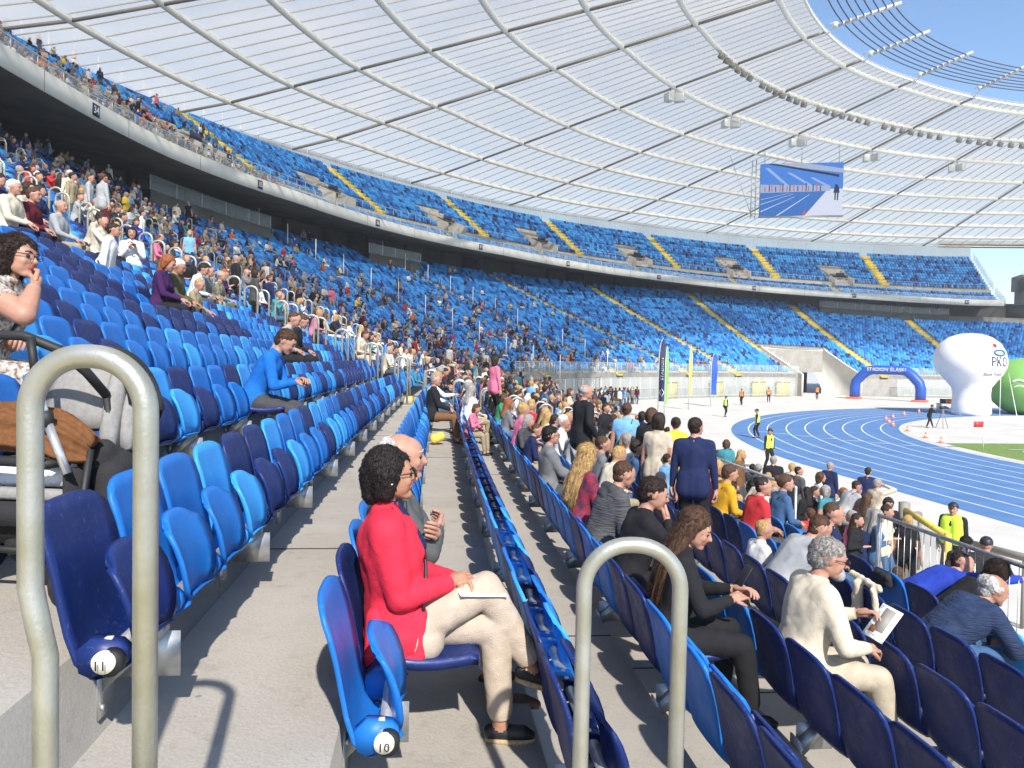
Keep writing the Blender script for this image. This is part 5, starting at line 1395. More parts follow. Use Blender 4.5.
put('man_jacket', 'man in black hooded jacket and rust brown trousers at the stair end', dict(lean=.05, hyaw=-.2, bulk=1.12, footR=(.5, -.15, .09)), 'black', 'brown', hair='grey', style='crop', vox=.012, shoe='brown', dx=.05)
put('man_jeans', 'fair-haired man in white shirt and jeans beyond the black hooded jacket', dict(lean=.12, hyaw=-.2, handR=(.5, -.05, .85)), 'white', 'denim', hair='blonde', style='short', vox=.014)
put('boy_blue', 'boy in bright blue jacket with fluffy brown hair looking at a phone', dict(lean=.32, bend=.15, hpitch=.35, hyaw=-.1, handR=(.42, -.04, .72), handL=(.44, .04, .74), footR=(.72, -.1, .12), footL=(.70, .1, .12), kpR=(.2, 0, 1)), 'bright blue', 'dark grey', hair='brown', style='short', vox=.011, scale=.95)
put('man_stripe', 'man in pale striped shirt leaning behind the boy in bright blue', dict(lean=.4, hpitch=.2), 'light grey', 'black', hair='brown', style='crop', vox=.014)
put('man_dark', 'man in black sweater next to the pale striped shirt', dict(lean=.3, hpitch=.3), 'black', 'black', hair='brown', style='short', vox=.014)
put('woman_red_hair', 'woman with red shoulder-length hair in dark purple sweater using a phone', dict(fem=True, lean=.12, hpitch=.35), 'purple', 'black', hair='red', style='bob', vox=.013)
put('man_grey_hair', 'heavy man with thick grey hair in olive jacket beside the purple sweater', dict(lean=.1, hpitch=.3, bulk=1.2), 'olive', 'dark grey', hair='white', style='short', vox=.013, skin='tan')
put('man_phone', 'child in khaki top holding a phone beside the grey-haired man', dict(lean=.15, hpitch=.3), 'khaki', 'beige', hair='blonde', style='crop', vox=.014, scale=.85)
put('man_white_shirt', 'dark-haired man in white shirt three seats from the rail', dict(lean=.3, hpitch=.25, hyaw=.1), 'white', 'dark grey', hair='black', style='short', vox=.014)
put('man_mid', 'middle-aged man in grey waistcoat beside the white shirt', dict(lean=.25, hpitch=.1), 'grey', 'khaki', hair='brown', style='crop', vox=.014)
put('man_camo', 'balding man in olive and beige jacket at the end of his row', dict(lean=.2), mat('camo_cloth', (.30, .26, .18), .9, noise_s=22, noise_a=.6, col2=(.06, .07, .04)), 'olive', hair='grey', style='bald_side', vox=.014)
PATT = mat('patterned_blouse', (.62, .60, .56), .85, noise_s=38, noise_a=.9, col2=(.10, .045, .02), detail=2, bump=.2)
j, s = 3, s_for_px(3, -6, 1.0); SPOT['woman_pattern'] = (3, s)
put('woman_pattern', 'woman in brown and white patterned blouse resting her chin on her hand', dict(fem=True, short=True, lean=.20, bend=.2, hyaw=-.25, hpitch=-.12, handR='mouth', poR=(.9, -.9, -1), handL=(.24, -.05, .72), bulk=1.14, armr=1.12, palm=[None, (-1, 0, .3)], seed=.5), PATT, PATT, hair='dark brown', style='bob', vox=.009, dz=-.07, skin='fair', extra=lambda o, p: strap(o, p, 'ink', -1), curl=1.0, glasses='clear')
put('man_beige_cap', 'elderly man in cream jacket with pale cap hair at the left edge', dict(lean=.15, bulk=1.15), 'cream', 'navy', hair='white', style='short', vox=.014)
put('man_maroon', 'man in maroon jacket with brown hair turned to the pitch', dict(lean=.2, bulk=1.1), 'maroon', 'black', hair='brown', style='short', vox=.014)
put('woman_white', 'woman with dark hair in white blouse behind the maroon jacket', dict(fem=True), 'white', 'denim', hair='dark brown', style='bob', vox=.015)
put('man_dark2', 'man with dark hair in beige top behind the maroon jacket', dict(), 'beige', 'black', hair='black', style='short', vox=.015)
put('man_bald2', 'bald man in light grey shirt by the pair of hairpin rails', dict(lean=.1, hyaw=-.3), 'light grey', 'khaki', hair='grey', style='bald_side', vox=.015)
put('boy_white', 'small fair-haired boy in white t-shirt beside the grey sweatshirt', dict(short=True, lean=.15), 'white', 'denim', hair='blonde', style='crop', vox=.014, scale=.8)
put('man_sweat', 'heavy man in light grey sweatshirt leaning forward, hand at his face', dict(lean=.42, bend=.25, hpitch=.15, bulk=1.25, handR='mouth', poR=(.3, -1, -1)), 'light grey', 'denim', hair='brown', style='crop', vox=.012)
put('man_polo', 'man in red polo shirt with short dark hair beside mustard jacket', dict(short=True, lean=.25, bulk=1.1, hyaw=-.2), 'red', 'dark grey', hair='dark brown', style='crop', vox=.013)
put('man_mustard', 'person in mustard yellow jacket with grey-brown hair', dict(lean=.2, bulk=1.1), 'mustard', 'dark grey', hair='brown', style='short', vox=.013, extra=lambda o, p: strap(o, p, 'ink', 1))
put('woman_pink', 'woman in pale pink patterned top left of the mustard jacket', dict(fem=True, lean=.2), 'pink', 'denim', hair='blonde', style='bob', vox=.014)
put('woman_denim', 'woman in denim shirt with brown bun and dark shoulder strap', dict(fem=True, lean=.2, hyaw=-.2), 'denim', 'denim', hair='brown', style='bun', vox=.013, extra=lambda o, p: strap(o, p, 'ink', 1))
put('man_hoodie', 'man with shaved brown hair in dark navy hoodie leaning over', dict(lean=.4, bulk=1.15, hyaw=-.3), 'navy', 'denim', hair='brown', style='crop', vox=.013)
put('man_greyjkt', 'man with receding brown hair in grey-blue jacket near the blonde woman', dict(lean=.12, hyaw=.2), 'grey', 'denim', hair='brown', style='crop', vox=.013)

# standing figures
def stand(label, px, d=None, floor=None, top='grey', bot='black', face=0., pose=None, head_y=None, off=None, **k):
    """px column and depth d give the plan position; floor = level of the feet"""
    p = px_to(px, d); q = dict(sit=False); q.update(pose or {})
    return person(q, label, (p[0], p[1], floor), face, top, bot, **k)
def vest(o, p, m='black'): pass
stand('tall bald man in black waistcoat over grey shirt standing on the stair', 583, 11.8, -2.16, 'black', 'black', 0.3, dict(handR=(.1, -.27, .95), bulk=1.1, armr=1.02, hyaw=-.3), hair='grey', style='bald_side', vox=.013, scale=1.04)
stand('man in navy blazer and black trousers standing with his back to camera', 696, 9.6, -2.50, 'navy', 'black', 1.1, dict(bulk=1.04), hair='dark brown', style='crop', vox=.012, scale=1.05)
stand('woman in light blue top with green skirt and dark red bag, standing', 627, 13.0, -2.45, 'light blue', 'teal', 1.2, dict(fem=True, short=True, skirt=True, long_top=False), hair='brown', style='bun', vox=.014, extra=lambda o, p: strap(o, p, 'ink', 1))
stand('woman in long black coat standing beside the navy blazer', 652, 11.8, -2.45, 'black', 'black', 1.0, dict(fem=True, skirt=True), hair='brown', style='full', vox=.014)
stand('woman in pale yellow top standing beside the navy blazer', 677, 14, -2.75, 'yellow', 'black', 1.3, dict(fem=True), hair='dark brown', style='bun', vox=.015)
stand('child in light blue t-shirt standing left of the navy blazer', 668, 11., -2.5, 'light blue', 'navy', .6, dict(short=True), hair='dark brown', style='crop', vox=.015, scale=.68)
stand('woman in pink top standing near the far seats with black trousers', 494, 19.5, fz(0, 19.5), 'pink', 'black', .4, dict(fem=True), hair='dark brown', style='bob', vox=.016)
stand('man in white vest with black sleeves standing in the rows at left', 104, 13.3, fz(7, 13) - .35, 'white', 'white', .1, dict(bulk=1.05, lean=.2), hair='dark brown', style='short', vox=.014)
stand('woman in white jacket and white trousers with curly black hair, standing', 131, 15.4, fz(7, 15) - .1, 'white', 'white', -1.2, dict(fem=True, handR=(.25, -.05, 1.3), handL=(.22, .06, 1.32)), hair='black', style='full', vox=.014)
stand('man in navy waistcoat and khaki trousers with his back to camera', 198, 24, fz(9, 24) - .15, 'navy', 'khaki', 1.0, dict(bulk=1.2), hair='dark brown', style='crop', vox=.016)
stand('man in black waistcoat standing in the middle rows', 234, 23, fz(8, 23), 'black', 'black', 0.6, dict(bulk=1.1), hair='grey', style='crop', vox=.016)
stand('woman in dark coat standing behind the two sitting men', 253, 21, fz(6, 21) + .1, 'dark grey', 'black', .5, dict(fem=True), hair='dark brown', style='full', vox=.016)
stand('man in navy jacket and shorts standing in the middle rows', 267, 24, fz(7, 24) - .1, 'navy', 'khaki', .8, dict(), hair='brown', style='crop', vox=.016)
stand('pale check shirt man standing in the upper left rows', 88, 23, fz(15, 20) - .4, 'light grey', 'beige', .3, dict(bulk=1.1), hair='brown', style='crop', vox=.017)
stand('person in pale sage coat standing in the upper left rows', 101, 20.5, fz(12, 20) + .25, 'light grey', 'maroon', .9, dict(fem=True), hair='brown', style='bun', vox=.017)
# people on the walkway below the stand
G0 = -4.4
stand('man in black padded waistcoat over striped shirt and black cap at the rail', 993, 11.9, G0, PUFFB, 'black', .9, dict(lean=.1, bulk=1.2, handR=(.3, -.3, 1.05)), hair='black', style='cap', hairmat=M['ink'], vox=.011)
stand('man with thick black hair in black waistcoat beside the black cap', 972, 12.0, G0, PUFFB, 'black', .8, dict(lean=.06, bulk=1.12), hair='black', style='short', vox=.011)
stand('child in red scarf and grey coat standing below the fence', 955, 11.4, G0, 'red', 'grey', .9, dict(), hair='dark brown', style='crop', vox=.013, scale=.86)
stand('child with blond hair in grey hooded top behind the fence bars', 938, 10.6, G0, 'grey', 'grey', 1., dict(), hair='blonde', style='crop', vox=.013, scale=.80)
stand('child with brown hair in white patterned top behind the fence bars', 905, 11.2, G0, 'white', 'light grey', 1., dict(fem=True), hair='brown', style='bob', vox=.014, scale=.82)
stand('woman with long black hair in black jacket facing the camera by the fence', 892, 15.5, G0, 'black', 'black', -1.9, dict(fem=True, hpitch=.2), hair='black', style='bob', vox=.013)
stand('grey-haired man in beige jacket with backpack holding phone to his ear', 880, 18.0, G0, 'beige', 'beige', .3, dict(handR=(.12, -.12, 1.58), poR=(.4, -1, -.6)), hair='grey', style='short', vox=.014)
stand('man with dark hair in navy top behind the beige jacket', 871, 20, G0, 'navy', 'denim', .9, dict(), hair='dark brown', style='crop', vox=.015)
stand('man in light grey hoodie with dark strap leaning forward', 847, 15.8, G0 + .35, 'light grey', 'dark grey', .2, dict(lean=.5, hpitch=.1, handR=(.5, -.1, 1.0)), hair='dark brown', style='crop', vox=.013, extra=lambda o, p: strap(o, p, 'ink', 1))
stand('person in dark red backpack and teal shirt at the walkway', 860, 17.0, G0, 'maroon', 'denim', .4, dict(), hair='brown', style='cap', hairmat=CL['royal blue'], vox=.014)
stand('woman with long brown hair in white top and dark dungarees', 822, 17.5, G0 + .2, 'white', 'black', -.2, dict(fem=True), hair='brown', style='bob', vox=.014)
stand('man with greying hair in navy shirt on the walkway', 832, 21, G0, 'navy', 'denim', .4, dict(bulk=1.1), hair='grey', style='crop', vox=.015)
stand('man in slate padded jacket with short dark hair on the walkway', 800, 18.8, G0 + .15, PUFF, 'dark grey', .2, dict(bulk=1.15, hyaw=-.3), hair='dark brown', style='crop', vox=.014)
stand('person in cream coat with fair hair behind the slate jacket', 794, 20.5, G0, 'cream', 'beige', .4, dict(bulk=1.1), hair='blonde', style='short', vox=.015)
stand('man with grey hair in black jacket with his back to camera', 776, 19.6, G0 + .3, 'black', 'black', 1.2, dict(bulk=1.1), hair='grey', style='crop', vox=.014)
stand('woman with long fair hair in brown jacket on the walkway', 742, 19.0, G0 + .5, 'brown', 'dark grey', -.7, dict(fem=True), hair='blonde', style='long', vox=.014)
stand('woman with brown hair in teal patterned blouse', 728, 20.5, G0 + .6, 'teal', 'denim', 1., dict(fem=True), hair='brown', style='full', vox=.015)
stand('child in pale jacket standing beside the brown jacket woman', 755, 20.5, G0 + .3, 'dark grey', 'navy', 1., dict(), hair='black', style='full', vox=.016, scale=.8)
# stewards
def hv(o, p, m='hivis'):
    ch, Rs = p['_chest']; pel = np.array([0, 0, .93]); k_ = p.get('bulk', 1.) * 1.08; me = remesh([(a_, b_, r1 * k_, r2 * k_, 0) for a_, b_, r1, r2, _ in [(ch + Rs @ [.0, -.08, .07], pel + [0, -.085, .06], .118, .128, 0), (ch + Rs @ [.0, .08, .07], pel + [0, .085, .06], .118, .128, 0), (ch + Rs @ [0, -.12, .10], ch + Rs @ [0, .12, .10], .088, .088, 0)]], .02)
    me.materials.append(M[m]); me.polygons.foreach_set('use_smooth', np.ones(len(me.polygons), bool)); h = bpy.data.objects.new('hi_vis_vest', me); link(h, o)
    mb = MB()
    for z in (1.05, 1.18): mb.lathe([(.2, z - .025), (.203, z), (.2, z + .025)], 20, 0, (0, 0, 0)); 
    mb.v = [v * [.72, 1.07, 1] for v in mb.v]; mobj('reflective_band', mb, 'thinrail', h)
def gpt(px, py):
    v = _d + _r * (px - 512) / F - _u * (py - 384) / F; t = -4.4 / v[2]; return v * t
stand('steward in black cap and yellow hi-vis vest beside the yellow gate', 959, 15.0, G0, 'black', 'black', -2.6, dict(bulk=1.2, hyaw=.2), hair='black', style='cap', hairmat=M['ink'], vox=.012, extra=hv)
for px, py, m, fc, lab in ((725, 417, 'hivis', .3, 'yellow-vested steward standing on the apron beyond the crowd, left of the track'), (757, 438, 'hivis', 2.6, 'steward in lime vest at the left edge of the blue track'), (741.5, 405, 'hivis_orange', -2.5, 'leftmost of the three orange-vested stewards along the far fence'), (768.5, 402.5, 'hivis_orange', -2., 'middle one of the three orange-vested stewards by the far fence'),
                       (817, 399.5, 'hivis_orange', -2.3, 'right one of the three orange-vested stewards, left of the blue arch'), (768, 470, 'hivis', -1.2, 'steward in lime vest and white cap close behind the crowd')):
    g = gpt(px, py); person(dict(sit=False, footL=(.10, .12, .09), footR=(-.12, -.1, .09)), lab, (g[0], g[1], G0), fc, 'black', 'black', hair='dark brown', style='cap', hairmat=M['ink'], vox=.02, extra=(lambda mm: (lambda o, p: hv(o, p, mm)))(m), hands=False)
g = gpt(865, 396); person(dict(sit=False), 'distant person in dark top standing under the blue inflatable arch', (g[0], g[1], G0), -1.5, 'navy', 'black', vox=.025, hands=False)
g = gpt(929, 428); person(dict(sit=False, lean=.25, footL=(.35, .12, .09), footR=(-.25, -.12, .09), handL=(.5, .1, 1.1), handR=(.5, -.1, 1.1)), 'cameraman in black striding behind a camera tripod on the infield', (g[0], g[1], G0), -.1, 'black', 'black', vox=.02, hands=False)
e = empty('camera_tripod', (g[0] + .95, g[1] - .1, G0), 0, 'video camera on tripod in front of the striding cameraman', 'tripod')
for q in range(3):
    t = q * 2.1; mb = MB(); mb.tube([(0, 0, 1.35), (.45 * math.cos(t), .45 * math.sin(t), 0)], .025, 5); mobj('leg', mb, 'trussgrey', e)
mb = MB(); mb.box((0, 0, 1.5), (.45, .16, .22)); mb.tube([(.22, 0, 1.5), (.4, 0, 1.5)], .07, 8); mobj('camera_body', mb, 'ink', e)
# ------------------------------------------------------------------ the crowd
def proto(p, vox, hair='short', name='spectator'):
    p = dict(p); p['coarse'] = True; pr = build_prims(p); hc, Rh = p['_head']; H = lambda x, y, z: hc + Rh @ np.array([x, y, z]); nk, Rs = p['_neck']
    def C(a, b, ra, rb): pr.append((np.array(a, float), np.array(b, float), ra, rb, HAIR))
    C(H(-.035, 0, .042), H(-.02, 0, .05), .098, .092)
    if hair == 'short': C(H(-.05, 0, .0), H(-.05, 0, .01), .08, .08)
    if hair == 'long': C(H(-.055, .03, 0), nk + Rs @ [-.09, .03, -.12], .075, .06); C(H(-.055, -.03, 0), nk + Rs @ [-.09, -.03, -.12], .075, .06)
    if hair == 'bob': C(H(-.045, .04, 0), H(-.05, .04, -.07), .07, .06); C(H(-.045, -.04, 0), H(-.05, -.04, -.07), .07, .06)
    me = remesh(pr, vox, 2); nf = len(me.polygons); cen = np.empty(nf * 3); me.polygons.foreach_get('center', cen)
    me.polygons.foreach_set('material_index', nearest_prim(cen.reshape(-1, 3), pr)); me.polygons.foreach_set('use_smooth', np.ones(nf, bool))
    for m in (SK['fair'], CL['grey'], CL['black'], SHOEM['black'], HR['brown'], M['ink'], LIPM, SK['fair']): me.materials.append(m)
    me.name = name; return me
POSES_SIT = [(dict(seed=1), 'short'), (dict(lean=.3, hpitch=.25, bulk=1.08), 'short'), (dict(lean=.05, handL=(.22, -.12, .88), handR=(.24, .10, .86), poL=(.2, 1, -.8), poR=(.2, -1, -.8), bulk=1.1), 'short'), (dict(fem=True, lean=.12, hyaw=.3), 'long'), (dict(fem=True, lean=.2, handR=(.36, -.1, .85), hpitch=.25), 'bob'), (dict(lean=.18, handR=(.3, -.05, .95), poR=(.3, -1, -1), hyaw=-.4), 'short')]
POSES_ST = [(dict(sit=False), 'short'), (dict(sit=False, fem=True, handR=(.2, -.1, 1.15)), 'long'), (dict(sit=False, bulk=1.15, handL=(.1, .2, 1.0), hyaw=.4), 'short'), (dict(sit=False, fem=True, short=True), 'bob')]
PS_HI = [proto(p, .021, h) for p, h in POSES_SIT]; PT_HI = [proto(p, .021, h) for p, h in POSES_ST]
def low(me, n):
    o = bpy.data.objects.new('t', me); COL.objects.link(o); d = o.modifiers.new('d', 'DECIMATE'); d.ratio = min(1, n / len(me.polygons)); dg = bpy.context.evaluated_depsgraph_get(); r = bpy.data.meshes.new_from_object(o.evaluated_get(dg)); bpy.data.objects.remove(o); return r
TOPS = [('white', 14), ('black', 14), ('navy', 10), ('grey', 8), ('light grey', 7), ('beige', 8), ('red', 4), ('light blue', 5), ('pink', 3), ('cream', 6), ('maroon', 3), ('denim', 5), ('dark grey', 7), ('green', 1), ('yellow', 1), ('purple', 1), ('orange', 1), ('khaki', 4), ('teal', 2), ('royal blue', 3), ('brown', 3)]
BOTS = [('black', 8), ('denim', 8), ('dark grey', 5), ('beige', 4), ('khaki', 4), ('navy', 4), ('white', 1)]
HAIRS = [('brown', 8), ('dark brown', 8), ('black', 4), ('blonde', 5), ('grey', 4), ('white', 2), ('red', 1)]
def pick(L):
    t = rnd.random() * sum(w for _, w in L)
    for k, w_ in L:
        t -= w_
        if t <= 0: return k
    return L[0][0]
def clump(a, b, sd=0): return .5 + .5 * math.sin(a * .55 + 2.1 * math.sin(b * .8 + sd)) * math.sin(b * .9 + a * .21 + sd)
taken = {}
cands = []
for bi, j, n_, s, c in ALLSEATS:
    if occupied(j, s): continue
    p, a = seat_frame(j, s); x, y, z = project(p + np.array([0, 0, .8]))
    if not (-15 < x < 1040 and -10 < y < 760) or z < 1: continue
    dn = 0.
    if j >= 1:
        if s < 20: 
            if j >= 14: dn = .50
            elif j >= 9: dn = .22 if s > 11 else .16
            elif j >= 7: dn = .06
        elif s < 96:
            dn = .46 if j < 14 else .42
            if j <= 3: dn = .38 if s < 45 else .6
            if s > 84: dn *= .35 if j > 6 else .8
            if s > 50 and j > 9: dn *= .5
            if s > 60 and j > 20: dn *= .3
            if 35 < s < 50 and 3 <= j <= 9: dn *= .7
        elif s < 110 and j < 4: dn = .25
    else:
        if s < 12.5: dn = 0
        elif s < 20: dn = {0: 0., -1: .35, -2: .35, -3: .5}.get(j, .6)
        else: dn = .85
        if j <= -3 and 9.5 < s <= 20: dn = .72
    dn *= (.08 + 1.7 * clump(s, j) ** 1.6) * (.62 if j >= 4 and s < 70 else .80) if j >= 1 else (.55 + .7 * clump(s, j))
    if rnd.random() < dn: cands.append((z, 'low', j, s, x, y))
s_ = 0
for i in range(UPN):
    if i == UP_R1: continue
    s = 2.
    while s < 62:
        s += .5
        p = P(s, up_o(i) + .5, up_floor(i, s)); x, y, z = project(p + np.array([0, 0, .8]))
        if not (-10 < x < 350 and -10 < y < 260): continue
        if any(abs(s - a) < 1.6 for a in UB) and i > UP_R1: continue
        dn = (1.0 if i < UP_R1 else .60) * (1 if x < 175 else .55 if x < 300 else .15) * (.5 + 1.2 * clump(s, i, 3)); dn *= 1 if i < 12 else .4
        if rnd.random() < dn: cands.append((z, 'up', i, s, x, y))
# people standing on the walkway and apron behind the front fence
for k in range(380):
    if k < 190: s = rnd.uniform(13, 50); o_ = -rnd.uniform(6.1, 9.0)
    else: s = rnd.uniform(34, 86); o_ = -rnd.uniform(6.2, 9.5) if s < 58 else -rnd.uniform(2.2, 8.5 - (s - 58) * .15)
    if s > 34 and rnd.random() < .1: continue
    p = P(s, o_, -4.4); x, y, z = project(p + np.array([0, 0, 1.])); cands.append((z, 'ground', o_, s, x, y))
cands.sort(key=lambda t: t[0])
NP_NEAR = len([o for o in bpy.data.objects if o.name.split('.')[0] == 'person'])
NIND = 298 - NP_NEAR
def where(t, j, s):
    blk = 'before the next stair' if s < 21 else 'past the next stair' if s < 35 else 'past the second stair' if s < 49 else 'past the third stair'
    if t == 'up': return 'in the upper tier ' + ('front rows' if j < UP_R1 else 'rear rows')
    if t == 'ground': return 'on the walkway below the stand'
    lv = 'low rows' if j < -2 else 'eye-level rows' if j < 5 else 'middle rows' if j < 14 else 'shaded high rows'
    return lv + ' ' + blk
src = {}
labelcount = {}
stuff = MB()
LOWS = [low(m, 300) for m in PS_HI]; LOWT = [low(m, 300) for m in PT_HI]
def arr(me):
    n = len(me.vertices); co = np.empty(n * 3); me.vertices.foreach_get('co', co); return co.reshape(-1, 3), [tuple(p.vertices) for p in me.polygons], [p.material_index for p in me.polygons]
ALOW = [arr(m) for m in LOWS]; ALOT = [arr(m) for m in LOWT]
MATL = list(CL.items()); CIDX = {k: i for i, (k, v) in enumerate(MATL)}; NB = len(MATL); HI = {k: NB + 1 + i for i, k in enumerate(HR)}
crowd_mats = [v for k, v in MATL] + [SK['fair']] + [HR[k] for k in HR] + [SHOEM['black']]
new_objs = []
for n_, (z, t, j, s, x, y) in enumerate(cands):
    standing = t == 'ground' or (rnd.random() < (.10 if t == 'low' else .15) and not (t == 'low' and s < 20 and j > -4))
    vi = rnd.randrange(4) if standing else rnd.randrange(6)
    tp, bt, hr = pick(TOPS), pick(BOTS), pick(HAIRS); child = rnd.random() < .12; sc_ = rnd.uniform(.68, .82) if child else rnd.uniform(.93, 1.05)
    if t == 'low': loc = P(s, .10 + .8 * j - (.22 if standing else 0), fz(j, s)); fc = -float(heading(s)) + rnd.gauss(0, .35 if not standing else .9)
    elif t == 'up': loc = P(s, up_o(j) + .5 - (.15 if standing else 0), up_floor(j, s)); fc = -float(heading(s)) + rnd.gauss(0, .4)
    else: loc = P(s, j, -4.4); fc = rnd.uniform(-1, 2.5)
    if n_ < NIND:
        me = (PT_HI if standing else PS_HI)[vi]
        kindw = 'child' if child else 'person'
        lab = '%s %s, %s top, %s hair, %s' % ('standing' if standing else 'seated', kindw, tp, hr, where(t, j, s))
        labelcount[lab] = labelcount.get(lab, 0) + 1
        key = (standing, vi)
        if key not in src:
            o = bpy.data.objects.new('person', me); COL.objects.link(o); src[key] = o
        else: o = src[key].copy(); COL.objects.link(o)
        o.location = (loc[0], loc[1], loc[2] + ZC); o.rotation_euler = (0, 0, fc); o.scale = (sc_,) * 3
        o['label'] = lab; o['category'] = 'person'
        for k_, m_ in ((SKIN, SK['fair']), (TOP, CL[tp]), (BOT, CL[bt]), (HAIR, HR[hr])):
            o.material_slots[k_].link = 'OBJECT'; o.material_slots[k_].material = m_
        new_objs.append(o)
    else:
        co, fs, ms_ = (ALOT if standing else ALOW)[vi]; mp = {SKIN: NB, TOP: CIDX[tp], BOT: CIDX[bt], SHOE: len(crowd_mats) - 1, HAIR: HI[hr], EYE: NB, LIP: NB, INNER: NB}
        stuff.add((co * sc_) @ rotz(fc).T + loc, fs, [mp[q] for q in ms_])
for o in new_objs: o['group'] = o['label'] if labelcount[o['label']] > 1 else 'spectators in the stands'
if stuff.n:
    o = mobj('crowd', stuff, crowd_mats); tag(o, 'mass of distant spectators filling the far rows of both tiers', 'crowd', kind='stuff')
print('PEOPLE near', NP_NEAR, 'crowd', len(cands), 'individual', min(NIND, len(cands)))
# ------------------------------------------------------------------ inflatables, flags, cones, screen
def on_ground(px, d): p = px_to(px, d); return np.array([p[0], p[1], -4.4])
# arch
A, B = on_ground(855, 101), on_ground(921, 95.5); W_ = np.linalg.norm((B - A)[:2]); ang = math.atan2((B - A)[1], (B - A)[0])
e = empty('inflatable_arch', tuple(A), ang, 'blue inflatable arch with white lettering across the far track', 'arch')
Ht = 4.4; pts = [(0, 0, 0), (0, 0, 1.6), (.15, 0, 2.3), (1.0, 0, 3.3), (1.7, 0, Ht - .62), (2.4, 0, Ht - .5), (W_ - 2.4, 0, Ht - .5), (W_ - 1.7, 0, Ht - .62), (W_ - 1.0, 0, 3.2), (W_ - .2, 0, 2.3), (W_, 0, 1.6), (W_, 0, 0)]
mb = MB(); mb.tube(pts, .62, 14); mobj('inflated_tube', mb, 'archblue', e, smooth=True)
v, f = text_mesh('STADION ŚLĄSKI', .62, .01); v[:, 0] *= .98; mb = MB(); mb.add(np.stack([v[:, 0] + W_ / 2, -.60 - v[:, 2] - .02 + np.abs(v[:, 1]) ** 2 * .5, v[:, 1] + Ht - .45], 1), f); mobj('lettering', mb, 'whiteink', e)
for x in (0, W_): mb = MB(); mb.box((x, -.2, .12), (1.7, 1.3, .24)); mobj('foot_weight', mb, 'orange', e, bevel=.05)
# white balloon with logo
D = 71.; c = on_ground(972, D); e = empty('inflatable_balloon', tuple(c), -YAW, 'tall white inflatable balloon with a blue logo beside the infield', 'balloon')
prof = [(1.55, 0), (1.68, .3), (1.60, 1.2), (1.55, 2.0), (1.65, 2.6), (2.1, 3.2), (2.6, 3.8), (2.95, 4.5), (3.05, 5.1), (2.9, 5.9), (2.45, 6.7), (1.75, 7.25), (.9, 7.55), (.05, 7.62)]
mb = MB(); mb.lathe(prof, 40); mb.v[0][:, 0] += -.35 * np.clip((mb.v[0][:, 2] - 1.8) / 4, 0, 1); mobj('balloon_skin', mb, 'infwhite', e, smooth=True)
def wrap(v, zc, az0, R_fn, push=.03):
    out = []
    for x, y, z in v:
        zz = zc + y; R_ = R_fn(zz); a = az0 + x / R_; out.append((R_ * math.sin(a) - .35 * min(1, max(0, (zz - 1.8) / 4)) + math.sin(a) * (push + z), -R_ * math.cos(a) - math.cos(a) * (push + z), zz))
    return out
Rf = lambda z: float(np.interp(z, [p_[1] for p_ in prof], [p_[0] for p_ in prof]))
def sub_mesh(v, f):    # subdivide so that the flat letters bend with the balloon
    bm = bmesh.new(); vs = [bm.verts.new(q) for q in v]
    for q in f:
        try: bm.faces.new([vs[i] for i in q])
        except ValueError: pass
    bmesh.ops.triangulate(bm, faces=bm.faces[:]); bmesh.ops.subdivide_edges(bm, edges=bm.edges[:], cuts=1, use_grid_fill=True)
    bm.verts.index_update(); r = ([tuple(q.co) for q in bm.verts], [tuple(w_.index for w_ in q.verts) for q in bm.faces]); bm.free(); return r
v, f = text_mesh('PKO', 1.25, .005); v[:, 0] *= .8; v, f = sub_mesh(v, f); mb = MB(); mb.add(wrap(v, 4.95, .36, Rf), f); mobj('logo_letters', mb, 'logonavy', e)
v, f = text_mesh('Bank Polski', .42, .004); v, f = sub_mesh(v, f); mb = MB(); mb.add(wrap(v, 3.85, .22, Rf), f); mobj('logo_text', mb, 'grey_text' if False else 'trussgrey', e)
mb = MB(); ring = [(.62 * math.cos(t), .24 * math.sin(t), 0.02) for t in np.linspace(0, 2 * math.pi, 25)[:-1]]; mb.tube(wrap(ring, 5.80, .38, Rf), .085, 6, closed=True); mobj('logo_ring', mb, 'logoblue', e)
mb = MB(); ring = [(.13 * math.cos(t), .13 * math.sin(t), 0.02) for t in np.linspace(0, 2 * math.pi, 13)[:-1]]; mb.tube(wrap(ring, 6.45, .28, Rf), .07, 6, closed=True); mobj('logo_dot', mb, 'logored', e)
# green balloon
D = 74.; c = on_ground(1033, D); e = empty('inflatable_balloon', tuple(c), -YAW, 'green inflatable ball with three white waves at the right edge', 'balloon')
mb = MB(); prof2 = [(1.8, 0), (2.7, .5), (3.5, 1.3), (4.0, 2.3), (4.05, 3.1), (3.8, 4.0), (3.1, 4.8), (2.0, 5.3), (.9, 5.5), (.05, 5.55)]; mb.lathe(prof2, 40); mobj('ball_skin', mb, 'infgreen', e, smooth=True)
Rg = lambda z: float(np.interp(z, [p_[1] for p_ in prof2], [p_[0] for p_ in prof2]))
mb = MB()
for q in range(3):
    pts = []
    for t in np.linspace(0, 1, 17):
        x = -.95 + 1.9 * t; zz = 3.25 - q * .42 - .1 * q + .28 * (t - .5) + .16 * math.sin(t * 6.3); a = -.78 + x / 3.9; R_ = Rg(zz) + .01; pts.append((R_ * math.sin(a) + .12 * q, -R_ * math.cos(a), zz))
    mb.tube(pts, [.02] + [.11] * 15 + [.02], 6)
mobj('wave_emblem', mb, 'whiteink', e, smooth=True)
mb = MB(); g = on_ground(1000, 69.) - on_ground(972, 71.)
for a_, b_ in (((1001, 68.5), 6.4), ((1019, 66), 4.)):
    p = on_ground(*a_); q = on_ground(1000 if b_ > 5 else 1008, 71); mb.tube([p, (q[0], q[1], -4.4 + b_)], .03, 4)
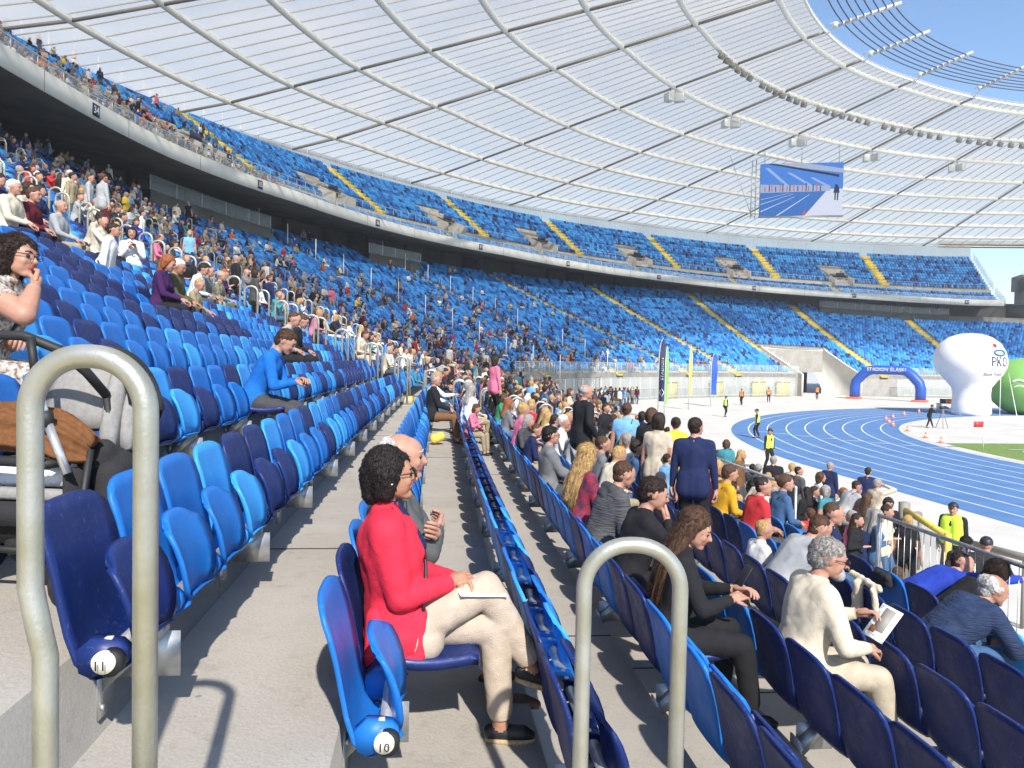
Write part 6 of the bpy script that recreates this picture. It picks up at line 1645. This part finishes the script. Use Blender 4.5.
o = mobj('guy_rope', mb, 'white'); tag(o, 'thin white guy ropes holding the inflatables beside the infield', 'rope')
# feather flags and poles in front of the far stand
def feather(px, d, h, wd, m, lab, lean=.0, marks=None):
    p = on_ground(px, d); e = empty('feather_flag', tuple(p), -YAW + .1, lab, 'flag'); mb = MB(); mb.tube([(0, 0, 0), (0, 0, h * .8), (wd * .25, 0, h * .95), (wd * .6, 0, h)], [.045, .035, .02, .015], 6); mobj('pole', mb, 'thinrail', e)
    n = 12; A_, B_ = [], []
    for i in range(n + 1):
        t = i / n; z = h * (.22 + .78 * t); x0_ = .03 if t < .75 else .03 + wd * .5 * ((t - .75) / .25) ** 2; x1 = wd * (1 if t < .82 else math.sqrt(max(0, 1 - ((t - .82) / .18) ** 2)) * .45 + .55); y = .04 * math.sin(t * 9)
        A_.append((x0_, y, z)); B_.append((x1, y + .05 * math.sin(t * 7), z))
    V = A_ + B_; V2 = [(x, y + .012, z) for x, y, z in V]; k = n + 1; mb = MB(); mb.add(V + V2, [(i, k + i, k + i + 1, i + 1) for i in range(n)] + [(2 * k + i, 2 * k + i + 1, 3 * k + i + 1, 3 * k + i) for i in range(n)]); mobj('sail', mb, m, e)
    if marks:
        v, f = text_mesh(marks, wd * .8, .004); mb = MB(); mb.add(np.stack([wd * .5 - v[:, 1] * .7, -.08 - v[:, 2], h * .62 + v[:, 0]], 1), f); mobj('flag_lettering', mb, 'whiteink', e)
        mb = MB(); mb.tube([(wd * .5, -.06, h * .28), (wd * .85, -.06, h * .33), (wd * .5, -.06, h * .38), (wd * .15, -.06, h * .33)], .03, 4, closed=True); mobj('flag_emblem', mb, 'whiteink', e)
feather(658.5, 58, 6.2, .5, 'signnavy', 'dark feather flag with white vertical lettering behind the crowd', marks='STADION')
feather(665, 57, 5.6, .24, 'infgreen', 'green feather flag right beside the dark one')
feather(711, 76, 5.4, .62, 'archblue', 'blue feather flag in front of the far glass fence')
feather(689, 70, 6.0, .26, 'yellow', 'narrow pale yellow feather flag left of the blue one')
# cones round the inner kerb
cone0 = None
for k, (px, py) in enumerate(((893, 418), (889, 423), (893, 426), (904, 415), (919, 412.5), (907.5, 431), (925.5, 438), (941, 443), (965, 413), (886, 420))):
    g = gpt(px, py); lab = 'small orange traffic cone on the inner edge of the track bend'
    if cone0 is None:
        cone0 = empty('traffic_cone', tuple(g), 0, lab, 'cone', lab); mb = MB(); mb.lathe([(.2, .03), (.17, .05), (.10, .35), (.03, .62)], 12); mobj('cone_body', mb, 'orange', cone0, smooth=True)
        mb = MB(); mb.box((0, 0, .02), (.48, .48, .04)); mobj('base', mb, 'orange', cone0); mb = MB(); mb.lathe([(.142, .22), (.115, .34)], 12); mobj('white_band', mb, 'white', cone0)
        cone0.scale = (.62,) * 3
    else: dup(cone0, g, 0, lab)
for px, py, h in ((983, 450, 1.9),):
    g = gpt(px, py); e = empty('corner_flag', tuple(g), 0, 'red flag on a white pole beside the grass corner', 'flag'); mb = MB(); mb.tube([(0, 0, 0), (0, 0, 1.55)], .03, 6); mobj('pole', mb, 'white', e)
    mb = MB(); mb.box((-.30, 0, 1.38), (.58, .02, .30)); mobj('flag_cloth', mb, 'red_flag' if False else 'logored', e)
# tables with equipment near the balloons
g = gpt(948, 411); mb = MB(); mb.box((0, 0, .75), (2.2, .8, .05)); 
for x in (-1, 1): mb.box((x, 0, .37), (.06, .7, .74))
o = mobj('equipment_table', mb, 'white', loc=tuple(g)); tag(o, 'white equipment table left of the tall white balloon', 'table')
for x in (-.6, .1, .7):
    mb = MB(); mb.box((0, 0, .2), (.4, .4, .4)); mb.box((0, 0, .42), (.44, .44, .05)); o = mobj('equipment_box', mb, 'orange' if x > 0 else 'signnavy', loc=(g[0] + x, g[1], g[2] + .776)); tag(o, '%s box standing on the white equipment table' % ({-.6: 'left navy', .1: 'middle orange', .7: 'right orange'}[x]), 'box')
# LED screen hanging under the roof
def emis(name, col, st=.72):
    m = bpy.data.materials.new(name); m.use_nodes = True; n = m.node_tree; n.nodes.clear(); o_ = n.nodes.new('ShaderNodeOutputMaterial'); e_ = n.nodes.new('ShaderNodeEmission'); e_.inputs[0].default_value = (*col, 1); e_.inputs[1].default_value = st; n.links.new(e_.outputs[0], o_.inputs[0]); return m
for k_, c_ in {'e_blue': (.07, .22, .66), 'e_track': (.05, .17, .50), 'e_white': (.62, .66, .80), 'e_dark': (.03, .04, .07), 'e_line': (.7, .75, .9), 'e_grey': (.35, .42, .60), 'e_red': (.6, .1, .1), 'e_sky': (.30, .42, .72)}.items(): M[k_] = emis('screen_' + k_[2:], c_)
Ds = 103.; pc = px_to(795, Ds); zc = (364.2 - 190.5) / F * Ds; Wd, Hd = 10.6, 7.0
e = empty('video_screen', (pc[0], pc[1], zc - Hd / 2), -YAW - .17, 'large video screen showing the blue track, hanging under the canopy', 'screen')
mb = MB(); mb.box((0, .35, Hd / 2), (Wd, .6, Hd)); mobj('screen_housing', mb, 'trussgrey', e)
def poly(mb, pts, m, lay): mb.add([(-Wd / 2 + Wd * x, .045 - .012 * lay, Hd * y) for x, y in pts], [tuple(range(len(pts)))], m)
ml = ['e_blue', 'e_track', 'e_white', 'e_dark', 'e_line', 'e_grey', 'e_red', 'e_sky']; mb = MB()
poly(mb, [(0, 0), (1, 0), (1, 1), (0, 1)], 0, 0); poly(mb, [(0, 0), (1, 0), (1, .5), (0, .5)], 2, 1); poly(mb, [(0, 0), (.55, 0), (.80, .46), (0, .44)], 1, 2)
poly(mb, [(.05, 1), (1, .80), (1, .88), (.55, 1)], 5, 1); poly(mb, [(.06, 1), (.95, .72), (.95, .77), (.16, 1)], 3, 2)
for a_, b_ in (((0, .08), (.42, .36)), ((.20, 0), (.6, .40)), ((0, .22), (.40, .41)), ((0, .31), (.36, .43))): poly(mb, [a_, (a_[0] + .02, a_[1]), (b_[0] + .008, b_[1]), b_], 4, 3)
poly(mb, [(0, .44), (.85, .46), (.85, .56), (0, .60)], 5, 2)
for a_, b_ in (((.05, .92), (.30, .58)), ((.32, .82), (.60, .56)), ((.60, .72), (.80, .55))): poly(mb, [a_, (a_[0] + .05, a_[1]), (b_[0] + .05, b_[1]), b_], 7, 1)
for q in range(16): x = .04 + q * .045 + rnd.random() * .02; poly(mb, [(x, .46), (x + .012, .46), (x + .012, .56 + .03 * (q % 3)), (x, .56 + .03 * (q % 3))], 3 if q % 2 else 6, 4)
for dx in (0, .03): poly(mb, [(.90 + dx, .28), (.915 + dx, .28), (.92 + dx, .46), (.90 + dx, .46)], 3, 4)
poly(mb, [(.885, .42), (.96, .42), (.95, .54), (.90, .54)], 3, 5); poly(mb, [(.905, .53), (.935, .53), (.935, .58), (.905, .58)], 3, 5)
poly(mb, [(.52, .02), (.57, .02), (.545, .11)], 6, 4)
mobj('screen_picture', mb, ml, e)
mb = MB()
for x in (-Wd / 2 - .15, ):
    mb.tube([(x - .4, .3, -.3), (x - .4, .3, Hd + .6)], .07, 5); mb.tube([(x - 1.0, .3, -.3), (x - .9, .3, Hd + .6)], .07, 5)
    for q in range(9): mb.tube([(x - .4, .3, q * .85 - .2), (x - .95, .3, q * .85 + .25)], .035, 4)
mb.box((0, .3, -.1), (Wd + .3, .5, .16)); mobj('side_truss', mb, 'galv', e)
mb = MB()
for x in (-Wd * .45, 0, Wd * .45): mb.tube([(x, .3, Hd), (x, .3, Hd + 3.)], .05, 5)
mb.tube([(-Wd / 2 - .9, .3, -.2), (-Wd / 2 - 4.0, 1., Hd + 1.5)], .04, 4); mobj('hanging_cable', mb, 'galv', e)

# ------------------------------------------------------------------ pushchair in the row at left
pc = px_to(60, 3.0); zf = fz(2, 3.)
e = empty('pushchair', (pc[0], pc[1], zf), -YAW - .12, 'black and grey pushchair with brown fleece blanket behind the big rail', 'pushchair')
def rounded_panel(mb, w_, h_, t, m=0, n=7, bulge=.04):
    A_ = []; Fc = []
    for i in range(n):
        for q in range(n):
            u, v = -1 + 2 * q / (n - 1), -1 + 2 * i / (n - 1); k = 1 - .08 * (abs(u * v)) ** 3; A_.append((u * w_ / 2 * k, -bulge * (1 - u * u) * (1 - v * v), v * h_ / 2 * k))
    B_ = [(x, y + t, z) for x, y, z in A_]; N = n * n
    for i in range(n - 1):
        for q in range(n - 1): a = i * n + q; Fc.append((a, a + 1, a + n + 1, a + n)); Fc.append((N + a, N + a + n, N + a + n + 1, N + a + 1))
    rim = [q for q in range(n)] + [i * n + n - 1 for i in range(1, n)] + [(n - 1) * n + q for q in range(n - 2, -1, -1)] + [i * n for i in range(n - 2, 0, -1)]
    for a, b in zip(rim, rim[1:] + rim[:1]): Fc.append((a, N + a, N + b, b))
    mb.add(A_, [], m); mb.v[-1] = np.array(A_ + B_); mb.n += N; mb.f += [tuple(i + mb.n - 2 * N for i in q) for q in Fc]; mb.m += [m] * len(Fc)
mb = MB(); rounded_panel(mb, .30, .34, .05); mb.v = [v @ np.array(Matrix.Rotation(-.35, 3, 'X')).T + [.0, .13, .80] for v in mb.v]; mobj('seat_back', mb, 'greycloth', e, smooth=True)
mb = MB(); rounded_panel(mb, .07, .38, .05); mb.v = [v @ np.array(Matrix.Rotation(-.3, 3, 'X')).T + [.16, .09, .74] for v in mb.v]; rounded_panel(mb, .06, .34, .04); mb.v[-1] = mb.v[-1] @ np.array(Matrix.Rotation(-.3, 3, 'X')).T + [.205, .14, .72]; mobj('side_wing', mb, 'greycloth', e, smooth=True)
mb = MB()      # folded canopy: black fabric between hoops
for k_, (yy, zz, rr) in enumerate(((.20, .70, .245), (.27, .68, .26), (.12, .72, .23))): mb.tube([(rr * math.cos(t), yy, zz + rr * .98 * math.sin(t)) for t in np.linspace(.1, math.pi - .1, 17)], .016, 8)
mobj('canopy_hoop', mb, 'blackcloth', e, smooth=True)
mb = MB(); n = 17; A_ = [(.245 * math.cos(t), .20, .70 + .28 * math.sin(t)) for t in np.linspace(.1, math.pi - .1, n)]; B_ = [(.26 * math.cos(t), .29, .68 + .30 * math.sin(t)) for t in np.linspace(.1, math.pi - .1, n)]; C_ = [(.27 * math.cos(t) * .8, .31, .60 + .27 * math.sin(t)) for t in np.linspace(.1, math.pi - .1, n)]
mb.add(A_ + B_ + C_, [(i, i + 1, n + i + 1, n + i) for i in range(n - 1)] + [(n + i, n + i + 1, 2 * n + i + 1, 2 * n + i) for i in range(n - 1)]); mobj('canopy', mb, 'blackcloth', e, smooth=True)
mb = MB(); mb.tube([(-.50, -.12, .80), (-.40, -.15, .97), (-.25, -.16, 1.01), (-.02, -.16, 1.005), (.10, -.13, .955), (.15, -.05, .87), (.16, .05, .78)], .0185, 10); mobj('push_handle', mb, 'black', e, smooth=True)
mb = MB(); mb.tube([(.02, -.18, 1.0), (.045, -.19, .86)], .015, 8); mb.lathe([(.028, -.03), (.034, 0), (.028, .03)], 12, 0, (.05, -.19, .82)); mb.lathe([(.022, -.03), (.026, 0), (.022, .03)], 12, 0, (.09, -.19, .70)); mb.tube([(.045, -.19, .86), (.09, -.19, .70)], .012, 8); mobj('joint', mb, 'black', e, smooth=True)
mb = MB(); mb.tube([(.065, -.19, .79), (.09, -.19, .70)], .0145, 10); mb.tube([(.098, -.19, .68), (.175, -.19, .50)], .0165, 10); mobj('strut', mb, 'alu', e, smooth=True)
# blanket: one thick sheet draped over the seat in long soft folds
nu, nv = 72, 34; A_ = []
for i in range(nv):
    for q in range(nu):
        u, v = q / (nu - 1), i / (nv - 1); x = -.46 + .66 * u; e_r = max(0., (u - .80) / .20)
        th = v * 2.1 - .35      # angle round the roll of cloth
        R_ = .105 * (1 - .55 * e_r ** 2); fold = 1 - abs(math.sin(v * 8.2 + 1.1 * math.sin(u * 4.2) + u * 2.6)); fold2 = 1 - abs(math.sin(v * 15 - u * 7 + 1.6 * math.sin(u * 6 + v * 3)))
        r_ = R_ + .020 * fold ** 1.4 + .007 * fold2 ** 2 + .006 * math.sin(u * 13 + v * 4)
        y = -.06 - r_ * math.sin(th + .25) * 1.05; z = .615 + r_ * math.cos(th + .1) * 1.15 - .05 * e_r + .015 * math.sin(u * 5.1) - .03 * (1 - u)
        A_.append((x, y, z))
N = nu * nv; B_ = [(x, y + .03, z - .012) for x, y, z in A_]; mb = MB(); Fc = []
for i in range(nv - 1):
    for q in range(nu - 1): a = i * nu + q; Fc.append((a, a + nu, a + nu + 1, a + 1)); Fc.append((N + a, N + a + 1, N + a + nu + 1, N + a + nu))
rim = list(range(nu)) + [i * nu + nu - 1 for i in range(1, nv)] + [(nv - 1) * nu + q for q in range(nu - 2, -1, -1)] + [i * nu for i in range(nv - 2, 0, -1)]
for a, b in zip(rim, rim[1:] + rim[:1]): Fc.append((a, b, N + b, N + a))
mb.add(A_ + B_, Fc); bo = mobj('blanket', mb, 'brownfleece', loc=(pc[0], pc[1], zf), rz=-YAW - .12, smooth=True); tag(bo, 'brown fleece blanket draped in folds over the pushchair seat', 'blanket')
me = remesh([(np.array([-.42, -.02, .30]), np.array([.14, -.02, .30]), .12, .12, 0), (np.array([-.40, .08, .46]), np.array([.16, .08, .48]), .10, .10, 0), (np.array([.12, .02, .40]), np.array([.17, .02, .56]), .06, .05, 0)], .014, 3); me.materials.append(M['blackcloth']); me.polygons.foreach_set('use_smooth', np.ones(len(me.polygons), bool)); h = bpy.data.objects.new('fabric_body', me); link(h, e)
mb = MB(); mb.tube([(-.45, -.20, .545), (.0, -.21, .54), (.08, -.20, .53), (.13, -.12, .54)], .020, 10); mobj('bumper_bar', mb, 'black', e, smooth=True)
mb = MB(); mb.tube([(.06, -.215, .54), (.09, -.205, .53)], .026, 10); mobj('bar_clip', mb, 'black', e, smooth=True)
mb = MB(); mb.box((-.10, .0, .36), (.50, .34, .03)); mb.box((-.10, -.17, .33), (.50, .015, .08)); mb.box((.15, 0, .42), (.02, .34, .18)); mb.box((-.1, .18, .42), (.5, .015, .2)); mobj('basket', mb, 'blackcloth', e)
me = remesh([(np.array([-.32, -.06, .46]), np.array([.06, -.06, .465]), .052, .045, 0), (np.array([-.2, 0, .49]), np.array([.05, 0, .48]), .045, .045, 0)], .011, 3); me.materials.append(M['whitecloth']); me.polygons.foreach_set('use_smooth', np.ones(len(me.polygons), bool)); o = bpy.data.objects.new('white_bundle', me); link(o, None, (pc[0], pc[1], zf), -YAW - .12); tag(o, 'crumpled white cloth in the basket of the pushchair', 'cloth')
me = remesh([(np.array([-.30, -.13, .405]), np.array([.10, -.13, .405]), .026, .026, 0)], .008, 2); me.materials.append(M['greycloth']); o = bpy.data.objects.new('changing_mat', me); link(o, None, (pc[0], pc[1], zf), -YAW - .12); tag(o, 'rolled pale grey mat at the front of the pushchair basket', 'mat')
for (a_, b_) in (((.16, .05, .78), (.20, .12, .12)), ((.20, -.10, .58), (.17, -.16, .12)), ((-.42, .05, .78), (-.44, .12, .12)), ((-.42, -.15, .58), (-.40, -.2, .12)), ((.18, -.16, .20), (-.42, -.18, .20)), ((.19, .12, .30), (-.43, .12, .30))):
    mb = MB(); mb.tube([a_, b_], .014, 8); mobj('frame_tube', mb, 'black', e, smooth=True)
for (x, y) in ((.22, .16), (.20, -.18), (-.47, .16), (-.44, -.2)):
    mb = MB(); mb.tube([(x, y + .115 * math.cos(t), .125 + .115 * math.sin(t)) for t in np.linspace(0, 2 * math.pi, 21)[:-1]], .02, 8, closed=True); mb.lathe([(.03, -.03), (.03, .03)], 10, 0, (x, y, .125), 'x')
    for q in range(5): t = q * 1.257; mb.tube([(x, y, .125), (x, y + .11 * math.cos(t), .125 + .11 * math.sin(t))], .007, 5)
    mobj('wheel', mb, 'black', e, smooth=True)
me = remesh([(np.array([.20, .02, .46]), np.array([.22, .04, .22]), .07, .11, 0), (np.array([-.1, -.02, .2]), np.array([.18, .0, .22]), .10, .10, 0)], .014, 3); me.materials.append(M['blackcloth']); me.polygons.foreach_set('use_smooth', np.ones(len(me.polygons), bool)); o = bpy.data.objects.new('black_bag', me); link(o, None, (pc[0], pc[1], zf), -YAW - .12); tag(o, 'sagging black bag hanging on the right of the pushchair', 'bag')
# things on the seats and floor
def blob(name, prims, m, loc, rz_, lab, cat, vox=.012):
    me = remesh([(np.array(a), np.array(b), r1, r2, 0) for a, b, r1, r2 in prims], vox, 3); n = len(me.vertices); co = np.empty(n * 3); me.vertices.foreach_get('co', co); co = co.reshape(-1, 3); no = np.empty(n * 3); me.vertices.foreach_get('normal', no); no = no.reshape(-1, 3); co = co + no * (wave_noise(co, 35, 1) * .004)[:, None]; me.vertices.foreach_set('co', co.ravel())
    me.materials.append(M[m] if isinstance(m, str) else m); me.polygons.foreach_set('use_smooth', np.ones(len(me.polygons), bool)); o = bpy.data.objects.new(name, me); link(o, None, loc, rz_); tag(o, lab, cat); return o
s = s_for_px(-5, 908, .8); q = min([q for q in ALLSEATS if q[1] == -5], key=lambda q: abs(q[3] - s)); p, a = seat_frame(q[1], q[3])
blob('draped_sweater', [((-.245, -.2, .90), (-.245, .2, .92), .03, .03), ((-.28, -.17, .88), (-.24, -.19, .62), .028, .022), ((-.28, .05, .88), (-.25, .10, .66), .04, .05)], CL['cream'], tuple(p), a, 'cream sweater draped over a navy seat back near the front fence', 'sweater')
s = s_for_px(-6, 925, .8); q = min([q for q in ALLSEATS if q[1] == -6], key=lambda q: abs(q[3] - s)); p, a = seat_frame(q[1], q[3])
blob('shoulder_bag', [((-.26, -.09, .79), (-.26, .09, .79), .045, .045), ((-.245, -.08, .73), (-.245, .08, .73), .05, .05), ((-.23, -.07, .86), (-.26, -.09, .79), .01, .012)], 'blackcloth', tuple(p), a, 'black bag with white edging hung on the seat by the front fence', 'bag')
p, a = at_seat('woman_leather'); blob('handbag', [((.25, -.35, .13), (.45, -.35, .13), .12, .12)], CL['brown'], p, a, 'brown handbag on the floor at the red-haired woman\'s feet', 'bag')
p, a = at_seat('man_jacket'); blob('yellow_bag', [((.12, -.30, .12), (.22, -.30, .16), .10, .09)], 'yellow', p, a, 'bright yellow bag on the floor beside the rust brown trousers', 'bag')
p = P(18, -7.6, -4.4)
# ------------------------------------------------------------------ thin air haze over the whole place
hm = bpy.data.materials.new('air_haze'); hm.use_nodes = True; n = hm.node_tree; n.nodes.clear()
ho = n.nodes.new('ShaderNodeOutputMaterial'); pv = n.nodes.new('ShaderNodeVolumePrincipled')
pv.inputs['Color'].default_value = (.86, .92, 1, 1); pv.inputs['Density'].default_value = .0006; pv.inputs['Anisotropy'].default_value = .0
n.links.new(pv.outputs[0], ho.inputs['Volume'])
mb = MB(); mb.box((310, 310, 14.6), (1640, 1640, 40.2)); o = mobj('haze', mb, hm); o['kind'] = 'stuff'
